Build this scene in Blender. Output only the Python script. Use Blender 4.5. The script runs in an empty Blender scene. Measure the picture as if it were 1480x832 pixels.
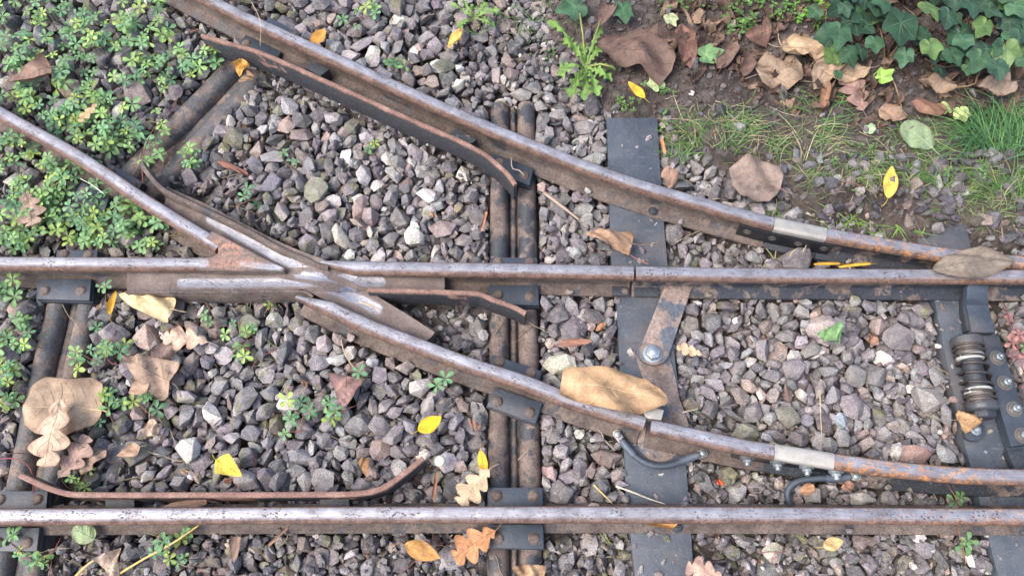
import bpy, bmesh, math, random
import numpy as np
from mathutils import Vector, Matrix, Euler

# ------------------------------------------------------------------ camera, world, sun, exposure
scene = bpy.context.scene
FPX, PITCH, CAMH = 1122.0, math.radians(21.9), 1.26      # focal length in photo pixels, tilt from straight down, height over rail top
cam_data = bpy.data.cameras.new("camera")
cam = bpy.data.objects.new("camera", cam_data)
scene.collection.objects.link(cam)
cam.location = (0, 0, CAMH)
cam.rotation_euler = (PITCH, 0, 0)
cam_data.sensor_width = 36.0
cam_data.lens = 36.0 * FPX / 1480.0
cam_data.clip_start = 0.02
cam_data.clip_end = 200.0
scene.camera = cam

world = bpy.data.worlds.new("World")
scene.world = world
world.use_nodes = True
wn = world.node_tree
SUN_EL, SUN_AZ = math.radians(56), math.radians(-112)      # azimuth from +Y towards +X
bg = wn.nodes["Background"]
sky = wn.nodes.new("ShaderNodeTexSky")
sky.sky_type = 'NISHITA'
sky.sun_disc = False
sky.sun_elevation = SUN_EL
sky.sun_rotation = SUN_AZ
sky.air_density = 1.0
sky.dust_density = 4.0
sky.ozone_density = 1.0
wn.links.new(sky.outputs[0], bg.inputs[0])
bg.inputs[1].default_value = 0.15
sun_data = bpy.data.lights.new("sun", 'SUN')
sun_data.energy = 1.2
sun_data.angle = math.radians(34)
sun_data.color = (1.0, 0.975, 0.95)
sun = bpy.data.objects.new("sun", sun_data)
scene.collection.objects.link(sun)
sd = Vector((math.sin(SUN_AZ) * math.cos(SUN_EL), math.cos(SUN_AZ) * math.cos(SUN_EL), math.sin(SUN_EL)))
sun.rotation_euler = sd.to_track_quat('Z', 'Y').to_euler()
sun.location = sd * 5
scene.view_settings.view_transform = 'Standard'
scene.view_settings.look = 'None'
scene.view_settings.gamma = 1
scene.view_settings.use_curve_mapping = False
scene.view_settings.exposure = 1.22

# ------------------------------------------------------------------ coordinates: survey of the site from the photo's pixels
def P(px, py, z=0.0):
    """point of the plane at height z seen at photo pixel (px, py)"""
    dx, dy = (px - 740.0) / FPX, -(py - 416.0) / FPX
    c, s = math.cos(PITCH), math.sin(PITCH)
    d = (dx, dy * c + s, dy * s - c)
    t = (z - CAMH) / d[2]
    return Vector((d[0] * t, d[1] * t, z))
def PX(p):
    """photo pixel of a world point"""
    c, s = math.cos(PITCH), math.sin(PITCH)
    x, y, z = p[0], p[1], p[2] - CAMH
    yc, zc = y * c + z * s, -y * s + z * c
    return (740 + FPX * x / -zc, 416 - FPX * yc / -zc)
def PL(pts, z=0.0):
    return [P(a, b, z) for a, b in pts]

ZB = -0.065      # underside of the rails, top of the sleepers
# centre lines of the rail heads, photo pixels on the rail-top plane
R1 = [(-260, 747), (0, 746), (400, 743.5), (740, 742.5), (1100, 743.5), (1480, 746), (1760, 748)]
R2L = [(-260, 377), (0, 379), (180, 380), (330, 380.5)]
R2M = [(462, 384.5), (560, 386), (760, 389), (916, 392.5)]
R2R = [(919.5, 392.5), (1080, 395.5), (1300, 397), (1480, 398), (1760, 399)]
R3A = [(60, -125), (200, -54), (305, 0), (360, 27), (460, 72.5), (560, 118.5), (660, 163.5), (760, 205.5), (840, 237), (922, 266), (1023, 295), (1080, 311), (1119, 321.5)]
R3I = [(1119.6, 321.7), (1157, 329.5), (1195, 337)]
R3B = [(1195.6, 337.1), (1282, 352), (1350, 363.5), (1410, 371), (1480, 378), (1760, 398)]
R4A = [(431, 420.5), (438, 424.5), (480, 446), (540, 473), (600, 496), (680, 526), (760, 552), (820, 576), (880, 595), (932, 611)]
R4B = [(941, 615.5), (1000, 628), (1080, 645.5), (1119.5, 651.5)]
R4I = [(1120, 651.6), (1163, 658.5), (1206, 665.5)]
R4B2 = [(1206.5, 665.6), (1300, 677.5), (1383, 685), (1440, 687.5), (1480, 688.5), (1760, 690)]
R5 = [(-240, 22), (-60, 127), (0, 163), (101, 219), (165, 260), (188, 276), (240, 309), (316, 355)]
# guard bars (top edge), 60 mm high flat bars
G1 = [(291, 50), (330, 62), (372, 74), (427, 97), (520, 139), (600, 175), (660, 201), (695, 219), (712, 231), (735, 252), (745, 266)]
G2 = [(531, 418), (600, 420), (660, 422), (694, 424.5), (712, 432), (745, 444), (760, 452)]
G3 = [(28, 686), (62, 702), (88, 711), (105, 714), (300, 714.5), (500, 713.5), (530, 711), (556, 703), (585, 683), (612, 661)]

# ------------------------------------------------------------------ stones: rounded polyhedra
def icosphere(level):
    bm = bmesh.new()
    bmesh.ops.create_icosphere(bm, subdivisions=level, radius=1.0)
    v = np.array([x.co[:] for x in bm.verts], dtype=np.float64)
    f = np.array([[q.index for q in x.verts] for x in bm.faces], dtype=np.int64)
    bm.free()
    return v, f
ICO = {l: icosphere(l) for l in (2, 3, 4)}
N_ROCK = 40
def rock_verts(idx, level):
    """unit-sized stone number idx: support of a few random planes, softened, a little noise"""
    rs = np.random.RandomState(1000 + idx)
    d, f = ICO[level]
    n = rs.normal(size=(rs.randint(9, 15), 3))
    n /= np.linalg.norm(n, axis=1)[:, None]
    n = np.vstack([n, -n[:4] + rs.normal(size=(4, 3)) * 0.25, [[0, 0, 1], [0, 0, -1]]])
    n /= np.linalg.norm(n, axis=1)[:, None]
    h = rs.uniform(0.72, 1.0, size=len(n))
    dn = d @ n.T
    r = np.where(dn > 0.05, h[None, :] / np.maximum(dn, 0.05), 9.0)
    k = 22.0
    r = -np.log(np.exp(-k * np.minimum(r, 3)).sum(axis=1)) / k
    r = np.minimum(r, 1.35)
    for _ in range(4):
        w = rs.normal(size=3) * 3.2
        r = r + 0.018 * np.sin(d @ w + rs.uniform(0, 6.28))
    for _ in range(5):
        w = rs.normal(size=3) * 9
        r = r + 0.007 * np.sin(d @ w + rs.uniform(0, 6.28))
    asp = np.array([1.0, rs.uniform(0.66, 0.95), rs.uniform(0.42, 0.78)])
    v = d * r[:, None] * asp[None, :]
    v -= (v.max(axis=0) + v.min(axis=0)) / 2
    return v / (v[:, 0].max() - v[:, 0].min())          # longest axis = 1
def shard(idx, fine=True):
    """crushed stone: sharp-edged hull of a few far-apart points of the same outline, edges slightly worn"""
    v = rock_verts(idx, 3); rs = np.random.RandomState(5000 + idx); pick = [rs.randint(len(v))]
    d = np.linalg.norm(v - v[pick[0]], axis=1)
    for _ in range(rs.randint(9, 14)):
        k = int(np.argmax(d * rs.uniform(.45, 1.0, len(v)))); pick.append(k); d = np.minimum(d, np.linalg.norm(v - v[k], axis=1))
    bm = bmesh.new()
    for p in v[pick] * 1.10: bm.verts.new(p)
    bmesh.ops.convex_hull(bm, input=bm.verts)
    bmesh.ops.delete(bm, geom=[q for q in bm.verts if not q.link_faces], context='VERTS')
    bmesh.ops.dissolve_limit(bm, angle_limit=.20, verts=bm.verts, edges=bm.edges)
    bmesh.ops.bevel(bm, geom=bm.edges[:], offset=.021, segments=1, affect='EDGES', clamp_overlap=True)
    bmesh.ops.triangulate(bm, faces=bm.faces)
    if fine:
        es = [e for e in bm.edges if e.calc_length() > .16]
        bmesh.ops.subdivide_edges(bm, edges=es, cuts=1); bmesh.ops.triangulate(bm, faces=bm.faces)
    bm.verts.index_update()
    w = np.array([q.co[:] for q in bm.verts]); f = np.array([[q.index for q in x.verts] for x in bm.faces], dtype=np.int64); bm.free()
    if fine:
        for fr, am in ((8, .012), (21, .009)):
            for _ in range(3): a = rs.normal(size=3); a *= fr / np.linalg.norm(a); w = w * (1 + am * np.sin(w @ a + rs.uniform(0, 6))[:, None])
    return w, f
# resting place of the ballast stones: x mm + 1600, y mm + 400, depth mm, longest axis mm, and the turn (quaternion x y z, 31 = 0)
STONES_PER_SHAPE = [71, 52, 64, 103, 97, 66, 28, 68, 41, 59, 75, 84, 89, 90, 119, 111, 127, 74, 67, 58, 88, 89, 82, 93, 79, 79, 94, 58, 58, 78, 112, 76, 67, 99, 88, 86, 105, 94, 72, 110]
STONES = [
1730,750,56,52,31,38,16,2521,864,84,52,47,25,56,1261,1277,80,46,46,4,33,2016,699,63,46,4,16,27,1229,716,78,45,28,39,46,503,1186,59,45,47,6,35,1138,1213,90,43,34,61,39,1255,1125,87,41,3,21,22,1523,1554,81,39,42,22,19,2530,368,83,39,30,0,30,1004,790,58,39,31,32,10,1038,656,83,38,21,31,13,
1473,623,77,38,42,26,2,649,1126,86,37,49,52,30,2234,802,67,37,39,15,6,2102,1102,78,37,2,33,24,1258,1433,80,36,22,27,19,2221,1054,96,36,3,17,32,1397,762,64,35,3,31,43,799,1257,69,35,18,18,27,704,1132,79,35,37,21,58,1054,1131,68,34,20,46,55,1703,402,87,34,38,38,6,1467,1576,58,34,37,29,61,
2039,708,71,34,35,16,40,1395,1449,65,34,28,17,56,1714,1239,82,34,32,26,20,1753,1518,96,33,29,33,62,2675,802,69,33,14,7,21,1019,860,77,33,33,36,16,1329,352,93,32,2,36,38,1688,804,74,32,32,21,60,1759,809,77,32,38,28,61,2107,365,74,32,30,0,27,1293,1199,78,31,15,38,49,758,1136,68,31,28,30,32,
2069,575,77,30,6,18,33,953,724,71,30,39,22,53,1054,1449,70,29,40,26,26,942,573,80,29,31,59,20,1970,1246,88,28,29,47,12,1166,1147,64,27,31,37,4,1945,493,96,27,33,17,58,1663,636,63,27,4,18,40,1153,750,71,26,22,30,28,622,1037,73,26,21,52,40,1680,1218,98,26,6,14,33,1698,669,74,26,21,34,7,
1301,650,77,26,39,44,34,929,571,95,26,29,1,29,1265,1587,67,25,37,21,28,1393,1284,99,25,37,61,29,642,1186,69,25,36,26,5,1694,1542,84,25,38,57,36,1351,1263,70,24,28,37,50,1106,982,99,24,25,32,16,1049,569,99,23,27,40,2,1659,754,70,22,4,32,20,643,1526,61,22,27,1,29,989,1142,97,22,34,43,46,
1177,667,71,21,40,18,14,1526,554,72,21,49,25,38,1210,1381,91,20,26,29,4,1314,492,77,20,38,23,12,1547,882,76,20,28,3,43,1284,979,86,17,18,7,23,1229,1442,56,16,33,30,61,2123,497,80,15,10,29,29,2146,504,53,14,31,26,61,2026,1070,53,14,30,33,28,971,495,80,13,41,31,13,792,1398,75,52,2,37,38,
966,1474,83,52,11,54,38,2174,728,78,50,16,22,43,1975,854,87,50,8,50,38,1928,983,76,49,19,51,15,916,333,92,44,16,6,34,1627,1439,93,44,40,51,52,1772,1018,73,44,58,21,41,1716,1517,97,42,31,32,0,1983,696,66,40,7,36,23,1955,880,93,39,16,7,35,1381,1134,85,39,28,61,27,2328,679,96,39,23,20,58,
1249,1239,74,39,52,28,38,754,1324,93,37,48,28,14,1975,481,97,36,23,38,15,1020,707,79,36,26,58,29,2293,664,77,35,38,30,25,1112,1070,91,35,23,46,24,1104,829,62,35,38,5,17,1061,1366,75,34,23,55,48,824,1599,65,33,62,31,27,1162,485,97,32,23,35,5,1782,1205,99,32,9,10,36,1395,1185,75,31,35,40,6,
990,983,76,31,7,41,45,1542,978,86,30,37,32,19,790,1374,74,30,3,19,32,1333,1388,98,30,20,35,20,807,1242,63,29,24,38,30,1329,1394,85,29,55,14,39,1121,1076,68,29,45,8,46,1770,1441,100,28,22,1,33,1332,760,77,28,14,10,30,1483,1025,74,27,53,12,38,2050,1219,100,27,26,62,29,1240,575,89,27,47,55,38,
2328,442,80,26,42,22,7,1650,1473,86,26,13,17,35,1148,566,56,25,49,22,38,1852,1331,100,25,26,35,18,1783,712,88,24,27,47,22,1168,1206,73,24,3,44,28,1517,1468,82,24,35,52,20,1662,1516,92,23,32,51,7,686,1442,65,22,21,21,40,864,1345,75,22,18,51,18,1335,453,82,22,6,21,39,901,1624,97,21,41,46,6,
2128,492,87,20,27,36,57,1766,498,87,18,38,55,24,2002,466,91,14,60,38,40,1194,807,62,52,15,54,22,989,893,71,52,28,58,24,2093,1146,93,51,21,60,30,626,1194,79,49,29,32,0,2646,766,66,49,3,28,35,1170,1245,87,48,14,33,10,542,749,73,46,28,1,38,1765,1095,89,45,21,33,19,796,376,94,44,31,33,1,
1662,1303,75,43,34,27,7,1082,431,93,43,16,9,40,1314,1236,75,41,44,50,11,1418,1089,83,41,49,29,46,1094,703,84,41,15,14,52,1205,1280,75,41,12,51,27,866,699,70,40,59,34,43,1099,847,72,40,17,9,43,2303,638,76,40,2,35,32,1334,487,88,40,54,46,24,1005,991,93,39,27,9,48,1980,751,92,38,11,24,24,
1128,1421,89,37,2,33,32,1413,780,57,36,27,2,22,760,1091,65,36,44,45,35,2019,493,78,36,31,4,18,1032,1164,97,35,2,34,36,736,1242,69,35,38,51,11,2187,1136,94,35,20,23,3,1075,826,66,35,24,40,40,1484,1009,96,35,32,31,31,1335,471,93,34,32,16,17,2137,740,67,34,13,21,46,2204,392,89,34,4,32,32,
2107,702,74,34,24,32,2,877,868,97,34,30,29,62,850,1388,71,33,48,32,48,2255,727,84,32,22,9,51,580,1572,73,32,34,11,12,1657,1336,75,32,3,42,28,1064,915,88,31,46,24,29,1071,1454,76,31,19,58,36,1659,1027,93,31,38,10,25,1783,1170,85,30,10,28,9,1520,980,98,30,11,51,19,1704,558,82,29,23,13,54,
1432,1059,69,29,11,46,24,2322,490,91,29,9,40,27,2042,851,74,27,42,41,55,1284,1103,72,26,45,10,25,1244,1023,63,26,7,19,21,2236,1080,100,26,8,50,24,1659,557,94,26,33,54,23,724,922,99,26,19,58,25,1299,1334,96,25,31,3,38,1016,493,97,25,43,45,7,1763,465,100,24,24,61,26,2256,620,97,24,37,21,58,
1900,801,100,23,18,59,25,1234,1003,69,23,50,9,41,1338,471,81,20,24,58,18,1671,450,78,20,57,46,23,1272,739,63,18,22,43,50,1084,984,101,17,2,34,28,1501,1410,65,17,32,59,19,2640,1068,85,52,31,39,56,2662,836,86,52,59,43,34,572,688,91,52,19,57,19,1045,1257,71,51,13,51,38,2143,1084,83,49,45,15,53,
725,582,84,45,23,4,20,1053,634,55,45,36,27,53,322,1520,60,45,32,23,27,1683,565,66,44,31,61,27,2040,1113,87,44,32,18,26,2256,427,80,44,29,31,21,1420,318,85,44,43,59,26,2310,427,92,44,32,32,15,1467,736,82,44,27,6,17,1731,982,84,44,13,8,34,2330,871,71,42,38,32,57,1497,461,78,42,2,19,35,
1370,678,63,42,54,12,27,558,1419,80,42,35,33,0,1240,1302,72,41,42,3,37,1240,623,76,41,51,35,15,850,371,70,41,25,31,43,634,1101,71,39,5,46,38,1495,1555,70,38,20,60,30,2093,841,70,38,33,56,14,2294,376,93,38,29,27,19,1649,1384,75,38,24,22,4,2322,751,80,37,23,28,61,1500,742,61,37,23,41,50,
941,904,65,36,15,20,10,940,997,83,36,21,37,22,753,1436,96,35,53,53,28,1755,729,80,35,43,3,38,2273,480,79,35,2,32,28,1107,1514,71,35,22,15,8,1537,346,95,34,21,58,25,1534,1307,74,34,20,3,23,1358,1408,76,34,26,4,44,695,893,72,34,10,10,41,2001,369,76,33,44,11,48,2507,792,68,33,18,40,57,
2107,865,76,32,18,52,46,2161,654,53,32,45,33,48,1976,340,94,32,5,36,35,987,627,81,31,33,31,50,1714,1466,97,31,1,33,37,1209,1532,84,31,20,54,39,979,853,74,31,40,13,54,1679,1065,96,31,30,31,62,1109,1143,77,31,5,32,39,2231,557,81,30,62,34,29,2174,1179,98,30,62,33,27,1731,1335,78,30,16,22,41,
888,667,68,30,11,13,34,2327,781,74,30,23,1,33,878,607,78,30,39,58,32,1031,628,76,30,14,29,47,1090,1085,91,30,6,19,21,1756,1264,98,29,61,35,27,545,1431,69,29,60,29,39,1055,1156,81,29,35,62,29,1525,491,77,29,36,23,2,1500,1508,90,28,38,27,12,2294,870,82,28,26,58,23,1027,1231,72,28,38,20,57,
1965,882,77,28,43,31,37,2335,1056,89,28,58,17,27,973,449,83,28,21,60,34,2052,996,72,28,1,24,36,2309,553,96,27,56,26,28,742,707,84,27,36,48,30,1425,1342,98,26,1,28,37,2082,969,97,26,26,31,0,1903,596,93,26,24,19,35,2356,873,77,26,23,10,39,1475,591,70,26,54,50,33,855,1559,64,25,4,42,35,
852,1259,97,24,30,31,1,1432,1113,74,24,14,55,34,601,1356,77,24,6,37,17,1263,695,71,24,19,6,29,2305,1034,97,24,56,36,34,850,858,57,23,11,9,39,1456,830,91,23,12,46,31,744,1080,75,23,30,11,33,1406,1095,69,23,34,59,29,924,814,65,22,26,36,53,837,1015,81,22,29,1,26,1683,1499,88,22,2,23,24,
1447,573,98,22,30,31,12,1467,869,100,22,50,55,29,1233,818,59,22,33,46,30,1297,998,62,22,6,49,33,1032,567,87,21,20,13,12,1741,1425,98,20,9,14,45,1060,462,85,20,11,22,20,1368,571,73,20,12,12,25,1735,1352,76,18,37,35,32,1414,470,81,17,16,7,30,2235,439,88,17,44,19,51,1081,493,86,16,16,57,37,
1254,986,84,16,50,33,51,1666,466,87,15,56,15,29,1758,625,71,52,46,29,17,467,1212,75,52,46,25,42,944,1620,80,51,2,35,40,2336,710,93,49,27,24,4,1340,1187,85,47,49,11,18,2191,1086,87,46,38,43,43,1995,828,79,46,42,37,6,1987,401,87,44,11,30,14,1015,911,67,43,22,44,44,557,1384,91,42,60,21,34,
1017,1209,81,42,29,62,35,718,1274,72,42,36,21,58,957,1506,75,42,39,56,29,675,1425,61,41,42,21,51,1123,1255,73,41,48,44,21,850,1267,80,41,40,29,53,914,1360,60,41,34,20,50,2337,628,66,41,31,61,24,1031,1782,68,41,44,31,56,516,1515,73,40,40,33,59,1533,1080,66,40,33,34,24,1698,663,92,40,30,37,54,
1145,1282,63,39,41,58,26,767,1356,65,39,40,3,38,697,1062,63,38,61,36,38,1203,473,87,38,47,30,5,1453,1502,90,38,24,16,26,2226,1041,83,36,43,29,54,588,1413,72,36,51,31,39,2270,668,96,36,35,28,6,933,730,78,36,25,61,30,662,991,78,35,58,29,35,1680,560,89,35,57,33,19,1409,1419,69,35,26,61,26,
1576,1392,92,35,13,25,16,2646,1038,96,35,32,37,60,1338,1113,69,35,35,14,48,720,987,89,34,24,50,47,1393,1155,84,34,42,21,33,675,903,55,34,22,4,40,1337,1022,68,33,31,20,44,925,424,82,33,28,24,20,1039,886,69,33,15,16,44,1553,1608,97,33,34,27,35,1200,838,74,33,41,5,23,944,1459,63,32,44,45,36,
2103,800,69,32,27,29,10,1125,658,63,32,47,6,40,2299,1048,82,31,58,17,34,1287,801,68,31,39,61,27,1951,835,68,31,3,28,20,1352,1214,77,31,23,30,8,1964,1259,97,31,36,32,32,2168,490,69,30,56,44,23,1457,1145,70,30,50,51,40,1333,712,98,30,26,24,3,916,462,89,29,29,33,29,1446,874,98,29,36,24,31,
709,872,70,29,61,36,27,1673,999,81,28,57,43,26,1262,1544,57,28,61,29,31,941,1533,74,27,40,47,6,1175,1393,92,27,54,35,14,684,861,68,27,49,52,26,912,1524,77,26,5,17,40,1546,604,97,26,5,46,29,1514,608,64,26,12,48,39,1998,1024,86,26,15,23,8,1085,897,92,25,15,32,24,1725,1122,66,25,33,34,14,
1784,480,99,25,27,27,2,2201,565,81,25,22,58,20,947,988,67,25,6,14,32,1775,1039,88,24,44,27,57,750,1231,65,24,41,17,36,736,1067,68,23,1,36,31,1300,1421,71,23,7,47,20,1065,568,89,22,33,45,57,2202,882,67,22,50,30,28,1988,865,98,22,2,38,35,990,1155,86,22,47,8,18,1624,1617,86,21,21,40,53,
1553,1374,73,21,20,34,35,1311,1326,94,21,37,52,24,1739,1407,100,21,35,24,28,1169,469,95,21,32,2,19,665,1116,82,21,2,29,21,1246,993,69,20,47,30,37,1222,473,78,20,27,25,57,845,914,82,19,24,50,16,2247,963,99,19,38,61,35,1745,481,84,18,56,44,30,1671,914,60,17,55,30,22,733,998,82,16,46,37,55,
1897,1005,101,15,24,26,1,1091,724,86,15,33,58,17,740,612,101,14,41,32,51,1760,1211,75,52,30,29,62,1136,901,87,52,23,42,8,924,700,77,52,34,12,7,1911,724,95,51,35,32,3,1530,676,71,48,18,34,17,1324,744,64,47,16,46,16,1350,996,69,46,53,52,35,2089,780,81,44,32,33,35,1454,713,69,44,33,22,43,
1031,1575,73,42,16,41,34,1269,1602,71,41,11,38,25,2172,883,53,40,34,36,27,2156,775,62,39,22,35,59,1957,753,72,39,29,19,58,997,448,85,39,24,26,39,1184,1120,72,39,21,34,31,1670,1234,76,39,28,28,18,1110,675,71,39,28,28,33,1341,752,74,39,31,48,9,1209,703,80,38,33,48,51,691,1462,78,37,17,27,10,
1410,1136,75,37,46,24,5,622,1318,71,36,22,6,47,1233,596,80,35,21,36,5,1224,821,69,35,15,6,34,1316,1434,61,34,35,26,2,1028,1186,94,34,46,46,31,1571,1585,86,34,40,26,55,976,758,79,33,53,42,41,878,917,90,31,40,28,4,2216,492,86,31,38,57,21,2131,854,80,31,19,33,4,2094,468,82,31,6,43,26,
2222,650,76,31,25,37,59,1283,444,88,30,31,36,61,1080,1381,92,30,25,5,36,707,790,82,29,10,36,17,1401,1354,97,29,61,27,32,1114,457,82,29,33,32,22,1436,1044,79,29,24,32,14,1264,664,74,29,15,42,7,1672,1614,92,26,27,38,1,1191,1523,73,26,33,19,8,1342,497,77,26,39,54,13,2234,1103,101,26,32,32,5,
1450,1354,80,25,59,20,35,2269,771,77,25,39,24,21,536,1507,72,25,46,7,22,1592,1358,90,25,37,34,16,586,1603,75,25,4,19,36,1711,473,94,25,26,50,23,1708,971,83,25,40,34,59,1197,1462,97,24,16,17,28,665,1293,73,23,17,45,55,1715,1108,82,23,29,29,9,750,1159,78,23,21,27,57,1449,552,86,23,36,47,6,
1511,809,101,23,29,32,56,869,468,94,22,36,35,24,1352,1103,77,22,25,33,59,846,1228,72,21,40,12,14,629,1296,77,20,14,7,24,1935,964,101,19,1,39,30,2069,1065,72,19,4,28,26,947,462,91,18,33,61,26,1372,917,102,15,31,34,14,949,599,88,52,42,53,46,1133,802,91,52,34,36,9,1951,1274,98,48,48,7,23,
848,996,98,46,60,42,32,850,1337,84,45,51,48,25,1707,1400,91,44,49,26,37,1187,885,81,44,45,53,42,1924,692,74,38,37,47,56,1217,457,86,37,51,27,49,1728,635,81,36,54,26,18,1945,777,79,36,40,40,26,1692,827,75,32,62,31,32,2546,1015,95,32,50,13,23,2161,572,81,31,34,15,5,600,1314,81,30,60,26,41,
950,1027,59,30,41,36,7,1434,440,87,29,5,18,39,1516,1288,99,28,33,52,53,900,709,89,27,32,51,54,2277,733,78,27,50,34,35,1929,561,96,27,33,50,51,2007,884,75,27,55,47,28,919,870,90,26,35,27,60,2047,557,98,25,21,18,42,1754,643,73,25,41,31,28,1491,698,71,23,32,25,30,2485,988,102,20,62,28,30,
1233,504,55,12,29,30,52,616,808,71,52,34,27,6,1918,1272,97,46,3,43,33,2307,1063,97,45,32,62,30,1926,454,90,44,16,53,42,594,895,70,44,15,57,30,1676,455,97,44,28,62,30,930,382,87,44,35,15,42,1250,376,83,42,6,14,27,1110,1607,60,40,42,22,54,1267,1087,77,40,16,55,27,1308,710,93,40,42,57,35,
707,1398,82,40,32,58,43,2387,341,87,39,45,17,21,2350,767,70,39,50,55,25,1461,1422,55,39,20,60,34,1542,1008,81,38,46,52,32,1759,653,90,38,27,46,53,654,862,80,37,49,35,28,1320,1405,72,37,18,57,39,2096,573,80,36,27,1,27,2258,800,70,35,28,27,58,912,572,76,34,47,46,22,1513,1349,88,33,36,38,54,
2035,565,84,32,56,29,13,2520,345,85,31,3,36,37,1665,887,80,31,6,19,40,1017,887,69,30,30,29,51,957,792,64,30,59,41,22,1237,325,85,30,33,24,31,1236,603,66,29,30,34,60,1411,1220,70,29,37,26,48,785,1025,100,28,39,61,29,1541,1069,86,28,28,47,50,1671,762,69,28,26,59,35,1707,731,52,27,1,22,30,
1517,872,100,27,32,28,14,1203,568,78,27,5,28,29,1007,1166,95,26,25,19,36,2151,966,98,26,60,39,26,1778,983,86,26,36,40,42,1239,492,83,26,53,13,38,2207,966,97,26,8,12,30,1677,1518,83,26,7,12,36,1589,1580,85,25,33,56,35,1381,1368,69,25,36,29,31,2506,1066,100,25,0,31,35,700,1254,79,25,30,56,40,
1696,483,92,25,4,16,36,1396,1232,76,24,42,20,36,2122,719,68,24,45,30,53,1285,695,71,24,4,46,35,1780,768,91,24,13,39,51,810,1555,69,24,35,33,32,1778,1052,79,23,52,51,26,1353,1091,78,23,58,44,28,616,1306,80,22,40,60,35,929,441,89,22,14,10,30,2472,1055,101,21,2,41,33,2366,676,77,21,28,6,34,
1894,478,97,21,48,17,13,898,1320,72,20,2,41,33,1328,633,70,19,16,52,33,607,1323,64,18,36,38,49,2135,475,89,18,33,3,28,1127,487,87,17,5,36,46,1915,486,95,17,56,28,43,2209,483,76,17,24,60,36,733,885,84,17,52,19,14,1158,1092,69,52,10,9,37,1939,1121,93,52,1,28,38,593,1128,83,52,38,33,26,
1012,624,86,49,60,33,19,726,677,87,48,45,58,33,1946,738,73,48,42,53,49,1249,1485,83,43,19,58,32,888,470,94,40,51,16,35,720,637,67,40,3,34,34,1494,1079,83,39,28,37,11,2040,466,98,37,27,29,52,757,1477,80,35,51,23,41,1827,1319,97,34,27,61,28,1505,641,77,34,16,15,19,2219,1078,97,33,26,61,29,
780,1039,90,31,59,31,24,1917,812,71,31,50,39,8,1098,443,85,30,19,6,18,733,1151,83,30,31,22,56,2049,778,82,30,8,35,43,1208,1111,74,29,21,35,53,1518,1395,84,29,59,43,35,1959,768,74,29,60,25,39,611,1540,63,29,55,51,27,1060,477,88,28,46,54,35,1899,968,74,28,38,39,7,2008,1088,98,28,35,21,23,
848,879,52,28,58,43,38,1234,795,72,28,48,19,18,1996,481,83,27,41,36,47,1676,1143,89,26,54,50,29,1102,1510,100,25,31,30,0,2502,856,94,25,39,12,32,752,1046,74,25,52,10,27,1544,1544,81,24,55,14,29,1273,567,76,24,40,55,20,824,1210,101,24,61,36,31,1632,1508,73,23,47,32,16,1736,1184,100,22,36,22,25,
700,990,80,21,8,31,31,2013,596,85,19,14,25,56,1180,1080,89,52,22,24,15,1480,680,82,52,10,36,51,1751,883,73,51,30,35,29,2164,1106,94,50,7,47,31,1069,1175,80,47,53,21,50,2615,641,70,46,35,0,28,714,1168,64,45,23,59,22,1491,981,79,44,9,23,52,1711,896,68,44,10,9,27,730,377,85,44,2,19,32,
873,427,94,43,13,11,43,1644,1545,81,42,26,27,61,1105,735,77,42,5,26,24,733,749,97,42,41,60,35,2222,422,85,41,32,25,54,1419,1188,82,40,9,11,38,1115,1091,75,39,41,25,53,1407,1176,91,38,13,34,7,945,918,90,37,12,43,43,640,1355,66,37,28,44,57,1098,1529,79,36,11,16,30,2011,477,92,36,45,16,53,
1482,1123,78,36,3,23,41,1227,1238,75,36,16,54,24,1006,481,97,35,3,34,31,1507,730,85,34,17,22,24,784,1496,72,33,51,41,50,630,1139,76,33,50,54,25,1961,903,77,32,4,29,37,690,1300,78,32,24,31,30,1778,1075,75,31,35,31,49,728,717,81,30,51,42,17,964,817,63,30,51,45,48,1785,1290,98,30,16,50,23,
1911,1015,100,30,3,44,34,2207,466,78,29,2,38,30,582,1190,78,29,40,36,4,742,1060,80,28,21,60,30,1942,1023,82,27,34,10,53,1472,1489,81,27,20,22,55,1518,854,90,26,54,48,33,2051,792,83,26,59,29,20,1053,709,73,26,29,46,4,1494,1114,82,26,29,42,59,1279,485,83,25,40,19,54,1482,972,95,25,13,43,42,
1246,1528,71,24,17,41,38,1707,497,95,24,44,48,14,1175,1092,80,24,40,59,31,1344,1491,62,23,53,28,15,1735,663,79,23,12,46,28,1791,493,90,22,20,11,43,920,445,82,21,28,58,26,1427,552,89,21,37,50,8,895,607,86,21,4,20,34,2559,982,101,20,27,31,27,967,1022,58,19,21,31,23,2257,570,53,15,27,1,34,
1015,543,55,11,52,8,27,749,1448,58,52,29,34,54,527,1055,68,49,35,40,2,1129,1210,63,48,60,38,29,2351,698,70,46,26,46,21,1443,1382,91,45,16,39,22,1529,1514,81,44,27,31,27,1539,376,85,44,27,34,60,979,1595,91,42,21,37,2,1744,1073,77,41,41,38,8,2299,462,79,40,52,13,25,2203,1162,97,40,9,9,31,
1825,1355,94,40,33,37,31,794,1568,63,39,43,5,20,2299,759,92,39,27,43,15,2126,1102,88,39,9,15,20,717,892,66,38,4,21,41,1334,1454,76,37,33,42,45,2001,1112,92,37,40,58,42,554,1464,80,37,27,24,24,1493,643,91,37,38,3,27,1047,453,94,36,14,7,35,702,677,76,35,28,47,57,888,1496,62,34,1,33,25,
2060,448,90,34,46,24,57,673,1010,94,34,9,36,19,1193,1536,65,33,23,24,3,1539,1379,90,33,18,53,23,994,409,81,33,25,32,49,698,1578,61,32,26,3,36,1971,836,71,32,9,34,11,628,1067,66,32,42,14,54,1214,876,94,32,46,41,45,1081,1092,69,32,18,39,17,1417,655,71,32,6,47,28,1106,594,65,31,25,24,50,
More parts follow.
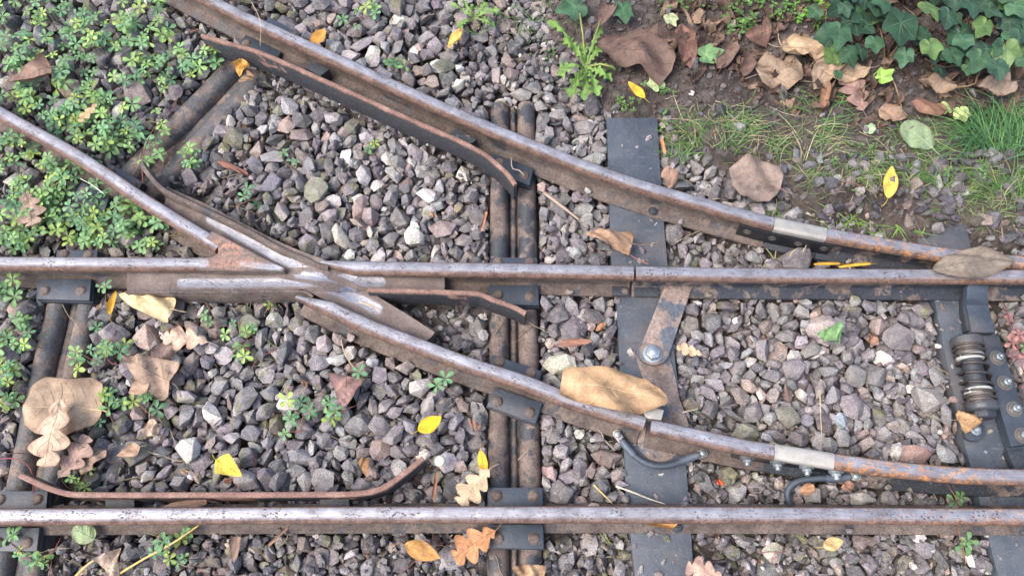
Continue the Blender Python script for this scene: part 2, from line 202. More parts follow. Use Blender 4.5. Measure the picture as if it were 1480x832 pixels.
1990,1275,98,31,33,28,0,815,333,80,31,60,29,33,859,629,79,31,34,36,52,590,1390,78,30,18,35,25,1662,481,90,30,8,25,12,2509,698,99,30,13,56,30,1144,886,76,30,50,27,55,1447,461,87,30,27,15,48,2212,448,86,29,35,30,61,1952,1037,77,28,49,22,54,1349,632,66,27,37,2,23,1495,738,81,26,58,23,41,
812,1022,92,26,50,9,19,1547,1152,92,25,27,8,20,1039,1184,78,25,24,17,8,1113,474,82,25,24,22,60,1553,588,71,25,11,32,8,1931,700,84,25,16,32,20,1102,899,81,25,24,46,5,947,473,87,25,21,29,55,861,1327,78,24,26,50,9,662,1106,73,24,24,60,36,571,1538,66,23,31,24,61,1947,810,71,23,14,8,30,
1770,1407,100,23,38,1,33,1349,1307,100,22,22,38,9,927,457,100,22,28,28,22,1029,1319,65,21,25,31,5,1365,870,100,21,26,36,12,733,997,97,21,45,35,4,773,1145,80,21,27,48,49,1548,1470,76,21,32,5,41,2044,491,87,20,32,31,62,1317,978,86,20,14,39,32,835,1029,82,19,10,14,33,1991,874,75,19,34,29,20,
1778,738,101,19,30,32,0,1437,480,78,19,27,3,35,970,569,76,19,15,39,24,1897,461,101,16,24,36,22,2030,1144,72,52,35,33,4,1468,1057,69,52,35,24,1,726,1335,81,52,14,20,14,562,1740,58,52,32,28,44,1387,1004,94,45,28,29,46,1308,1460,67,42,8,12,24,1150,835,65,42,49,51,43,898,1423,65,41,28,35,6,
1400,758,87,41,33,41,33,1367,1174,67,41,59,24,27,1743,1313,92,41,29,21,57,2178,833,56,40,26,37,60,2083,736,75,39,56,23,15,1426,485,86,39,29,40,19,1232,1572,63,38,58,27,33,1759,1049,77,38,18,45,6,1641,1453,88,38,16,21,16,595,481,90,38,26,5,31,1003,1147,74,37,24,17,26,833,1564,67,36,6,48,32,
1273,451,75,35,37,30,9,1215,713,56,35,36,1,35,961,1443,69,35,21,41,54,1670,382,87,34,55,15,24,1297,572,70,34,20,26,25,1007,705,69,34,22,31,58,1712,606,61,34,38,36,7,989,575,79,33,23,34,42,1370,1374,93,33,41,57,41,1096,580,76,33,27,33,61,849,1026,92,33,45,43,28,1450,984,92,33,4,33,16,
835,1587,73,33,22,26,27,899,644,68,33,10,9,36,1308,1256,68,32,25,58,44,908,722,76,32,44,23,11,1212,1594,72,32,31,30,60,1282,676,64,31,36,26,29,2212,1067,83,30,33,38,41,1207,750,72,30,10,52,23,1268,732,75,30,8,32,24,993,1001,59,30,36,18,50,1924,674,82,30,8,22,19,576,1334,71,30,36,47,6,
1304,1122,76,29,23,56,47,1213,1173,78,29,21,47,6,1300,1023,73,29,29,20,4,890,1392,62,29,24,61,27,1021,983,76,28,50,39,25,1906,495,92,27,13,19,16,852,1538,71,27,51,8,26,1693,779,81,27,14,54,27,1303,613,72,26,14,49,31,2178,650,66,26,11,51,39,1780,644,74,26,10,22,34,1657,582,68,26,8,34,11,
1109,1345,84,26,24,38,15,2130,705,64,25,30,24,57,1751,972,99,25,30,29,0,1476,883,91,25,28,1,34,710,1382,75,25,27,1,35,1690,972,84,25,29,2,42,1731,900,73,25,58,33,38,1631,1354,99,25,30,27,10,1089,648,60,25,41,24,4,871,920,79,25,33,30,3,1778,906,77,24,29,22,30,2011,1080,52,24,22,2,27,
1311,448,95,23,41,7,31,1819,1334,98,22,23,31,1,1684,676,65,22,38,40,50,2253,1052,89,22,32,34,60,2027,592,84,21,33,39,61,690,1269,77,21,19,20,5,1060,1584,63,20,40,18,24,1298,1396,52,20,27,32,22,1091,776,65,19,15,11,28,1592,1393,80,18,47,18,13,1120,1385,89,17,26,36,2,1337,1306,101,17,30,29,7,
1988,1092,85,17,6,16,22,1957,914,53,15,34,33,24,1704,920,54,15,34,33,27,2027,550,92,11,34,44,3,1537,865,83,52,29,43,45,1036,608,91,52,31,31,33,906,1689,69,52,55,50,36,946,1701,63,52,9,9,29,1195,1568,81,49,20,23,15,1091,809,79,49,22,60,24,1227,1111,88,47,12,13,24,1470,476,80,44,5,16,26,
2636,686,79,44,37,31,26,1418,1501,70,44,11,20,33,2181,559,66,43,34,13,6,2213,703,74,42,34,30,5,1070,1324,71,42,26,45,30,1944,706,71,42,6,19,42,602,1233,75,41,56,16,34,2342,889,58,41,23,35,23,1470,1132,93,41,18,39,22,724,1454,69,40,37,51,40,2308,1157,94,40,31,31,60,1932,1190,81,40,31,30,27,
1693,1311,72,39,61,30,38,1236,1097,60,39,17,42,55,2205,647,70,37,30,52,12,655,1402,76,37,6,35,48,766,1507,68,37,37,23,16,2329,845,67,36,18,30,19,1051,417,77,36,32,12,49,1291,829,56,35,56,26,25,1055,724,82,35,38,3,21,1905,1163,86,34,10,27,17,690,1054,86,34,27,40,59,1720,588,78,34,36,5,34,
1349,1432,77,34,18,21,57,1363,398,84,33,24,58,19,1912,690,96,33,32,31,14,1043,774,79,33,21,7,34,2059,863,75,33,14,53,44,1667,799,80,33,24,28,5,1001,720,86,32,29,23,59,1945,985,88,31,42,37,54,1756,1398,94,31,16,41,11,1567,1414,79,31,18,11,42,1416,625,89,31,16,20,26,1926,603,93,31,55,49,26,
668,920,72,31,26,53,10,2056,967,78,31,38,44,5,1125,1356,80,30,41,6,19,1649,1494,86,30,37,59,30,647,1019,72,30,15,18,30,1114,890,77,29,39,12,48,2276,1081,94,29,23,22,45,1087,911,78,29,32,61,36,1509,1372,76,28,31,32,36,597,1180,78,28,10,25,30,1074,1206,85,28,44,11,51,701,741,65,27,1,37,33,
1977,1318,98,26,5,22,27,1376,657,74,26,38,27,61,1155,1229,85,26,53,26,21,1282,1089,85,26,29,50,9,1107,643,58,26,35,23,24,946,744,70,25,55,40,15,1659,1522,79,24,19,55,21,1421,1342,69,24,46,25,58,1519,883,88,24,45,56,26,1348,1452,67,24,10,47,17,960,985,98,23,27,35,28,1048,1198,82,23,19,22,20,
1350,655,68,23,33,6,18,1320,1031,82,22,25,56,14,1049,1229,76,22,44,13,51,1502,1129,84,22,24,61,33,632,1458,75,22,30,3,43,1005,993,74,21,29,29,6,1429,604,84,21,17,46,54,1094,1165,65,21,14,34,9,1606,1361,92,21,53,11,31,1075,642,72,20,26,52,40,1345,452,78,20,45,41,34,1678,622,69,20,23,32,1,
922,1410,68,20,18,20,38,1514,440,80,20,32,32,14,1551,727,95,19,27,27,6,978,1466,73,18,40,11,44,1315,573,82,17,39,59,21,1725,1276,93,14,7,20,44,2304,958,54,14,38,58,42,2325,541,53,13,19,33,34,2223,981,54,12,6,19,29,1208,1080,79,52,37,41,9,1745,1293,78,52,42,28,33,1697,1338,93,52,19,13,53,
473,1068,66,50,50,21,35,708,610,84,50,16,13,35,2612,770,74,50,24,18,11,972,1168,73,49,34,38,14,712,844,74,47,38,42,3,1439,1071,86,47,22,7,33,2165,757,81,46,32,49,15,2154,442,82,44,23,8,47,881,350,89,44,33,47,42,2149,810,81,42,31,51,8,1869,323,95,41,15,16,52,1093,1125,70,39,44,40,5,
1095,1302,71,39,9,23,41,910,619,89,38,46,9,40,1938,686,96,37,15,17,52,1855,396,83,37,20,57,19,2525,888,62,36,32,54,33,1543,639,91,36,19,49,53,808,353,90,36,14,47,36,962,1019,70,35,43,29,34,921,1360,87,35,51,21,52,854,1048,78,34,24,29,41,2347,1015,93,34,46,28,29,1133,749,83,34,30,35,51,
2019,1011,84,34,38,22,4,1364,1380,73,34,33,37,1,2009,575,80,33,40,46,5,1146,1252,91,33,51,43,51,1672,1269,70,33,34,33,55,1513,661,66,32,24,55,20,1701,1288,95,32,27,50,20,1289,1418,92,32,26,29,8,825,1223,70,31,11,15,44,877,1568,79,31,24,49,40,2224,472,85,31,38,34,2,1497,1004,70,30,15,25,50,
1391,739,62,30,23,48,25,1904,1208,94,30,40,19,11,1067,468,97,30,21,32,58,1158,803,60,29,10,11,21,1614,1565,74,29,17,31,58,1029,1457,95,29,46,46,43,2126,863,65,29,15,45,42,1257,1198,64,29,14,29,54,1782,577,69,28,49,32,6,1055,1107,71,28,29,51,16,2333,1078,98,27,25,40,28,2362,668,97,27,19,39,48,
1123,1273,61,27,43,50,18,2135,903,62,27,39,60,32,1760,973,88,27,36,1,37,1994,474,98,26,32,40,14,1971,720,67,26,39,49,10,1776,492,90,26,11,9,40,1680,1143,77,26,30,7,50,1128,1580,74,26,25,22,55,2343,834,73,26,35,45,53,1927,794,70,25,36,40,9,2076,1068,95,24,13,29,32,1376,1284,93,24,8,41,23,
1550,665,87,24,31,53,31,892,779,86,24,33,51,16,2578,1051,99,24,13,52,19,1071,1239,76,24,8,25,48,2186,756,72,23,56,17,30,842,1322,66,23,29,49,34,723,884,98,23,32,0,33,652,1282,73,23,32,23,1,1133,607,60,23,33,35,0,1698,1205,96,22,13,7,25,869,452,97,22,8,17,26,1098,786,69,22,58,17,37,
685,1036,87,21,52,33,51,2238,720,77,21,23,46,52,676,1276,82,21,30,45,42,1373,1297,99,21,2,35,27,1177,1075,71,20,20,36,49,1158,1480,83,20,17,19,56,1589,1523,86,19,37,33,27,1588,1372,84,19,34,10,9,794,1028,91,19,12,25,51,717,709,76,19,25,25,28,1498,1300,98,17,43,27,42,2261,963,98,17,9,29,51,
2022,973,75,17,13,38,30,678,1124,75,16,29,41,42,1897,1010,93,16,62,29,28,947,838,68,52,60,29,21,976,701,82,52,46,26,5,787,1700,79,52,43,13,38,1402,1607,70,50,2,38,26,2713,1023,89,49,12,7,32,1452,1583,77,47,35,61,30,589,1541,77,46,26,27,45,1502,1318,78,45,28,20,28,584,849,65,45,23,34,50,
1415,1561,75,45,22,20,26,1030,453,76,44,32,35,0,1974,569,80,43,31,60,30,2571,375,95,42,24,26,34,933,1384,70,42,26,54,13,1334,1267,79,42,27,1,37,1018,375,90,42,27,60,36,1190,1152,67,39,33,43,37,1533,1323,85,39,19,3,24,1941,579,92,39,1,37,36,1752,1018,88,39,55,18,17,1698,1228,70,36,40,59,33,
1368,1174,92,36,21,21,22,936,752,87,36,17,10,15,1349,1392,82,35,58,24,20,2237,725,93,35,52,9,32,2526,671,81,35,58,19,26,1925,895,91,33,46,26,56,1370,1513,63,33,60,39,36,1374,1109,87,33,18,22,35,1444,1428,65,33,29,33,3,1777,1272,82,33,42,52,31,1103,910,92,33,38,19,44,732,653,76,33,34,32,7,
841,1239,65,33,24,23,3,1235,996,87,33,48,41,12,2291,890,64,32,28,45,18,1383,1250,83,32,43,44,6,610,1574,65,32,16,52,45,2268,744,73,32,20,18,37,1285,586,64,32,33,25,21,2334,679,75,32,34,1,27,1499,1547,93,32,26,15,49,604,1430,69,31,44,46,7,1169,766,61,31,23,36,6,1467,995,91,31,30,15,26,
916,1420,82,31,43,47,42,1288,467,80,31,32,25,22,1685,487,82,31,59,42,32,735,1133,82,31,31,19,57,819,1533,64,30,12,32,12,1345,577,69,30,57,48,31,702,356,78,30,34,32,0,1579,1431,92,30,15,22,19,2005,1221,84,29,37,30,1,1928,761,81,29,32,41,7,2515,1035,99,29,32,36,1,1737,1045,74,29,26,17,43,
2480,1034,98,29,26,38,4,1959,784,86,29,40,49,54,2160,1136,98,29,33,30,6,1385,1535,62,28,38,18,46,1006,1138,95,28,60,30,21,1394,1049,73,28,14,22,20,1703,1489,85,28,9,10,28,722,871,83,28,61,26,29,1341,1043,79,27,29,15,40,1661,1489,93,27,56,40,34,1283,916,93,27,3,29,29,1742,1113,59,26,30,34,58,
1056,1556,70,26,21,11,44,2149,396,80,26,27,30,4,1956,599,95,26,16,6,21,1130,1563,67,26,16,15,20,675,1155,79,26,31,32,1,1738,1230,78,26,47,54,36,2343,488,85,25,16,54,36,2153,691,75,25,13,46,14,1659,1031,74,25,35,15,19,2107,686,63,25,27,31,56,2096,821,62,24,49,10,34,948,574,95,24,39,57,28,
1905,1207,81,24,39,25,54,1317,568,93,24,29,45,57,1579,1354,97,24,53,10,32,980,493,93,24,27,49,54,916,989,77,24,44,31,59,1332,697,84,23,27,28,62,2108,639,78,23,54,32,25,2021,894,69,23,16,40,7,1501,673,77,23,16,32,30,1255,1321,74,23,52,41,17,1074,594,82,23,56,14,33,2506,739,81,23,43,58,37,
1042,1547,69,22,37,25,19,2064,742,65,22,18,49,35,1076,480,89,22,19,51,46,2228,874,85,22,28,49,53,1478,1314,99,22,1,38,28,835,1530,65,22,17,45,14,2255,660,85,21,38,61,31,902,442,84,21,32,26,58,1223,796,71,21,9,35,16,897,493,95,21,32,7,12,1178,862,76,21,54,47,38,946,451,94,21,25,12,12,
1387,470,83,20,49,15,47,1081,461,83,20,31,23,33,833,1221,84,20,6,38,23,2208,625,97,20,12,50,43,1389,456,77,20,51,53,33,1100,658,67,19,40,30,36,2014,964,82,19,33,57,47,1778,971,94,19,21,25,34,2549,992,97,18,15,7,39,937,462,87,18,52,38,12,1278,496,82,18,9,42,45,1754,1243,88,16,24,18,42,
2292,487,80,16,32,42,11,742,594,88,14,55,36,12,666,1073,66,52,23,60,32,2237,765,69,52,27,23,24,570,631,80,52,24,58,45,2215,828,85,50,20,42,57,928,631,68,47,19,5,42,875,1405,86,46,27,57,46,765,1545,66,45,6,46,33,1239,676,81,44,31,19,48,1712,1553,92,44,32,27,17,1368,487,86,43,26,43,55,
1499,368,88,41,40,46,29,1368,1115,57,41,20,48,13,1723,375,86,41,49,40,51,1389,1394,64,40,47,9,32,1690,867,87,40,25,34,28,1535,805,86,40,44,33,16,679,1087,91,39,2,23,33,555,1598,85,39,28,11,16,1164,1587,82,38,38,12,8,1039,582,78,37,51,38,17,2216,1133,94,37,36,39,58,1066,1276,87,37,55,26,45,
665,1165,63,37,42,3,27,764,1255,63,37,45,25,55,1382,694,92,36,59,29,19,1505,1177,77,36,46,6,35,1597,1416,77,36,43,57,38,2329,372,93,35,60,32,22,1278,1279,62,35,30,28,8,1261,484,81,35,49,10,25,2098,561,63,35,41,31,13,590,1112,64,35,52,50,31,1168,1500,67,34,55,33,27,1927,1017,87,34,55,19,17,
2307,804,75,34,28,39,52,2216,629,75,33,19,7,18,1717,740,94,33,17,58,27,1109,611,80,33,21,33,5,1080,683,95,33,31,27,7,1050,1343,81,33,42,58,20,1754,580,82,32,26,31,61,1411,999,69,32,60,36,41,1663,1089,73,32,54,20,13,1093,341,81,32,38,59,41,2192,797,57,32,20,45,12,2517,895,90,32,11,21,10,
1733,817,70,31,55,46,36,783,1213,75,31,45,46,9,1388,1492,59,31,11,43,51,1337,778,58,31,12,13,47,1238,1594,65,31,44,58,39,624,1133,91,31,20,22,13,1035,337,87,31,45,45,55,637,381,83,30,21,32,2,632,341,96,30,35,30,48,2163,348,83,30,38,60,34,1537,731,82,30,21,11,10,602,1215,88,30,5,47,28,
1264,680,91,30,25,41,35,1128,1088,58,30,47,49,20,1311,632,68,29,6,46,37,1066,785,52,29,29,36,27,1294,1218,72,29,39,44,20,906,915,81,29,54,26,28,1932,890,70,29,48,7,28,1754,1482,96,29,39,28,25,1681,632,55,29,44,58,22,872,1538,63,29,31,35,52,2282,556,90,29,25,10,10,1061,1219,76,29,52,42,20,
1778,559,77,29,35,44,9,1364,599,80,28,45,5,21,1665,579,90,28,14,32,47,2035,896,84,28,33,12,22,877,770,84,28,51,17,35,1746,1187,74,28,11,45,24,2337,445,92,28,26,13,21,622,1360,63,27,37,57,25,933,1037,75,27,49,16,30,1415,750,69,27,40,49,26,1673,986,94,27,30,20,14,979,818,71,26,17,6,18,
1392,1138,66,26,22,59,21,1076,865,64,26,26,3,22,1073,811,48,26,32,25,44,1479,437,86,26,44,35,11,1754,600,67,25,39,19,55,863,1057,59,25,29,1,25,1465,859,86,25,61,34,36,2276,1137,97,24,41,25,25,1517,628,67,24,61,32,28,1748,658,67,24,42,48,8,1130,1064,77,24,54,15,19,1325,1553,69,24,22,25,11,
1081,569,69,23,42,18,39,1914,1121,98,23,31,27,8,1819,1449,98,23,31,27,8,893,617,94,23,49,25,53,688,1149,87,22,49,55,25,1785,472,83,22,55,46,19,2177,783,56,22,54,14,28,896,1053,67,22,33,9,52,2096,451,83,21,56,33,16,2139,966,81,21,42,28,2,1070,1255,69,21,51,18,14,2024,994,90,21,16,58,27,
1533,1400,82,18,47,44,53,1144,1420,97,16,25,41,59,1411,1273,101,15,40,33,43,1551,545,53,14,31,26,13,1119,972,98,14,14,21,50,701,1319,59,52,31,33,4,2070,1090,79,52,14,28,55,1360,1552,80,52,14,20,19,659,1799,75,52,32,31,57,1711,852,70,49,1,26,37,1350,783,85,48,35,59,31,1006,1475,89,47,53,10,34,
869,1471,68,47,18,5,42,1193,681,82,46,52,31,8,1467,1400,76,46,34,27,55,2152,857,62,45,20,19,29,423,1710,58,45,34,61,37,2406,369,78,44,32,1,27,2182,316,85,44,27,19,33,905,1386,85,44,31,3,25,1440,1550,93,43,32,30,55,1764,1338,76,43,38,32,9,2268,861,75,43,21,4,27,1667,634,84,43,56,29,16,
2147,718,89,42,60,30,21,1922,860,76,42,32,24,44,1357,1080,90,41,51,53,24,1743,569,63,40,25,12,32,1050,1456,89,40,41,29,45,319,1646,67,40,20,7,16,1945,364,76,39,34,26,60,1518,1099,83,38,21,60,30,2251,385,74,38,24,33,4,1039,727,55,38,40,50,11,2602,841,57,38,47,12,13,2011,704,89,38,31,19,32,
1908,1043,68,37,59,45,35,1247,842,60,37,30,3,27,2558,678,61,36,50,26,8,1127,461,95,36,31,29,47,861,836,70,36,49,29,56,1806,1499,95,36,8,10,31,1762,1186,92,36,50,54,39,2235,695,77,35,8,45,19,717,1108,75,34,55,24,13,762,1351,91,33,13,55,28,1093,456,95,33,2,19,29,1536,424,88,33,11,39,49,
1558,1478,84,33,8,22,13,2074,831,91,32,22,57,34,797,1234,71,32,48,6,29,1775,785,89,32,23,55,20,2164,794,68,32,6,40,43,1660,901,60,32,25,45,34,1041,1306,96,32,22,23,27,1026,1303,79,32,10,48,23,693,597,65,32,30,11,37,2353,464,91,31,58,34,19,951,768,67,31,14,28,45,1428,1585,96,31,26,30,12,
2550,1097,96,31,20,35,5,2519,753,90,31,44,41,18,1714,1291,76,31,23,6,42,1095,1545,63,31,52,21,49,1437,1389,64,30,47,56,37,885,1343,79,30,19,32,56,2423,387,69,30,47,29,57,1216,1552,67,30,22,13,28,1690,613,66,30,56,28,44,2740,999,85,30,7,49,26,2576,397,82,30,52,9,30,1001,481,79,30,11,55,31,
2067,1156,97,29,33,30,61,1745,734,95,29,1,34,38,1990,451,85,29,16,7,40,1293,626,85,29,15,37,6,1800,1327,97,29,20,37,3,1958,473,75,29,41,25,29,1155,772,76,28,9,25,11,1523,470,90,28,55,29,48,1975,767,77,28,61,27,37,817,1452,60,28,29,56,27,2353,639,81,27,39,24,16,1289,752,64,27,29,11,15,
1541,911,91,27,20,14,11,1235,1085,79,27,35,55,26,2051,562,81,27,12,31,12,713,1049,70,26,38,23,2,656,1007,78,26,50,16,49,2326,819,71,26,19,19,22,2490,410,89,26,22,39,60,1539,489,92,26,31,49,41,1778,594,69,26,5,15,29,1707,1265,79,25,25,40,19,1932,722,77,25,10,17,47,1186,490,75,25,12,33,17,
2072,1162,81,25,38,1,30,1184,918,86,25,23,59,20,1078,1160,71,25,19,17,20,1776,1104,77,25,52,23,27,1662,1152,81,24,38,12,47,1674,1059,75,24,15,34,27,732,827,77,24,20,2,31,1128,683,58,24,54,50,29,1994,968,81,23,40,31,39,972,1152,94,23,13,23,16,2184,430,84,23,26,21,14,1402,480,86,22,61,36,39,
1079,1143,74,22,4,30,33,1078,1110,59,22,42,57,18,2304,1020,94,22,44,8,16,1776,461,90,22,51,8,29,1777,1315,87,22,22,21,26,900,748,72,22,3,29,28,2100,890,61,21,22,36,5,1917,584,99,21,27,33,9,1555,1508,85,21,31,12,35,740,1559,57,21,45,53,45,1995,592,80,20,21,16,34,1722,568,78,20,20,14,38,
1091,599,76,19,46,52,15,840,983,83,19,49,42,17,727,911,83,19,27,51,29,2106,753,59,19,45,11,45,1202,1378,99,18,43,3,32,1236,478,85,18,27,33,62,2082,479,87,17,4,33,43,1098,1259,77,16,54,41,49,1314,1288,73,14,6,13,35,1897,554,73,14,50,46,50,1782,726,98,14,5,21,40,1190,544,53,11,12,7,27,
1263,1452,64,52,4,46,26,1254,804,77,52,7,12,28,974,1590,47,52,36,32,36,2639,810,71,52,19,2,32,1040,691,57,50,11,50,20,637,907,66,49,46,7,18,2280,626,64,49,33,20,60,496,1626,64,49,13,56,31,1101,1203,86,46,13,52,43,1900,371,91,44,34,39,37,1454,352,88,44,56,36,47,1492,657,78,44,26,41,45,
1232,647,68,41,42,55,17,1321,651,69,40,15,7,23,2172,403,88,39,29,26,32,739,1389,75,39,55,49,37,2279,714,84,39,45,6,29,1704,753,73,39,41,37,9,1202,606,72,38,40,33,9,1480,716,71,37,26,61,24,1049,751,70,37,22,22,45,2238,665,73,37,43,21,26,844,1237,89,37,29,5,24,1439,1089,66,35,31,31,0,
1050,1315,72,35,19,9,40,1094,1446,87,35,16,39,27,1260,753,61,35,4,35,23,1368,1148,76,34,24,17,5,1271,1216,67,34,28,31,58,964,872,77,34,25,6,44,2034,782,74,33,14,53,18,2117,840,81,33,28,31,8,2281,746,83,33,40,32,3,1967,1018,75,33,56,47,38,1690,1456,94,32,27,13,8,1710,820,69,32,36,1,29,
1522,728,92,31,40,52,41,717,1011,78,31,12,7,28,1535,442,94,31,50,28,41,2320,656,75,31,40,40,58,1789,1379,95,31,15,7,31,1979,787,72,30,41,54,15,860,1497,56,30,36,30,35,884,885,90,29,9,25,15,1184,649,69,29,40,44,33,1542,1564,84,29,24,8,19,948,806,70,29,37,47,9,1493,491,85,28,19,33,60,
1268,1348,96,28,11,10,35,967,587,77,27,18,7,42,1366,1005,73,27,23,26,50,1098,686,65,27,60,24,40,1205,1461,81,26,29,51,8,2095,1062,96,26,15,7,21,2043,876,81,25,16,19,55,1043,1541,95,25,28,51,51,2315,765,72,25,56,47,25,2334,475,80,25,32,42,52,1067,576,81,24,41,3,41,1451,478,100,24,28,31,9,
828,1314,75,24,48,46,16,2275,1186,100,23,29,28,15,1964,779,66,23,52,27,24,1897,445,97,22,28,43,16,2044,592,94,22,17,48,40,1095,471,80,21,1,38,28,2158,635,70,21,33,31,59,1658,497,95,20,15,42,49,1312,1204,73,20,3,42,27,1460,886,100,20,39,26,26,1370,976,95,19,17,15,17,2323,555,86,19,38,3,34,
702,982,86,19,16,14,13,1190,1460,74,15,45,45,9,1934,1217,82,44,35,28,37,1623,1472,92,44,26,26,26,941,1019,91,44,48,30,24,1008,1574,78,43,45,26,11,1466,704,85,43,21,36,54,663,1062,94,43,18,34,20,738,1102,82,42,18,8,41,1771,829,87,42,18,17,20,1259,787,62,41,34,28,0,2078,888,71,41,11,24,52,
875,636,68,40,20,2,29,1739,1260,83,38,26,31,48,945,658,78,37,24,2,29,807,1409,67,37,18,25,4,2121,734,72,37,45,33,55,2046,754,76,36,18,22,19,864,660,70,36,33,4,42,2060,675,76,35,41,59,39,1689,1077,78,35,38,33,49,1496,825,98,34,44,3,31,878,1378,72,34,34,45,54,1462,1320,93,33,6,28,17,
596,1321,71,33,31,28,26,1289,1243,79,33,35,60,25,1761,859,72,33,41,18,5,2323,1015,94,32,34,21,33,597,1560,64,31,56,20,33,1096,1428,90,31,21,19,5,1232,1176,81,30,8,15,44,675,1133,80,30,43,40,30,2062,556,97,30,21,33,38,2324,622,84,30,44,4,24,1910,691,82,29,3,44,33,1154,720,70,29,13,54,23,
2141,708,73,29,35,33,18,1123,581,65,29,61,31,37,2069,1128,90,28,57,16,27,1221,850,66,28,1,23,33,1769,1178,77,28,28,50,9,853,1293,73,28,39,20,48,2167,478,80,28,59,43,30,675,1270,95,28,53,35,25,1906,1250,88,27,26,24,34,1530,592,64,27,35,32,24,2202,432,88,27,38,31,23,725,694,79,26,47,54,21,
1405,1475,61,26,31,37,52,1329,1052,73,25,44,23,15,803,1034,97,25,42,54,49,960,1408,97,24,13,23,42,1899,972,100,24,61,24,28,912,494,89,22,52,36,31,1731,1199,71,22,5,28,43,2055,478,85,22,2,21,33,1072,449,93,21,41,45,5,2533,909,53,21,32,32,29,1648,1517,88,21,54,37,50,2176,552,100,20,30,38,61,
909,1331,98,20,43,47,46,740,1047,74,20,11,9,36,1352,467,88,19,57,35,20,867,1392,65,19,35,34,60,1525,441,84,19,39,26,17,1968,661,80,19,4,28,19,971,1584,100,18,36,36,61,1389,861,101,16,27,21,57,1379,864,102,15,30,31,8,1308,1103,72,52,44,8,16,2342,841,93,52,36,25,48,2214,863,89,52,47,26,30,
2651,995,86,48,16,57,28,1522,1488,96,44,25,38,7,1927,830,85,43,46,16,54,1916,779,85,42,26,17,58,1772,845,72,41,55,25,49,628,1161,68,41,25,34,45,2560,433,87,40,33,27,18,1532,1047,70,40,47,7,42,1996,886,88,40,31,27,4,968,734,88,39,15,15,12,644,1387,67,39,19,50,25,1456,1009,84,39,8,28,49,
1360,1053,73,37,18,15,16,1937,331,87,37,50,38,9,1466,658,65,36,13,10,41,1451,492,76,35,21,56,44,2269,816,75,35,8,51,27,1096,642,79,34,20,18,15,2015,1127,96,33,40,28,57,906,1338,84,33,29,42,52,2167,668,69,33,23,59,33,1053,904,77,32,53,33,53,1950,666,84,31,8,25,22,2244,737,73,31,24,30,9,
2034,736,68,31,21,37,15,752,1444,78,30,45,6,36,2339,552,94,29,45,53,16,1304,757,64,29,59,38,43,2358,681,91,29,42,6,45,867,680,79,29,28,41,5,1296,461,99,29,27,30,15,699,1006,88,28,32,26,12,1214,1164,64,28,19,4,29,2549,1036,99,27,9,11,25,742,555,93,27,23,8,37,1394,1017,72,27,22,45,39,
2261,555,88,26,40,23,56,2001,556,79,26,42,23,54,1552,480,90,26,18,51,21,1101,769,63,25,54,20,44,656,1024,83,24,28,27,39,1241,929,101,22,29,29,40,2038,962,81,22,14,11,25,1107,1394,92,22,38,40,3,920,1349,101,21,28,32,7,734,868,96,20,11,16,48,1353,1374,96,20,29,9,51,2182,628,101,20,22,32,33,
1120,1490,54,19,26,32,26,1460,449,81,19,32,24,59,686,1261,88,18,49,41,11,1570,1568,86,18,2,25,24,545,1366,78,17,25,17,36,1336,1449,63,17,16,27,4,2268,611,54,14,2,19,31,2020,1091,75,52,49,18,23,805,1598,86,52,55,14,40,2608,628,89,52,26,30,5,889,839,58,49,36,37,41,1141,1739,57,47,60,22,32,
2072,692,58,45,38,28,34,1392,1469,80,44,34,22,18,2116,343,92,44,1,29,38,1127,573,79,44,42,58,22,1243,1452,94,44,6,47,38,689,432,77,41,49,55,30,1238,767,79,41,42,39,10,2635,892,58,41,53,12,22,1999,733,73,41,57,45,22,674,370,88,40,40,10,19,1944,811,91,39,25,59,30,1312,694,74,39,22,59,39,
2256,632,74,39,36,46,35,482,900,70,38,37,35,55,1422,1221,84,38,6,14,28,935,678,61,37,36,35,58,2110,427,85,37,53,11,24,1323,1429,79,36,22,48,55,582,1495,71,36,52,47,46,1950,1114,73,36,26,38,42,1395,1118,74,36,47,19,9,748,1518,60,36,4,47,29,1275,1251,71,35,36,22,6,1275,1575,76,35,33,14,14,
642,1217,75,34,37,45,57,1339,1500,75,34,38,18,47,1312,806,58,34,41,31,9,1376,985,68,33,25,38,61,2150,559,93,33,36,18,7,802,1525,60,32,30,57,46,1686,746,63,32,17,14,9,1668,1467,96,32,9,50,39,1215,488,91,32,26,56,35,723,1364,79,31,10,24,52,1075,1349,71,31,38,9,13,1077,1442,96,31,28,29,11,
705,1446,74,31,49,47,43,680,878,85,31,26,24,41,1001,807,74,30,1,32,25,1222,1368,95,30,48,56,24,968,666,72,29,46,19,53,1450,630,67,29,35,28,2,1675,1382,79,29,54,43,35,1488,854,87,28,23,18,54,1958,1013,92,28,28,35,50,1701,1032,70,28,45,38,55,2342,811,75,28,61,31,35,2115,825,57,27,34,1,23,
1954,1138,86,27,59,27,28,1220,1062,72,27,55,31,45,2189,1054,98,27,60,43,32,919,741,63,27,52,51,40,1323,1313,93,27,10,24,14,1735,1498,98,27,28,62,32,2065,789,72,26,42,40,6,1108,429,74,25,41,56,36,1364,1527,54,25,29,22,20,1458,557,95,25,42,55,47,1626,1494,94,25,21,24,37,1391,492,78,25,49,21,9,
897,893,71,25,26,60,40,1932,839,62,25,48,57,28,1477,1171,75,25,51,38,29,881,1312,83,25,34,47,33,1949,555,97,25,44,29,44,1293,492,77,25,26,35,3,2269,962,82,24,52,16,42,1582,1405,80,24,49,27,15,1189,755,73,23,42,29,47,1651,1576,82,23,42,59,35,1901,1180,83,23,47,51,23,1719,1500,91,22,34,60,41,
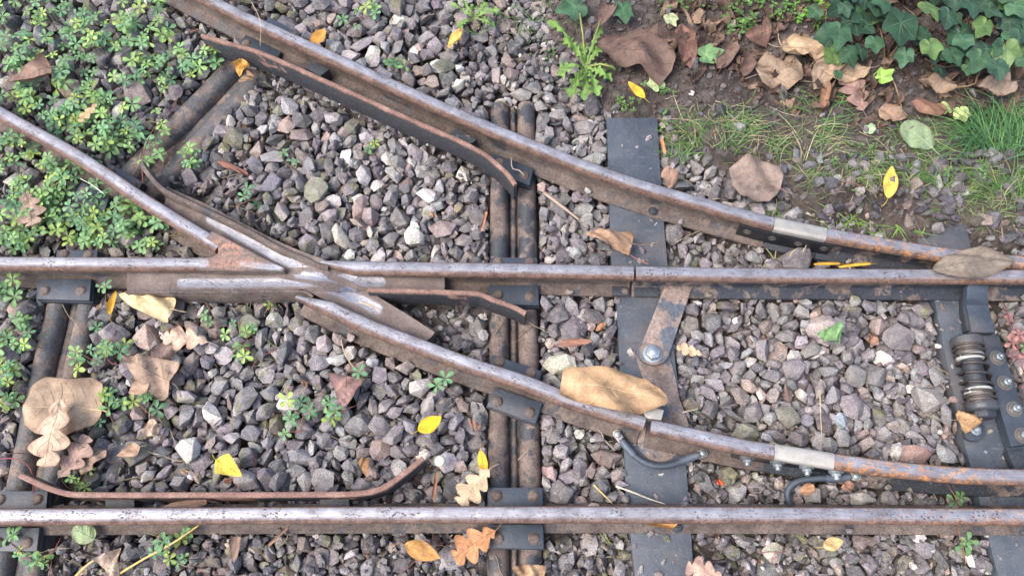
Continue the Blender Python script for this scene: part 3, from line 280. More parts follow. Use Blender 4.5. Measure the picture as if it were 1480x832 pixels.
2504,736,97,22,29,59,40,1651,1356,78,22,35,33,55,1720,646,89,22,42,40,28,1059,596,76,22,49,37,7,1930,740,85,20,20,8,47,1317,980,98,19,31,40,2,1276,1120,70,18,6,15,26,2049,979,82,18,20,5,24,743,762,71,17,33,11,49,686,844,74,17,22,47,25,1664,1434,83,16,44,7,20,871,799,76,52,26,47,8,
1414,1359,74,52,23,40,3,1255,1015,80,52,27,62,28,1183,1257,61,52,59,41,26,670,1341,81,52,26,43,11,1727,1212,94,52,32,1,37,1682,1032,79,48,16,4,36,1336,1397,56,46,31,32,56,931,891,83,46,56,48,25,2298,396,83,44,25,36,59,1491,1439,85,44,40,54,28,760,1031,91,43,38,45,38,2178,639,89,43,18,40,37,
1208,1240,73,42,15,27,57,1001,1177,79,42,27,30,62,2055,891,75,39,41,36,54,2633,657,75,39,12,54,37,2070,760,86,38,48,55,27,1159,645,78,38,28,56,47,1920,423,93,36,21,40,5,1376,1571,61,35,4,26,21,1385,787,62,35,45,40,5,1965,679,84,35,53,41,15,1017,756,58,34,60,23,37,1730,1010,69,34,18,54,40,
658,396,80,34,27,28,53,750,408,84,33,36,50,35,639,1038,81,33,28,54,36,2026,797,78,32,50,52,26,2133,788,69,32,33,56,15,981,609,96,32,33,22,57,651,1143,75,31,27,31,62,1227,761,63,31,10,36,31,648,1049,83,30,4,30,19,2019,809,70,30,27,52,10,886,431,86,30,28,8,48,1147,1490,83,30,36,52,9,
1371,1479,82,30,12,17,52,1551,1354,91,30,43,5,38,1722,1604,94,30,39,51,44,748,1100,67,30,31,46,10,764,1311,76,29,45,22,18,909,825,73,29,27,30,34,1271,770,61,29,28,60,22,1516,646,87,29,46,37,5,1129,616,70,29,40,4,19,1244,1234,59,29,21,28,49,2117,782,62,28,14,48,18,1229,942,100,27,14,56,26,
1341,643,77,27,13,26,43,1671,1221,86,27,46,54,20,1995,760,70,26,5,42,37,944,1164,93,26,53,20,34,1933,1244,96,26,38,33,61,2068,846,80,24,19,39,37,1504,993,100,24,0,33,29,1254,1362,95,23,51,49,18,2210,792,60,23,53,12,20,2215,749,83,23,8,26,44,763,1277,62,23,30,13,27,1725,1216,76,23,18,31,59,
1074,771,61,23,53,10,35,1702,912,69,23,29,6,13,1656,1004,82,22,53,22,12,2573,1028,99,22,26,26,36,2268,781,67,22,8,36,39,1081,838,77,22,44,29,49,1996,1093,92,22,7,49,36,2302,747,79,22,38,30,40,570,1444,77,22,32,59,28,1539,470,100,21,30,25,59,1410,559,81,21,29,24,1,1314,832,52,21,27,30,57,
1713,1453,85,21,31,31,41,894,1011,76,20,13,49,47,1340,1129,74,20,11,53,34,897,1559,71,20,39,21,16,1940,469,86,20,32,0,33,1607,1350,99,20,40,57,17,2304,551,82,20,6,18,20,1175,568,68,19,59,42,36,2313,615,98,19,32,46,57,2245,1027,99,19,60,38,25,1938,608,87,19,23,43,51,947,1602,101,18,25,29,47,
2267,960,102,16,22,60,25,1223,956,101,15,36,36,8,2314,541,54,12,27,35,20,2105,961,81,12,29,61,39,536,1244,65,52,37,39,23,431,1674,82,52,26,2,25,1302,724,57,51,53,9,35,1144,1098,87,50,31,41,52,1672,345,83,44,1,23,29,1072,356,89,44,1,32,39,1975,1215,95,43,62,27,30,1233,740,71,42,47,56,25,
2190,859,65,42,24,3,36,993,761,71,41,35,5,23,1498,1609,71,41,55,46,42,2543,457,78,41,27,28,46,1954,731,95,41,31,31,62,663,890,70,40,26,37,3,2089,654,69,40,11,14,15,1190,323,80,40,16,5,24,1980,716,85,40,13,42,50,2365,351,88,39,20,48,28,1691,592,79,39,57,17,39,1402,1207,88,39,43,37,58,
2175,684,76,38,44,56,43,1154,625,65,38,40,5,23,1061,691,65,38,53,30,10,1167,681,91,37,4,27,16,1033,845,68,37,12,9,21,1844,320,86,37,56,24,22,2044,1200,90,37,57,42,24,1704,1056,84,36,30,51,36,1966,810,68,36,41,25,3,1456,688,65,36,4,44,41,1668,662,70,35,26,27,57,1457,1110,72,35,53,53,30,
1815,1419,97,35,14,5,29,1432,767,73,35,28,58,37,2354,789,84,35,34,40,41,1006,636,68,34,24,38,57,1188,593,60,34,45,6,26,986,595,73,34,34,14,9,2183,969,95,34,57,19,38,1498,877,91,33,59,19,28,690,1185,83,33,2,23,25,1206,897,79,33,43,52,50,1734,603,70,32,50,16,14,2162,836,73,31,49,7,30,
1313,413,88,30,10,8,27,1981,694,95,30,54,13,20,1534,1163,96,30,31,27,52,1118,1233,78,30,52,48,17,1013,575,78,30,16,5,35,2067,1205,93,30,14,23,55,1960,457,91,29,18,45,44,2025,472,75,29,33,40,2,866,726,60,29,14,56,27,2509,899,67,28,49,17,47,1415,1058,64,28,26,10,51,2097,433,98,28,54,52,31,
1534,456,92,28,31,7,17,2264,1030,99,28,30,0,30,2017,561,86,28,54,40,24,1662,1124,82,27,38,22,58,1173,1338,75,27,4,29,16,2276,448,88,27,24,2,25,2160,1163,99,26,34,0,30,2109,643,97,26,60,40,27,731,1588,61,25,60,24,23,918,1027,82,25,43,25,28,1461,1484,74,24,46,5,33,902,771,71,24,25,25,56,
2016,828,68,24,19,8,39,1208,916,84,23,43,59,25,1507,1424,76,23,28,56,47,1197,727,57,18,54,14,38,2094,716,75,18,15,57,32,2047,447,99,18,25,20,44,2298,1091,100,18,59,24,33,1966,896,66,17,10,52,26,736,840,97,17,33,56,40,1491,1231,101,16,31,31,33,786,1126,70,15,43,31,56,996,1070,99,15,6,35,16,
1483,1242,101,13,30,36,20,1919,1063,54,11,32,34,25,1338,677,67,52,17,7,21,706,808,64,52,30,45,51,1287,661,87,49,28,41,10,690,1625,55,49,1,32,24,1242,1516,85,46,17,10,48,1182,1190,89,45,49,9,42,1674,1409,83,44,28,3,41,1331,313,88,44,30,23,27,1105,1583,71,43,43,12,44,577,1380,58,43,55,12,32,
733,1022,88,42,22,19,41,1222,1234,94,42,30,36,59,712,1523,67,41,15,44,44,807,1498,61,41,44,21,57,1696,1429,84,41,33,37,56,1182,628,78,39,11,47,14,2588,891,62,39,6,18,26,1427,675,61,39,23,46,33,1491,594,81,39,38,38,5,2611,730,69,39,17,35,21,680,1533,78,38,20,41,36,2176,891,68,38,13,8,30,
2016,974,96,38,62,26,31,1982,491,78,37,52,17,44,669,1470,81,37,26,13,19,531,1592,81,36,9,35,51,508,1137,65,36,32,35,27,520,920,66,36,18,40,5,709,771,67,36,26,25,1,674,1604,65,35,22,34,18,825,1412,56,35,40,54,46,1502,1156,90,35,55,22,47,1719,1062,69,35,50,14,15,1921,1336,97,35,31,31,8,
1545,1050,92,34,10,39,12,2053,730,62,33,8,44,16,976,1219,83,33,21,52,13,1544,576,73,33,16,32,16,2069,577,95,33,36,38,45,1685,1314,95,33,24,32,16,1473,838,97,32,32,32,60,1229,1542,66,31,48,49,31,1154,1522,66,31,11,9,28,610,1105,74,31,25,38,56,1926,1167,78,31,45,20,29,2505,813,89,31,31,15,35,
1462,759,72,30,36,51,49,2295,676,86,30,38,21,43,989,1581,84,30,5,32,47,1268,717,61,30,38,2,32,1772,1008,86,30,25,29,32,2195,677,68,30,24,5,26,1175,840,74,30,38,12,24,694,920,74,30,19,29,6,1177,488,88,30,46,4,34,1328,1206,66,30,57,43,22,2206,478,94,30,40,11,53,994,868,80,29,29,9,53,
2532,1010,92,29,55,21,23,2523,834,82,29,8,13,28,1525,1355,79,28,18,44,33,1193,1480,65,28,42,49,54,1119,490,93,28,36,5,23,2034,864,94,28,11,21,26,912,1014,78,27,42,32,4,756,1491,73,27,43,6,40,1087,1523,98,27,62,33,36,1946,1243,86,27,26,32,40,2505,837,82,26,16,10,42,1439,1162,77,26,32,36,1,
2515,770,97,25,26,38,37,2218,666,73,25,44,56,35,1703,1631,98,25,42,3,38,2139,567,72,24,32,47,8,1718,666,78,24,34,61,23,1408,553,95,23,31,10,54,2193,900,60,22,18,28,8,1058,448,81,22,14,37,45,2233,1161,99,22,32,33,57,703,1182,70,21,23,38,2,867,478,100,21,12,7,31,1318,1136,70,20,61,39,34,
1980,681,82,20,54,42,49,2100,1059,85,19,45,32,56,937,602,77,19,23,14,37,1013,1295,73,19,25,12,27,1659,618,64,19,47,30,44,1552,495,98,17,33,18,51,1386,916,99,17,11,53,35,1140,495,82,17,60,30,30,867,489,92,17,61,27,24,1530,1172,85,15,60,38,37,1415,917,102,13,62,27,32,1150,1331,65,52,26,40,16,
785,1282,70,52,2,28,24,611,673,69,52,27,62,29,617,874,85,52,34,50,7,644,696,74,52,11,54,33,1170,1542,75,50,7,47,38,1025,1141,84,46,12,54,26,419,1430,64,45,8,43,33,1336,725,76,45,31,13,20,1508,1035,78,44,24,32,40,1546,1585,84,44,8,25,17,2066,707,76,44,4,16,27,1344,1704,57,44,33,35,7,
1965,1191,77,44,26,54,34,2173,975,72,43,29,10,11,445,1029,63,42,31,26,14,1153,666,62,41,26,35,32,1991,1180,72,41,17,51,50,1120,799,73,41,42,17,6,878,1009,86,40,36,54,37,1151,454,77,40,11,28,53,1175,453,89,40,10,46,30,597,1339,88,40,20,28,26,1438,1479,63,40,6,44,37,1760,993,74,39,4,46,32,
1950,1323,96,39,59,42,27,1210,864,75,39,38,1,32,739,1422,79,38,61,28,28,1410,722,64,38,22,13,16,1357,660,88,38,24,60,27,819,1258,77,37,50,53,33,645,464,83,36,61,27,23,1619,357,83,36,0,34,33,544,1490,68,35,57,14,28,2514,834,97,34,31,31,0,1285,1548,72,34,42,34,58,612,1144,77,34,46,54,40,
987,737,77,33,25,5,47,1101,1077,63,33,46,11,27,626,1530,69,33,22,61,30,1231,396,85,33,34,39,35,522,1485,74,32,32,62,28,2178,477,95,32,5,36,30,954,488,80,32,50,50,22,676,1279,68,32,27,33,49,888,695,74,32,35,21,13,2084,1069,79,31,5,19,31,1191,1236,70,31,37,59,41,651,1300,66,31,3,24,39,
1175,813,76,30,40,51,39,707,695,81,30,56,20,44,1539,650,78,30,27,61,27,926,487,87,30,38,2,22,1949,564,81,30,47,57,33,1182,1139,86,29,24,6,19,1317,984,66,29,1,36,34,1322,1012,83,29,34,31,2,1068,1380,79,29,19,24,58,1336,571,87,28,13,22,12,1764,579,99,28,62,30,30,2566,1042,95,28,29,19,41,
2001,991,92,28,40,46,18,1099,486,88,28,7,14,33,2280,1021,88,27,48,30,26,924,1512,79,25,15,37,56,1206,727,66,25,34,32,62,570,1522,63,25,24,2,34,1552,458,94,24,37,46,18,1120,437,84,24,9,37,33,1321,593,70,24,58,22,27,1188,857,81,24,17,58,27,995,1570,67,23,8,29,23,1784,1253,69,22,16,23,5,
1518,1214,100,21,31,33,62,865,758,83,21,3,36,31,2141,891,54,18,22,53,49,2500,798,89,12,26,57,27,658,985,102,12,61,39,27,2466,1043,102,11,33,34,55,808,1316,63,52,20,54,21,454,1605,61,52,36,34,50,1471,1451,70,51,30,29,0,2221,895,78,50,24,9,52,1283,712,85,47,55,44,25,1965,595,72,46,26,56,19,
737,427,92,43,24,33,61,2506,323,93,42,29,20,2,1376,1205,72,41,49,9,24,1531,667,94,41,31,34,13,1495,1501,71,41,57,37,44,2002,785,78,40,33,19,10,1034,785,57,39,61,35,39,2126,885,65,38,29,49,46,1741,1464,95,37,31,34,11,1505,483,94,37,37,33,5,1520,573,58,36,36,43,31,1683,1570,87,36,37,10,36,
1282,1059,68,35,21,47,27,513,1577,70,35,41,26,58,1339,1521,65,35,18,34,53,1663,1247,63,34,29,45,59,1618,1504,82,34,21,15,54,1761,905,74,34,41,27,20,1002,890,87,33,23,23,41,1994,806,68,33,15,8,37,865,989,88,33,37,19,39,643,1583,72,33,25,35,9,944,866,82,33,29,40,4,1065,887,72,33,25,34,19,
847,1308,76,33,27,8,13,1272,987,92,33,21,58,41,897,1541,69,33,12,17,17,1370,1033,69,32,32,26,49,2003,1165,82,31,43,9,50,746,1514,83,31,19,51,24,873,1441,74,31,50,22,53,897,1317,85,30,37,13,19,1430,636,64,30,23,30,3,1491,1015,83,30,23,31,7,632,1052,67,30,58,37,32,1474,637,58,29,31,25,7,
1245,1255,67,29,9,46,38,1662,684,62,29,54,51,28,1251,455,75,29,54,34,51,1975,971,81,28,19,33,47,736,730,86,28,15,42,36,694,1165,76,28,20,42,14,709,1412,61,28,24,44,58,865,1311,79,27,13,42,10,1227,1048,58,27,22,5,45,974,605,69,27,0,29,29,2283,773,73,27,12,28,7,1722,1425,98,26,0,31,33,
1473,979,64,26,22,32,23,2221,901,53,26,9,10,31,1478,557,68,26,57,21,20,936,588,82,26,18,49,46,2113,1127,98,25,62,35,29,1408,495,97,24,57,29,35,1660,848,83,24,15,25,10,603,1370,69,24,37,49,55,1508,975,88,24,22,9,30,2330,1033,84,23,61,22,29,1532,990,70,23,36,22,38,1511,554,64,23,48,20,45,
1783,1228,70,22,21,3,24,2265,1031,85,21,8,11,30,1656,1358,68,21,20,21,40,1445,1328,94,21,26,55,39,1840,1310,99,20,26,34,61,1753,495,87,19,28,52,14,1718,554,75,19,11,16,13,1213,635,73,18,56,13,31,1656,471,83,18,30,16,18,1252,941,99,18,45,20,25,1139,974,100,18,33,25,1,1155,1041,72,15,17,9,23,
1024,983,101,15,36,37,55,2114,756,86,52,31,41,7,2568,833,76,52,34,36,59,709,1550,70,49,46,48,19,700,1369,58,46,32,62,35,1204,1033,84,46,30,28,45,1414,1032,61,46,39,19,55,860,1365,89,45,4,39,25,690,1504,70,45,48,52,18,1777,1458,88,44,19,34,46,1649,309,82,44,5,45,27,1191,1583,55,44,1,37,30,
1320,811,84,44,26,53,33,2132,1140,84,43,11,33,25,860,876,73,42,40,25,60,2141,1058,70,42,33,42,3,2515,766,65,41,16,32,43,1382,713,68,40,27,13,21,2615,870,68,40,54,13,33,858,1262,54,39,31,51,15,2563,1002,92,37,6,17,42,1749,839,87,36,11,28,8,572,606,65,36,30,54,12,2000,677,90,35,23,15,56,
1476,1194,74,35,32,25,1,1267,821,56,35,8,13,40,856,1006,72,34,7,34,29,968,1434,90,34,28,56,25,1170,870,63,34,36,1,25,2271,681,74,34,22,60,24,1309,1409,91,34,7,41,40,2515,995,92,33,24,39,45,1442,403,89,33,8,50,30,1243,1219,76,33,49,19,48,694,1110,78,33,45,22,24,1165,599,77,33,14,54,40,
1774,1605,93,32,30,62,28,2116,1069,93,32,47,8,23,1527,1295,58,32,37,31,11,1641,1425,75,32,29,41,35,1216,785,83,31,7,13,38,1716,623,72,31,28,20,45,1131,1115,59,31,24,51,19,1743,338,85,30,28,23,50,1143,1240,72,30,17,25,40,1686,1363,95,30,31,37,1,1963,988,79,29,26,61,25,1160,913,76,29,14,35,51,
1350,451,95,29,55,12,28,1519,821,63,29,46,43,44,665,1490,68,29,13,14,39,2250,834,70,28,20,5,43,1416,1399,78,28,33,1,39,1902,807,78,28,14,18,50,2195,490,84,27,59,29,38,2080,445,92,27,24,48,8,1985,997,74,27,35,39,59,1717,1000,61,26,29,23,60,1763,447,93,26,23,19,22,1520,1435,74,26,19,29,4,
1295,775,63,25,23,55,43,1531,1369,75,25,43,13,33,1036,1324,78,25,53,45,45,1715,1200,75,25,8,52,30,1967,428,82,25,18,3,31,977,804,61,24,31,61,33,1706,576,87,24,39,24,23,1921,1204,71,24,61,38,36,1621,1412,81,24,37,27,5,1971,733,79,24,6,39,18,1908,863,96,24,41,35,57,2229,491,96,24,60,31,32,
2181,636,61,24,35,1,27,1686,764,75,23,18,16,39,2030,677,69,22,54,47,28,1359,617,68,22,40,5,40,1499,1478,82,22,48,39,7,1472,976,80,22,12,34,34,1000,985,59,21,23,50,37,1660,1045,87,19,5,17,32,2037,582,93,19,45,29,3,1707,1388,83,19,46,25,33,1246,1434,64,19,6,37,19,2495,1050,99,18,34,28,27,
939,1377,96,18,14,42,8,1039,909,76,17,19,47,32,1073,920,76,17,37,55,13,659,1203,70,16,31,30,11,750,1062,97,15,31,9,31,741,770,99,15,18,23,58,2123,637,64,15,40,25,56,1902,485,99,14,19,42,37,1742,496,89,14,15,37,54,1924,664,53,13,26,30,41,1438,553,83,12,20,24,51,631,1347,78,52,60,41,27,
1300,1591,63,52,18,3,33,1181,1115,87,52,23,39,56,2562,739,65,52,18,3,32,1220,1024,64,47,41,4,24,1032,1594,62,47,56,28,29,1103,867,84,47,31,3,27,925,597,88,45,24,46,10,1305,1068,70,43,23,48,46,1360,1478,62,43,49,54,36,1975,1151,83,42,27,34,50,2335,1103,98,42,61,24,31,1723,567,93,41,45,57,32,
619,1391,65,41,36,27,60,1054,1578,77,40,27,7,48,1187,577,81,39,23,5,20,711,1428,79,38,51,51,40,776,1606,68,38,10,24,14,1115,752,65,36,28,59,41,1354,323,97,36,32,27,59,1385,996,81,36,41,33,7,1120,1299,74,35,33,36,15,1761,1072,88,34,41,13,39,2316,447,78,34,56,23,16,1327,1074,90,33,19,27,4,
778,394,85,33,48,56,28,533,1462,86,33,53,32,10,1803,1399,99,33,62,34,29,1516,1298,90,32,18,51,40,711,1580,72,30,28,61,34,1722,438,82,30,22,7,47,934,989,99,30,58,16,32,1409,695,77,30,28,5,46,1998,1247,86,29,57,26,15,1795,1353,101,29,29,34,60,741,486,97,28,33,26,3,1767,720,91,28,22,18,20,
1060,768,73,27,20,16,54,1668,831,76,27,28,36,40,1115,783,60,26,36,61,35,1933,1035,74,26,23,60,23,2256,705,77,26,55,13,25,2020,588,90,25,59,19,33,1712,977,74,25,57,31,15,2284,434,87,25,27,53,13,1455,1339,83,24,50,55,38,1906,847,90,24,30,42,13,2208,550,90,24,18,53,46,1480,822,86,24,10,14,16,
2349,658,90,24,7,49,25,1184,565,79,21,13,49,44,2514,1013,97,20,53,47,26,1790,442,90,18,30,39,12,2467,1030,102,17,54,11,31,1503,1225,102,16,30,34,59,2498,776,68,15,14,17,48,744,779,93,14,50,31,55,1415,844,103,11,32,35,31,787,1334,77,50,56,30,43,1252,585,75,46,54,51,37,1134,1151,64,46,27,32,5,
2275,639,83,46,42,20,10,1363,1032,90,45,38,7,22,1089,745,62,45,26,60,40,1603,1395,89,44,45,54,34,1584,1626,89,43,45,57,28,864,820,89,42,20,31,4,1550,1420,93,38,20,56,45,906,376,80,37,34,57,15,1349,803,71,37,42,58,28,1019,650,81,36,44,51,50,1988,1241,92,35,38,3,30,561,1558,66,35,31,60,26,
2307,872,62,35,47,53,38,2220,732,74,35,33,16,57,1701,1416,98,35,30,31,0,1763,478,84,35,49,53,39,700,1469,65,35,11,40,39,2024,659,78,34,47,51,47,1192,788,76,34,23,38,51,1542,989,96,33,59,43,37,1184,1027,66,33,25,16,58,1514,713,67,33,26,32,22,1901,610,84,33,20,29,55,1086,684,78,31,58,19,26,
1524,1587,82,30,15,16,48,1911,472,99,30,34,62,31,713,1477,59,30,60,23,22,2248,1039,94,29,20,33,57,1352,1169,80,29,14,21,39,1978,813,79,29,20,21,58,2076,1187,99,28,43,4,24,1372,579,83,28,29,31,62,895,664,85,27,55,42,44,1540,555,76,27,6,27,16,1728,664,89,26,26,30,28,1373,583,72,25,13,31,34,
1440,690,69,25,45,30,57,1950,1176,79,25,44,10,49,1254,1572,75,25,60,39,30,734,635,100,24,62,31,29,838,1403,66,24,31,24,4,1298,1520,72,24,55,35,33,1759,1262,83,24,21,23,55,994,469,91,23,24,28,53,1184,1401,98,23,39,55,49,1688,653,65,23,29,17,4,2117,1162,101,22,29,30,6,1923,554,101,21,60,23,27,
1011,1559,99,20,26,15,57,684,985,83,19,38,39,31,556,1338,79,19,41,34,25,859,744,58,19,12,54,38,1435,835,99,18,22,11,53,1048,597,77,16,11,48,40,1499,552,72,15,3,37,36,1189,1211,74,52,25,4,43,1168,882,85,47,27,38,13,1368,1237,78,47,43,28,19,1972,1111,91,45,28,37,54,2139,678,66,44,37,34,17,
1367,449,80,44,7,15,41,2282,331,89,44,20,29,11,1277,1035,60,44,21,4,32,1036,1556,85,42,2,36,32,674,842,82,41,19,42,22,1241,1189,69,41,51,16,16,924,1630,95,40,27,35,2,1427,995,82,40,32,55,14,1059,747,83,40,34,60,30,1074,718,78,39,46,8,18,1389,1033,81,38,17,25,37,1971,439,96,38,32,61,26,
995,1246,68,36,24,23,44,1905,831,82,36,31,18,43,1527,834,87,36,37,25,55,1269,1437,97,36,13,6,35,1549,563,89,36,37,9,23,747,1350,78,36,29,18,15,2505,788,94,35,44,49,39,652,1506,74,35,26,4,36,1113,1164,66,34,16,29,50,1036,804,78,34,33,26,58,1291,792,55,33,32,0,27,1029,1125,96,33,36,17,4,
1303,672,73,33,43,52,49,1013,600,74,32,56,42,34,1135,443,83,32,40,41,59,2122,969,95,31,42,52,37,831,1513,80,31,13,31,32,1574,1352,83,30,37,26,1,873,1283,66,30,58,16,33,2181,814,66,29,33,5,15,547,1484,83,29,32,7,11,1173,783,77,29,25,33,42,1165,1039,77,29,33,14,38,885,903,82,28,33,61,39,
1777,888,78,28,23,56,36,2011,986,81,28,24,23,50,1686,971,98,28,31,27,0,1668,1451,85,28,39,23,25,1280,1337,96,28,38,3,41,2356,854,69,27,41,24,16,902,892,85,27,56,42,40,1370,596,66,26,46,38,16,2050,1138,93,26,61,25,35,1393,579,76,26,38,4,17,642,1419,72,26,22,42,41,1113,1115,63,25,49,40,43,
2035,1084,99,25,31,32,11,890,1306,98,25,57,15,33,1904,746,87,25,57,35,38,1291,812,54,24,30,14,55,1859,1405,98,24,41,46,52,2149,793,54,23,43,53,48,986,783,59,23,35,6,34,1915,577,83,23,16,29,9,2075,759,70,23,28,19,3,1557,1564,77,23,33,35,39,1987,600,77,22,20,50,47,1254,1351,99,22,43,34,35,
786,1207,100,22,27,32,15,1977,471,86,22,32,32,28,1187,466,86,22,21,45,35,1747,1364,87,22,9,32,51,1782,824,98,21,44,51,36,929,1016,79,20,43,22,39,1734,544,52,20,31,44,59,1533,972,92,20,18,19,6,2361,554,93,20,42,30,21,1674,1435,85,19,21,24,53,1477,497,91,19,16,40,40,1334,881,101,19,35,62,30,
2260,496,85,15,26,54,50,835,1360,64,52,33,33,34,782,1458,74,52,18,29,51,1446,659,89,52,23,32,53,595,1463,72,52,32,5,47,2123,978,47,52,25,32,51,2290,835,62,51,30,34,3,883,1032,63,46,44,57,22,1463,1798,82,46,36,38,3,1620,1362,74,44,22,42,54,1139,722,60,43,28,25,15,965,633,61,42,28,36,47,
2168,1057,88,42,53,49,41,1393,449,94,41,24,28,52,1253,1051,68,41,43,5,30,1383,1579,86,40,10,38,17,471,1129,65,39,36,3,31,1271,1521,64,39,38,61,29,2095,776,59,38,38,32,17,2016,451,90,38,56,15,38,682,1395,59,38,7,35,47,2200,764,58,37,32,21,60,1047,823,57,37,23,45,22,1712,1801,95,36,31,39,4,
1399,659,58,36,15,31,48,2014,1252,89,34,52,24,52,1266,1206,88,34,16,50,43,2014,1193,86,34,10,51,40,2386,390,88,34,37,3,32,1502,683,59,33,18,54,15,1665,599,76,33,50,39,9,519,1417,61,33,33,35,0,2111,480,84,33,3,44,27,624,637,60,33,33,44,3,580,1250,56,33,36,19,47,1020,686,82,32,22,54,46,
636,993,71,32,38,20,38,2127,654,76,32,28,42,11,1908,563,87,31,57,41,23,1693,377,83,31,29,36,12,1655,1268,88,31,29,52,42,1014,737,73,31,50,32,8,558,1390,72,31,26,36,5,1726,1357,88,31,59,17,30,1025,1561,58,31,44,48,14,1746,459,86,30,19,49,15,1910,714,76,30,6,46,32,1468,412,81,30,12,13,17,
2364,485,90,30,52,39,10,1138,1501,60,30,29,41,3,1739,1382,92,30,45,56,19,921,1444,62,30,33,48,5,877,1294,90,30,34,7,33,429,1153,63,29,41,5,25,550,1351,89,29,43,20,25,922,1469,57,29,25,23,53,2060,769,66,29,42,59,27,1454,1042,93,29,29,46,29,1215,905,95,29,31,31,46,625,1560,63,29,33,49,25,
1440,1124,59,28,19,3,36,1360,989,90,28,12,21,10,1202,1187,62,28,28,22,57,1575,1606,80,28,23,9,47,2470,1008,94,28,52,51,40,2508,851,61,28,26,14,55,2103,731,64,27,12,33,8,1247,666,61,27,31,44,7,859,903,84,27,26,1,30,1438,372,79,27,31,31,40,2061,396,76,26,51,12,36,754,1230,81,26,38,22,31,
1534,1459,76,26,27,55,23,2522,395,75,26,51,54,33,1973,380,77,26,48,6,28,1074,1559,65,25,19,29,16,928,1490,66,25,29,17,10,2353,1035,94,25,58,22,25,730,1128,65,25,49,36,24,2101,666,72,25,9,21,13,2150,464,75,25,37,41,6,1505,913,91,25,48,18,44,2141,487,78,25,27,35,44,1768,1284,87,24,39,19,7,
540,1596,63,24,18,47,23,1737,644,83,24,35,51,52,2149,880,60,24,9,31,46,724,1041,76,24,47,6,38,1902,761,93,23,35,53,23,1214,1454,96,23,20,36,26,677,1454,67,23,20,56,21,1394,1549,65,22,32,23,30,1315,490,93,22,48,16,15,721,707,93,22,45,18,47,915,1545,69,22,56,25,18,1172,1129,59,22,23,37,41,
2405,1094,97,21,28,42,5,1480,749,61,21,57,42,39,2340,618,88,20,47,26,5,1040,746,59,20,40,37,6,668,1196,80,20,23,20,59,2073,1002,78,20,59,36,26,1326,583,80,19,24,30,61,1460,1192,93,19,50,39,54,1263,849,65,18,33,9,40,1263,915,97,17,43,57,19,1967,1279,92,17,26,4,44,879,445,83,15,50,40,20,
1023,985,57,15,40,57,40,1709,1529,87,14,33,38,15,1445,1318,53,13,60,21,33,917,1121,100,13,1,33,34,2222,573,54,11,31,39,3,380,1316,80,52,46,30,48,810,1492,89,52,38,60,24,1204,1312,76,49,37,33,8,1312,1170,68,49,40,41,56,606,1504,65,46,44,35,58,707,313,92,44,27,3,23,1314,1258,96,43,33,27,13,
2757,1057,94,42,29,1,35,1125,769,69,41,1,36,25,731,1643,57,41,32,62,34,2126,568,83,41,22,41,3,1176,700,60,40,46,28,53,1462,1362,64,40,39,57,21,954,1420,77,39,39,29,5,1082,1161,88,39,20,29,50,1678,749,87,39,17,43,37,2263,461,96,38,3,17,32,672,1286,91,37,48,33,45,2279,1044,93,37,30,38,28,
1675,1355,75,37,53,52,24,1305,468,85,36,53,52,35,2506,713,81,35,14,35,57,2146,829,88,34,40,24,57,1485,1541,82,34,10,54,31,1696,641,73,34,34,62,31,1148,1567,75,34,8,36,19,510,1556,54,34,26,31,56,1047,690,81,34,27,43,15,1326,441,94,33,32,40,22,831,1430,64,33,14,17,51,1163,905,97,33,9,10,26,
1556,1390,85,32,14,44,27,1050,1179,82,32,30,52,15,1704,1585,96,32,29,38,4,2512,1029,86,31,0,28,33,1172,1171,68,31,6,13,29,2043,1086,73,31,50,48,48,669,1388,83,31,26,22,7,1416,1115,80,30,41,32,56,1737,910,88,30,11,40,39,883,755,75,30,52,24,50,662,1321,66,29,50,24,17,1157,818,75,29,4,38,18,
724,921,68,29,23,10,25,1482,1522,71,28,41,33,59,2237,849,72,28,44,48,27,962,895,79,27,34,32,50,929,473,79,27,53,25,40,1663,1566,91,26,32,42,47,1726,731,78,26,22,40,31,1388,977,90,26,13,18,19,867,579,91,26,34,8,40,1227,780,64,26,43,38,3,1661,1281,70,25,31,1,25,1202,433,82,25,32,28,47,
1656,864,73,24,16,48,17,2080,670,81,24,27,39,25,2238,870,72,23,54,11,28,1977,1109,74,23,61,28,28,1279,768,72,22,27,35,11,1152,1485,64,22,8,46,41,1180,480,99,22,1,37,27,1676,820,82,21,59,18,34,1466,433,82,21,32,16,36,1419,431,84,20,41,2,33,1930,483,99,20,20,4,22,1412,681,69,19,27,3,40,
1385,1356,94,18,27,53,48,1113,1502,86,17,36,56,45,1081,1518,79,17,15,11,16,1281,903,100,16,20,36,33,1654,652,66,16,54,38,50,1487,913,102,15,35,32,54,1898,1127,102,15,12,56,31,1546,1275,62,14,8,11,31,1460,917,102,13,39,29,35,2303,719,93,52,41,44,46,539,1165,74,52,36,2,33,1435,1030,90,50,30,41,50,
2295,792,95,49,54,13,25,2115,718,90,48,18,40,25,1146,868,85,44,13,17,52,714,1604,58,44,3,19,27,1583,1498,90,44,52,9,39,698,1343,77,44,22,59,22,2132,810,66,44,18,59,31,1730,774,68,44,0,32,34,1439,619,88,44,31,23,37,1926,584,73,43,60,20,32,934,1435,79,43,48,52,35,2235,557,96,42,25,30,27,
1317,1525,59,42,12,23,39,1478,1035,91,41,4,44,36,2521,737,70,39,35,28,3,1433,1526,68,39,46,52,17,2015,764,73,39,45,31,4,655,1564,61,38,19,37,41,1948,966,84,37,30,51,54,1564,1450,86,37,4,44,33,1221,1261,81,37,42,31,3,1360,711,75,37,53,17,19,1183,1472,82,37,31,2,42,1543,1132,92,36,53,14,35,
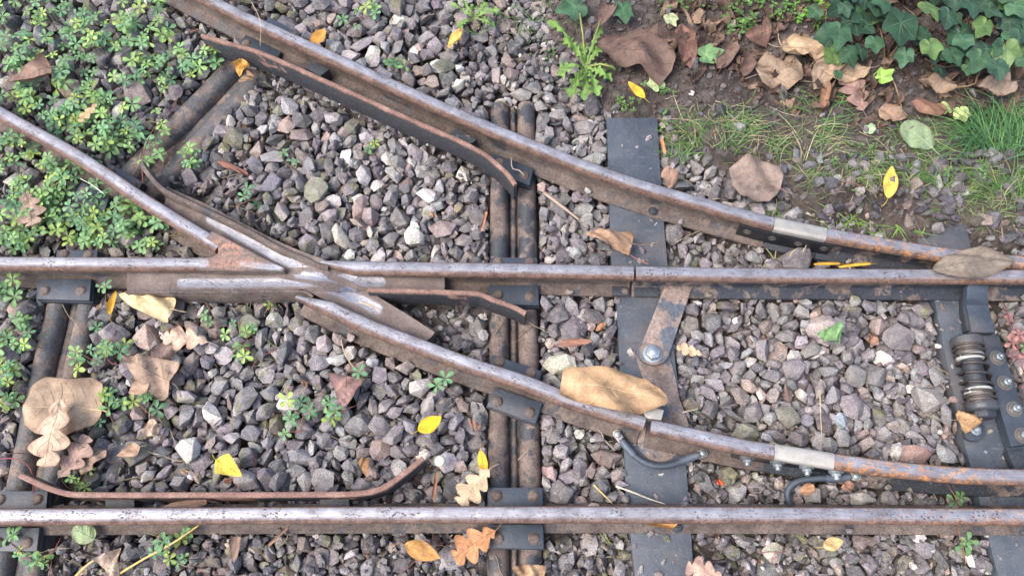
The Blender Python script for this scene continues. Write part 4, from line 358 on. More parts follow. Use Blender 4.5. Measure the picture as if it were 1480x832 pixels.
1557,1371,91,36,15,38,47,1908,1232,92,35,52,10,39,2134,694,82,34,37,49,54,2300,782,75,34,5,38,31,1676,851,73,32,3,39,22,1922,612,77,32,11,37,31,858,601,88,31,52,10,36,1631,1398,85,31,19,52,14,738,787,90,31,29,12,25,1226,1281,70,31,38,7,31,1417,1526,76,30,58,23,20,2114,446,93,30,28,28,60,
2285,724,74,28,15,36,34,1715,800,68,28,28,61,34,818,1192,80,27,8,17,16,924,990,69,27,35,36,11,1128,983,97,27,22,31,59,2028,757,77,27,45,27,4,736,692,96,26,44,37,23,1491,1465,80,26,39,33,15,1685,1211,87,26,55,31,12,1633,1607,84,26,35,29,2,2312,696,92,26,53,27,52,2288,457,93,26,30,15,22,
2195,1036,92,25,31,3,19,737,1362,75,25,12,27,50,1783,1307,96,25,45,43,34,1121,918,82,25,20,40,35,1667,969,89,25,39,36,26,1282,616,71,24,19,27,56,2126,1051,88,24,23,10,11,1605,1607,82,24,54,46,40,1974,460,88,23,27,14,9,2220,785,63,23,54,31,44,2225,1029,100,23,38,34,23,2277,622,99,22,55,14,31,
1145,765,74,20,17,13,51,2593,1078,100,18,25,1,36,1747,1129,52,17,3,36,25,2220,617,54,15,55,14,27,746,1298,67,52,45,57,33,924,673,86,52,38,39,18,570,1219,79,50,15,9,34,876,1532,89,48,17,30,15,894,584,70,47,53,28,52,1355,1572,46,46,34,29,51,1156,585,58,45,31,62,35,1628,1528,83,44,52,26,13,
739,324,78,44,26,1,33,1684,787,61,44,50,34,28,1681,1251,90,44,40,25,2,1776,1236,86,43,18,4,33,1999,665,65,43,3,22,28,632,410,85,42,20,60,32,615,607,76,42,34,24,31,1126,372,84,41,24,25,13,710,409,91,41,50,26,11,1738,1101,77,41,60,41,37,1143,1599,65,41,27,25,2,1250,1158,84,40,24,55,22,
1522,1143,84,39,53,31,53,1169,429,82,39,20,57,41,2106,899,81,38,41,19,57,2242,637,92,38,19,39,5,1254,1113,68,38,51,30,29,1307,1044,73,38,40,37,60,1723,460,90,37,45,26,57,880,634,88,37,51,54,32,1126,1329,78,37,53,14,44,1424,455,79,36,7,20,36,1038,483,91,36,29,45,46,1919,802,93,36,35,51,45,
1411,607,62,36,42,22,17,720,1080,79,36,35,8,10,1507,447,95,35,25,60,23,1086,579,94,34,32,32,5,1331,1571,58,34,1,38,36,1468,572,83,34,61,35,33,1319,781,71,34,44,32,58,1378,1424,69,33,49,39,49,1771,792,67,33,56,46,36,1262,432,95,33,8,50,26,808,1203,65,33,36,27,46,2080,648,94,33,18,28,19,
1722,1027,76,33,10,32,22,1690,459,79,32,40,30,2,1066,1298,73,32,54,19,47,1088,1340,86,32,41,29,3,2495,432,93,31,31,9,50,1437,1591,65,31,2,38,23,2012,746,60,31,14,38,20,1247,469,92,31,35,9,12,1492,1575,78,31,51,34,32,717,1172,85,31,45,29,10,2086,748,53,30,41,8,41,1232,922,88,30,29,22,7,
1934,1145,96,30,33,33,28,855,1577,74,30,20,48,7,873,1072,72,30,50,44,20,1126,827,76,30,20,49,54,2494,1010,95,30,25,31,41,2236,457,79,30,23,55,16,1742,434,94,30,26,53,48,1233,1446,69,29,5,26,37,1543,833,74,29,40,2,35,2271,896,71,29,5,34,15,1209,774,65,28,42,39,10,825,1292,72,28,4,45,34,
1084,1263,69,27,8,18,19,1540,1411,78,26,17,28,18,858,922,90,26,45,22,51,698,705,76,26,21,46,51,1448,1332,74,26,27,35,8,1314,433,80,25,28,46,52,674,990,96,25,26,28,55,1139,1374,79,25,30,24,8,2183,743,62,25,34,25,10,1542,1284,92,25,36,30,5,1544,1106,84,25,27,37,3,2091,872,70,25,30,17,27,
1899,1138,80,25,33,53,25,1399,700,59,24,35,28,0,1690,1390,95,24,43,16,52,1695,1527,94,24,21,37,41,1195,719,76,23,28,26,18,1355,788,57,23,10,41,37,2137,439,95,23,40,13,48,1157,1361,81,23,32,24,26,1937,791,81,23,22,1,31,956,714,87,22,37,31,34,1412,1073,77,22,34,35,5,2052,583,86,21,14,49,15,
725,901,98,21,19,6,35,2022,722,72,21,45,25,8,1899,617,71,20,49,20,32,1073,591,69,20,21,13,48,1940,906,73,19,24,53,44,875,550,100,13,17,26,21,1475,914,101,13,21,2,37,974,1670,59,52,60,36,25,1179,1747,72,52,24,37,2,1299,596,84,51,25,53,45,2017,848,85,49,16,47,51,559,1195,68,48,13,9,20,
1684,878,63,48,59,38,36,2094,1183,93,46,53,10,23,1296,1277,84,46,30,14,37,758,1587,64,44,33,46,17,897,1464,64,43,26,42,20,562,1001,69,42,24,31,15,1377,1600,56,41,13,53,42,1178,371,91,40,3,26,43,1254,712,73,39,25,47,21,1188,768,82,39,12,17,16,2153,466,90,39,21,2,25,1590,1452,81,38,10,50,38,
2138,365,82,38,50,55,34,1174,746,89,38,27,6,19,1445,1207,80,37,28,1,26,590,1189,92,36,33,17,55,1460,1551,68,36,30,51,9,1500,704,79,36,56,48,36,720,858,94,35,60,29,23,1655,1230,90,35,48,37,55,2285,1110,98,35,37,61,30,2071,432,79,35,15,5,26,1337,1473,61,35,16,44,11,1411,981,90,34,15,41,38,
1199,449,91,34,45,52,49,1140,478,86,34,60,27,24,2258,1096,99,34,30,30,60,900,992,78,33,22,3,35,1966,799,88,32,34,57,16,1338,1149,66,32,30,62,32,1754,769,73,31,35,53,23,1249,1537,78,31,44,43,15,703,747,77,30,33,33,13,2209,678,60,30,10,12,34,2195,661,71,30,14,46,50,685,1575,66,30,24,37,12,
1269,414,83,30,61,38,31,1945,1007,72,30,13,30,14,1659,1075,94,30,22,16,44,1220,1336,64,29,56,37,22,1918,749,97,29,33,42,2,1142,807,70,29,25,50,33,2253,1077,90,28,28,26,45,1394,739,76,28,35,38,2,1155,1409,100,28,33,62,31,2248,485,77,28,59,39,36,1540,1433,78,28,20,21,58,1747,792,85,28,43,58,36,
2364,621,72,28,43,39,52,1763,558,60,27,55,17,39,1418,604,76,27,36,29,1,1320,993,77,27,27,23,40,1164,1125,73,27,18,43,6,1723,1401,97,27,26,60,31,2316,469,97,27,31,2,22,975,839,65,27,7,44,30,1207,1520,67,27,41,46,56,2055,463,89,26,17,12,26,1137,1073,69,26,14,14,49,1461,1162,78,26,47,22,40,
2262,883,86,26,29,14,5,1441,1257,99,26,55,12,28,2223,854,71,25,11,8,29,1900,1264,84,25,37,21,13,2483,1069,99,25,61,28,26,673,1033,87,24,56,43,41,735,678,99,24,31,27,2,2283,961,94,23,43,53,16,1525,1425,87,23,53,12,27,1229,463,86,22,38,53,43,1655,815,85,22,11,28,54,1523,1339,72,21,24,60,32,
986,1476,70,21,26,59,39,1158,1211,77,21,50,32,55,939,1022,67,20,27,47,9,1907,677,78,19,14,51,30,2094,490,79,19,59,30,39,2061,645,84,18,24,14,6,2049,647,74,17,13,44,49,2022,1085,102,17,30,31,46,1277,1175,74,16,32,27,40,1361,546,54,12,57,48,29,2184,579,54,11,2,42,28,1091,1238,81,52,55,31,50,
1364,1455,83,52,6,29,14,2555,784,67,52,54,12,36,770,1117,87,50,46,44,37,887,727,73,49,57,24,45,1440,741,59,47,13,53,43,643,1471,60,47,40,26,15,1089,1395,75,46,23,49,47,643,765,60,46,12,9,31,528,1022,66,46,41,34,40,501,1775,68,45,47,56,39,1912,1043,91,44,33,29,27,574,1354,84,44,40,53,21,
1478,1350,78,43,7,14,37,1002,1243,88,43,59,40,40,1564,1526,74,41,57,21,26,676,1546,56,41,32,37,47,925,781,62,40,32,34,59,1707,330,85,39,29,25,17,1504,829,82,38,59,19,31,977,373,87,37,18,48,42,1494,1384,68,36,49,37,46,1366,770,59,35,13,7,30,1426,709,70,35,50,49,28,1158,484,75,35,15,51,13,
1728,1439,84,35,7,11,29,1416,1151,91,34,43,30,3,956,698,67,34,53,16,31,2045,1160,85,33,33,61,39,1228,1328,88,33,44,20,36,1545,688,61,32,36,42,49,1291,1007,82,32,43,19,5,1257,642,72,32,39,59,35,1310,338,86,31,45,58,36,647,1543,69,31,25,56,37,896,694,92,31,21,37,46,1683,1088,90,31,2,30,39,
2594,1037,96,31,51,55,33,904,867,77,31,46,26,8,2145,775,82,31,36,25,57,806,1521,82,31,37,17,47,914,1043,64,30,49,47,44,733,804,73,30,50,47,46,2252,896,61,30,62,33,34,2147,636,86,30,14,18,18,1325,614,79,30,33,46,43,965,1465,63,29,41,55,39,1978,1295,94,29,30,40,41,1271,985,73,29,57,41,29,
936,1403,74,29,44,17,39,1126,598,73,29,26,6,14,601,1597,67,28,35,60,37,2032,655,57,27,26,51,49,673,1035,72,27,57,48,35,2304,486,93,27,22,9,35,1102,1278,67,27,57,25,44,975,777,66,26,54,21,14,1757,555,83,26,50,40,19,968,997,62,26,61,28,30,1215,678,73,26,47,33,8,730,830,60,25,58,38,23,
976,916,79,25,43,56,21,1504,853,97,25,52,13,17,1979,665,87,25,9,15,21,2320,673,86,24,6,44,25,2105,1077,75,24,41,60,29,1003,1579,59,24,52,25,26,1272,627,79,24,46,6,22,838,997,85,22,29,53,48,1023,1452,74,22,45,44,12,1659,1143,69,22,10,51,33,1951,1107,88,22,44,29,59,927,717,67,22,13,55,29,
932,754,63,21,31,48,56,2134,552,82,21,31,10,8,1925,496,95,20,14,47,44,1160,444,97,20,21,11,51,1961,694,75,19,48,22,22,2042,437,95,19,46,43,17,1425,978,75,18,43,34,39,1314,892,100,17,21,60,33,1447,913,100,16,53,48,29,1667,1500,85,16,14,40,55,1324,463,82,15,14,21,49,2113,457,89,15,22,61,30,
2004,496,73,14,55,34,49,1124,861,69,52,42,24,6,1386,1075,73,52,48,18,27,1074,1540,85,52,21,58,26,1228,1473,67,50,52,14,32,2086,973,73,50,26,6,16,380,1357,72,49,58,37,32,1394,600,89,47,39,4,27,2193,1204,89,47,25,27,5,1728,885,89,47,38,30,61,625,1434,81,45,30,61,25,978,997,87,45,35,54,34,
1605,1479,75,44,48,7,30,1015,1275,79,44,34,13,6,1151,1060,85,43,30,18,6,1960,865,62,42,59,41,41,1328,1084,71,42,52,21,15,1219,582,91,42,55,20,15,1671,1539,91,41,36,26,54,1716,786,83,40,34,22,59,1533,1626,73,39,31,49,49,972,471,89,39,29,41,22,1458,1529,77,38,33,37,1,576,710,70,38,40,6,17,
1516,999,82,38,31,26,61,1338,1234,89,37,42,41,17,706,770,89,37,20,38,41,1180,733,66,37,27,46,42,1481,1152,81,37,47,18,10,726,1061,91,37,3,37,36,2330,895,91,36,27,23,60,1289,1138,60,36,61,35,38,1357,1500,52,36,42,51,42,1604,328,82,36,49,20,44,1283,653,61,35,41,28,58,1294,905,54,35,35,9,11,
1322,1494,59,35,56,36,44,1254,1081,65,35,50,33,41,2119,402,78,34,56,39,41,1259,1184,82,34,43,33,9,1086,659,78,34,49,19,49,2140,645,62,33,52,14,21,538,1403,75,33,54,25,43,1127,1190,72,33,30,21,3,2348,742,82,33,38,50,11,1175,1353,86,33,28,16,26,735,748,73,32,14,36,6,1150,732,85,32,35,49,23,
1426,1411,56,32,47,9,17,1806,1369,94,32,30,3,25,923,1538,94,32,13,9,18,1021,777,78,31,32,37,57,735,655,94,31,28,32,55,657,1527,81,31,54,31,51,1144,1129,70,31,32,21,7,2068,487,94,31,33,58,35,1204,811,80,30,44,37,4,1707,1361,75,30,57,18,25,1040,1211,67,30,50,29,55,1064,670,85,30,32,55,41,
1066,845,67,30,50,38,34,2520,551,50,30,14,56,38,1080,1581,59,29,1,28,27,769,1230,64,29,51,44,20,1063,893,94,29,44,46,27,2124,458,74,28,33,5,40,1674,436,86,28,57,18,22,1268,615,64,28,43,56,34,1481,1312,68,28,29,58,46,2042,690,58,28,8,31,49,955,680,75,28,59,27,43,904,479,95,28,47,35,18,
2031,831,79,28,26,59,33,1461,990,72,27,19,58,41,1946,443,87,27,17,26,56,1184,1046,74,27,52,42,35,1298,985,73,27,16,22,32,1542,1282,74,27,50,21,15,1464,449,95,27,54,43,48,1436,1339,84,26,42,39,53,2078,558,78,26,1,39,34,2219,1101,96,26,56,33,43,1737,790,75,26,44,55,45,805,1431,72,25,32,41,47,
2357,723,75,25,30,46,53,1496,1100,71,25,59,40,40,815,1272,65,25,47,45,29,1403,685,82,24,55,24,28,2312,1023,81,24,30,30,28,1967,1125,75,24,40,49,54,1706,1217,83,23,30,21,27,1742,860,75,23,16,20,27,2300,619,85,23,31,52,54,1077,1437,81,23,7,44,45,1658,454,85,22,19,45,14,2287,489,90,22,27,60,40,
934,984,60,19,41,32,41,1971,964,98,19,26,9,14,1788,556,62,19,11,37,54,2250,465,83,18,11,19,43,1059,1440,81,17,49,56,31,1497,1526,74,16,50,13,14,1922,1228,89,16,27,3,18,1092,996,100,16,41,4,23,2339,1007,82,13,10,39,34,2211,577,53,11,3,37,43,1222,1133,58,52,39,29,5,2151,1210,95,52,33,29,14,
1510,570,77,52,38,31,51,1287,1491,71,52,21,37,58,1914,982,93,49,28,36,21,1926,1144,65,48,49,15,46,1693,1120,83,48,21,31,49,1539,701,82,46,37,25,41,961,421,76,44,30,33,2,1124,1534,66,44,27,37,8,1993,899,71,43,52,49,20,874,1646,49,43,24,61,32,362,1463,51,43,35,1,32,1660,1595,91,43,37,28,57,
2187,709,55,43,36,1,29,727,777,86,42,10,19,13,1698,995,73,42,33,43,18,1588,1552,85,42,62,33,35,2074,811,77,41,21,29,59,620,1615,67,41,12,51,41,2096,876,88,41,12,12,19,1052,867,81,40,30,28,12,2230,345,82,40,20,34,6,441,1450,59,39,39,29,33,2050,661,70,39,42,19,46,715,355,89,38,61,30,36,
1431,563,93,38,43,38,11,1160,843,87,38,36,55,31,1284,1163,79,37,23,44,57,2018,347,76,36,58,41,21,1670,680,82,36,30,22,57,1375,636,65,36,31,40,33,2359,450,75,35,3,42,34,1155,331,95,35,29,37,4,1302,1552,58,35,43,40,10,696,1021,80,35,45,22,5,1527,1011,98,34,34,33,52,1490,616,62,34,37,36,59,
1726,485,80,34,33,61,26,949,357,82,34,33,35,59,1091,801,58,34,29,29,55,1507,1590,91,33,32,59,35,1697,433,82,33,37,20,12,2072,866,86,33,2,30,20,563,1482,61,33,50,10,27,1523,1123,74,32,44,8,15,1001,685,75,31,32,11,45,1338,608,69,31,30,41,4,865,1420,61,31,34,24,2,1383,620,77,31,57,33,36,
1442,1179,78,30,37,39,4,1297,1536,65,30,43,45,9,1715,978,96,29,38,42,33,2243,1112,90,29,46,4,32,2203,832,61,29,21,31,57,2036,993,80,29,21,5,43,595,1207,70,29,27,42,43,2031,974,84,28,27,1,30,2261,451,77,28,38,20,5,947,1482,73,27,42,36,4,1760,1424,97,26,25,39,41,2143,752,78,26,41,21,24,
2002,587,92,26,24,11,29,2492,991,95,26,29,49,52,1175,1479,71,26,42,4,39,1688,908,72,26,57,42,20,1949,483,87,26,38,36,6,992,1216,71,26,17,16,45,878,1327,77,25,46,51,17,1702,1611,97,25,44,58,26,2037,474,88,25,59,20,36,1227,1504,64,25,5,15,30,1068,432,78,25,30,24,31,2043,649,93,24,39,50,8,
1635,1576,80,24,43,10,13,1975,1221,79,23,8,11,30,1215,881,66,23,27,43,28,1272,1143,82,23,14,55,30,1108,718,72,23,15,24,56,1903,1192,90,22,52,23,45,2259,749,65,22,21,53,12,1169,1054,73,21,40,5,19,968,982,70,20,44,21,49,874,1346,71,20,34,11,19,1268,1514,84,20,2,36,39,2312,785,84,20,41,58,42,
1733,447,96,20,50,46,22,1548,841,64,19,33,37,42,1658,561,81,18,22,25,46,740,644,83,16,26,30,61,1551,444,100,15,20,27,54,1228,837,66,15,29,43,58,1330,894,103,12,31,33,15,1221,504,55,11,41,60,31,2010,867,87,52,9,26,40,1031,1477,61,52,44,18,29,808,1215,88,52,58,19,39,1118,636,76,51,18,32,46,
1209,618,86,49,5,48,28,710,722,89,47,36,48,12,989,663,76,45,45,6,26,2048,840,90,44,52,12,43,857,1508,69,44,37,1,31,923,805,79,44,55,12,31,1776,319,82,44,29,62,28,2452,339,76,43,39,2,29,1924,388,86,43,29,34,42,1205,649,77,42,12,27,49,1338,986,93,41,15,46,29,1296,991,97,40,26,28,20,
864,742,74,39,55,34,50,1090,756,75,39,18,6,21,1514,1066,80,39,36,2,35,691,568,75,38,22,43,19,991,1499,77,38,48,12,28,2046,1181,97,37,19,2,31,1341,431,87,36,5,48,34,1477,1094,82,35,31,29,52,1189,714,88,34,53,47,20,894,987,95,34,45,33,33,1465,491,98,34,24,33,28,1690,1479,97,33,11,9,34,
2327,469,87,33,23,41,24,1268,1164,62,33,54,11,37,1433,983,92,32,28,17,19,1056,1206,92,32,16,33,58,595,1341,69,31,3,37,21,983,1194,68,31,7,16,42,1472,1018,79,31,13,27,6,797,1360,80,31,39,47,7,959,756,81,31,51,34,49,2264,1063,98,30,6,13,31,1570,1517,89,30,22,31,50,1977,1018,85,29,23,28,61,
2517,818,73,29,17,36,19,2179,1118,98,28,32,34,17,1961,1168,79,28,14,31,33,885,453,88,28,3,33,21,2181,826,73,27,32,46,6,2514,1087,98,27,27,29,1,1093,431,79,26,54,16,18,1022,815,68,25,16,29,23,1059,1351,67,25,54,43,14,2335,657,87,25,16,53,15,1999,1263,97,25,36,17,5,1986,966,96,25,21,8,47,
1046,668,73,24,36,4,26,2537,990,99,23,58,42,36,1212,739,59,23,26,35,11,1350,877,100,23,27,34,10,1700,1203,86,22,20,31,14,1196,492,100,22,60,20,31,2502,761,99,22,31,42,48,622,1233,69,22,17,44,26,875,1305,70,22,31,45,16,1274,601,71,21,23,42,4,2064,818,70,21,23,15,32,739,594,99,21,54,50,38,
1240,1361,101,21,27,34,11,787,1137,75,19,58,25,24,675,1181,77,19,17,57,32,2017,553,97,19,16,36,47,1479,1309,88,19,22,5,38,1063,1153,68,19,21,51,23,2031,875,83,19,50,21,53,980,1010,61,18,10,12,29,2324,722,63,51,52,8,33,533,1545,63,44,58,45,36,1234,437,86,44,56,45,24,1540,612,75,43,16,26,50,
2531,827,58,43,35,41,15,580,1159,68,42,11,8,27,1077,622,80,42,59,33,37,539,831,68,42,2,21,30,781,336,84,42,54,46,17,733,615,79,41,33,9,30,2134,1178,88,41,25,53,50,1176,1294,62,41,51,8,34,2114,683,90,41,18,44,56,886,843,87,40,15,32,56,841,346,90,40,22,32,61,1096,1188,68,39,48,32,26,
1769,752,75,39,58,35,22,1776,383,91,39,42,36,16,1616,1586,88,39,10,20,12,1006,832,59,39,18,4,22,1423,1455,62,38,38,10,44,1100,1369,90,36,32,8,29,2046,811,68,36,26,54,31,1074,1602,72,36,61,30,39,1080,875,92,35,49,31,13,729,1502,71,35,31,44,59,1690,1093,59,35,42,51,10,1121,700,80,35,39,15,20,
2026,1226,94,35,33,30,4,1290,1419,52,35,39,5,29,2180,457,76,34,60,39,36,1147,692,72,34,47,39,17,900,806,90,34,38,9,33,1368,742,73,34,34,0,33,1081,701,58,34,44,42,57,867,1056,91,34,40,36,2,2155,726,63,34,36,18,14,2646,1102,94,34,32,33,34,1213,588,59,34,49,34,51,1223,1203,81,34,62,35,28,
1267,749,84,33,9,39,40,2337,402,93,33,41,29,6,1404,634,71,33,17,8,17,1408,1580,59,33,15,7,22,1995,1136,72,33,3,26,40,560,1514,74,32,37,38,60,1990,1206,71,32,33,36,55,649,1605,77,32,51,42,20,729,814,95,32,32,31,16,1159,798,85,32,22,22,19,847,1423,76,31,23,17,41,837,1456,71,31,17,52,47,
1071,1099,86,31,27,49,20,711,1030,91,30,24,56,25,823,1483,61,30,48,50,13,1774,445,74,30,1,31,39,731,1539,56,30,39,9,16,1712,1081,82,30,21,10,13,1531,1483,78,29,39,42,44,2548,392,88,29,40,3,30,2076,464,81,29,51,23,33,1153,578,92,29,25,50,9,1449,436,87,29,14,42,12,1914,1125,78,29,32,8,31,
1765,1374,82,29,19,2,31,1198,1503,71,29,56,35,13,1512,1412,93,28,33,22,27,2066,991,88,28,33,38,59,909,1502,71,28,16,37,6,768,1385,66,28,7,14,39,876,681,63,28,39,5,18,1457,590,81,28,25,57,15,715,1150,76,27,46,24,41,1503,1406,78,27,13,54,25,560,1578,69,27,41,46,14,1306,1031,96,27,29,31,62,
1948,1159,87,27,50,10,33,1193,1340,80,27,13,12,48,1338,806,55,27,14,23,39,1534,1026,81,26,11,31,49,1158,1171,55,26,36,36,50,2025,658,97,26,32,31,39,2163,687,56,26,29,35,60,2505,879,94,26,7,27,11,1060,648,75,26,32,57,23,1309,1211,60,25,49,17,10,1457,1081,79,25,16,47,23,2491,339,81,24,39,31,3,
882,486,86,24,23,41,31,759,1086,87,24,54,26,44,1047,490,76,23,31,46,43,1100,1099,64,22,39,21,48,815,1194,96,22,28,23,60,887,1299,74,22,18,14,33,1492,1419,63,21,52,35,34,2228,965,97,21,15,9,46,2251,678,65,21,29,6,13,1010,671,89,21,18,29,51,1933,811,77,20,40,4,40,2042,1011,86,20,45,27,4,
1060,493,89,20,31,13,8,1604,1529,77,19,7,14,35,1659,983,86,19,45,29,28,1667,1008,72,19,57,35,31,1488,1046,77,18,43,51,23,725,1407,81,17,11,50,43,1006,1484,72,16,5,24,46,1201,628,73,15,21,44,57,1657,781,75,13,41,47,20,1163,1394,101,12,59,18,31,
]
# ------------------------------------------------------------------ materials
def new_mat(name):
    m = bpy.data.materials.new(name); m.use_nodes = True
    return m, m.node_tree, m.node_tree.nodes["Principled BSDF"]
def nd(t, typ, **kw):
    n = t.nodes.new(typ)
    for k, v in kw.items():
        if k.startswith('i_'):
            n.inputs[k[2:].replace('_', ' ')].default_value = v
        else:
            setattr(n, k, v)
    return n
def noise(t, scale, detail=4, rough=0.55, co=None, dist=0.0):
    n = nd(t, "ShaderNodeTexNoise"); n.inputs["Scale"].default_value = scale
    n.inputs["Detail"].default_value = detail; n.inputs["Roughness"].default_value = rough
    n.inputs["Distortion"].default_value = dist
    if co is not None: t.links.new(co, n.inputs["Vector"])
    return n.outputs["Fac"]
def ramp(t, fac, stops):
    r = nd(t, "ShaderNodeValToRGB"); e = r.color_ramp.elements
    e[0].position, e[0].color = stops[0][0], tuple(stops[0][1]) + (1,)
    e[1].position, e[1].color = stops[-1][0], tuple(stops[-1][1]) + (1,)
    for p, c in stops[1:-1]:
        q = e.new(p); q.color = tuple(c) + (1,)
    t.links.new(fac, r.inputs[0]); return r.outputs[0]
def step(t, fac, a, b):
    n = nd(t, "ShaderNodeMapRange"); n.interpolation_type = 'SMOOTHSTEP'
    n.inputs[1].default_value, n.inputs[2].default_value = a, b
    t.links.new(fac, n.inputs[0]); return n.outputs[0]
def mix(t, fac, a, b, mode='MIX'):
    n = nd(t, "ShaderNodeMix", data_type='RGBA', blend_type=mode)
    for idx, v in ((0, fac), (6, a), (7, b)):
        if isinstance(v, (int, float)): n.inputs[idx].default_value = v
        elif isinstance(v, tuple): n.inputs[idx].default_value = v + (1,)
        else: t.links.new(v, n.inputs[idx])
    return n.outputs[2]
def mth(t, op, a, b=0.0):
    n = nd(t, "ShaderNodeMath", operation=op)
    for i, v in enumerate((a, b)):
        if isinstance(v, (int, float)): n.inputs[i].default_value = v
        else: t.links.new(v, n.inputs[i])
    return n.outputs[0]
def bump(t, b, h, dist, strength=1.0):
    n = nd(t, "ShaderNodeBump"); n.inputs["Distance"].default_value = dist; n.inputs["Strength"].default_value = strength
    t.links.new(h, n.inputs["Height"]); t.links.new(n.outputs[0], b.inputs["Normal"])
def setin(t, b, name, v):
    if isinstance(v, (int, float)): b.inputs[name].default_value = v
    elif isinstance(v, tuple): b.inputs[name].default_value = v + (1,)
    else: t.links.new(v, b.inputs[name])
def geo(t):
    return nd(t, "ShaderNodeNewGeometry").outputs["Position"]
def voro(t, scale, co, rnd=1.0):
    v = nd(t, "ShaderNodeTexVoronoi"); v.inputs["Scale"].default_value = scale; v.inputs["Randomness"].default_value = rnd
    t.links.new(co, v.inputs["Vector"]); return v

M = {}
def m_stone(name, crumb=False):
    m, t, b = new_mat(name); co = geo(t)
    at = nd(t, "ShaderNodeAttribute", attribute_name="Col").outputs["Color"]
    big = noise(t, 60, 5, 0.6, co); fine = noise(t, 420, 5, 0.7, co)
    c = mix(t, 1.0, at, ramp(t, big, [(0.3, (0.72, 0.7, 0.7)), (0.55, (1, 1, 1)), (0.75, (1.35, 1.3, 1.27))]), 'MULTIPLY')
    c = mix(t, 1.0, c, ramp(t, fine, [(0.34, (0.5, 0.49, 0.49)), (0.5, (1, 1, 1)), (0.66, (1.6, 1.57, 1.55))]), 'MULTIPLY')
    if not crumb:
        v = voro(t, 330, co).outputs["Distance"]
        c = mix(t, mth(t, 'MULTIPLY', step(t, v, 0.24, 0.12), step(t, noise(t, 35, 2, .5, co), .5, .64)), c, (0.6, 0.56, 0.52))
        dust = step(t, noise(t, 55, 5, .7, co), .45, .66)
        c = mix(t, mth(t, 'MULTIPLY', dust, 0.38), c, (0.36, 0.315, 0.285))
    setin(t, b, "Base Color", c); setin(t, b, "Roughness", 0.82)
    b.inputs["Specular IOR Level"].default_value = 0.35
    h = mth(t, 'ADD', mth(t, 'MULTIPLY', noise(t, 210, 6, .7, co), 1.0), mth(t, 'MULTIPLY', fine, .5))
    bump(t, b, h, 0.0012 if not crumb else 0.003, .8)
    return m
M['stone'] = m_stone('weathered ballast stone')
M['crumb'] = m_stone('soil crumb', True)

def m_head():
    m, t, b = new_mat('polished and rusty rail head')
    co = geo(t)
    uv = nd(t, "ShaderNodeUVMap").outputs[0]
    sx = nd(t, "ShaderNodeSeparateXYZ"); t.links.new(uv, sx.inputs[0])
    u, v = sx.outputs[0], sx.outputs[1]
    n1 = noise(t, 55, 5, .65, co); n2 = noise(t, 260, 4, .6, co)
    wob = mth(t, 'MULTIPLY', mth(t, 'SUBTRACT', n1, .5), .006)
    uu = mth(t, 'ADD', u, wob)
    band = mth(t, 'MULTIPLY', step(t, uu, -.0105, -.0020), step(t, uu, .0125, .0080))
    nz = nd(t, "ShaderNodeSeparateXYZ"); t.links.new(nd(t, "ShaderNodeNewGeometry").outputs["Normal"], nz.inputs[0])
    band = mth(t, 'MULTIPLY', band, step(t, nz.outputs[2], .55, .85))
    cm = nd(t, "ShaderNodeCombineXYZ"); t.links.new(mth(t, 'MULTIPLY', v, .55), cm.inputs[0]); t.links.new(u, cm.inputs[1])
    vo = voro(t, 430, cm.outputs[0])
    pits = mth(t, 'MULTIPLY', step(t, vo.outputs["Distance"], .36, .20), step(t, noise(t, 34, 4, .7, co), .44, .60))
    vo2 = voro(t, 210, cm.outputs[0])
    pits2 = mth(t, 'MULTIPLY', step(t, vo2.outputs["Distance"], .34, .2), step(t, noise(t, 14, 3, .6, co), .50, .62))
    rust = ramp(t, n1, [(0.25, (.065, .040, .031)), (.45, (.125, .076, .058)), (.6, (.19, .112, .082)), (.8, (.28, .19, .15))])
    rust = mix(t, 1.0, rust, ramp(t, n2, [(.3, (.6, .6, .6)), (.7, (1.3, 1.3, 1.3))]), 'MULTIPLY')
    steel = ramp(t, noise(t, 30, 4, .6, co), [(.3, (.26, .255, .275)), (.55, (.36, .355, .38)), (.75, (.50, .495, .525))])
    att = nd(t, "ShaderNodeAttribute", attribute_name="rusty").outputs["Fac"]
    orange = ramp(t, n2, [(.35, (.25, .10, .03)), (.6, (.48, .22, .07))])
    op = mth(t, 'MULTIPLY', att, step(t, noise(t, 110, 5, .7, cm.outputs[0]), .5, .56))
    c = mix(t, band, rust, steel)
    c = mix(t, mth(t, 'MAXIMUM', mth(t, 'MULTIPLY', pits, .85), mth(t, 'MULTIPLY', pits2, .75)), c, (.10, .055, .045))
    c = mix(t, op, c, orange)
    met = mth(t, 'MULTIPLY', mth(t, 'MULTIPLY', band, mth(t, 'SUBTRACT', 1.0, pits)), mth(t, 'SUBTRACT', 0.8, op))
    lg = nd(t, "ShaderNodeCombineXYZ"); t.links.new(mth(t, 'MULTIPLY', v, .04), lg.inputs[0]); t.links.new(u, lg.inputs[1])
    c = mix(t, 1.0, c, ramp(t, noise(t, 700, 3, .6, lg.outputs[0]), [(.35, (.80, .79, .79)), (.65, (1.15, 1.15, 1.15))]), 'MULTIPLY')
    c = mix(t, mth(t, 'MULTIPLY', step(t, n1, .50, .70), .35), c, (.13, .085, .068))
    setin(t, b, "Base Color", c); setin(t, b, "Metallic", met)
    r = mth(t, 'ADD', mth(t, 'MULTIPLY', band, -.34), .85)
    setin(t, b, "Roughness", mth(t, 'ADD', r, mth(t, 'MULTIPLY', n2, .14)))
    h = mth(t, 'SUBTRACT', mth(t, 'MULTIPLY', n2, mth(t, 'SUBTRACT', 1.0, mth(t, 'MULTIPLY', band, .8))), mth(t, 'ADD', mth(t, 'MULTIPLY', pits, .8), mth(t, 'MULTIPLY', pits2, .8)))
    bump(t, b, h, .0012, .9)
    return m
M['head'] = m_head()

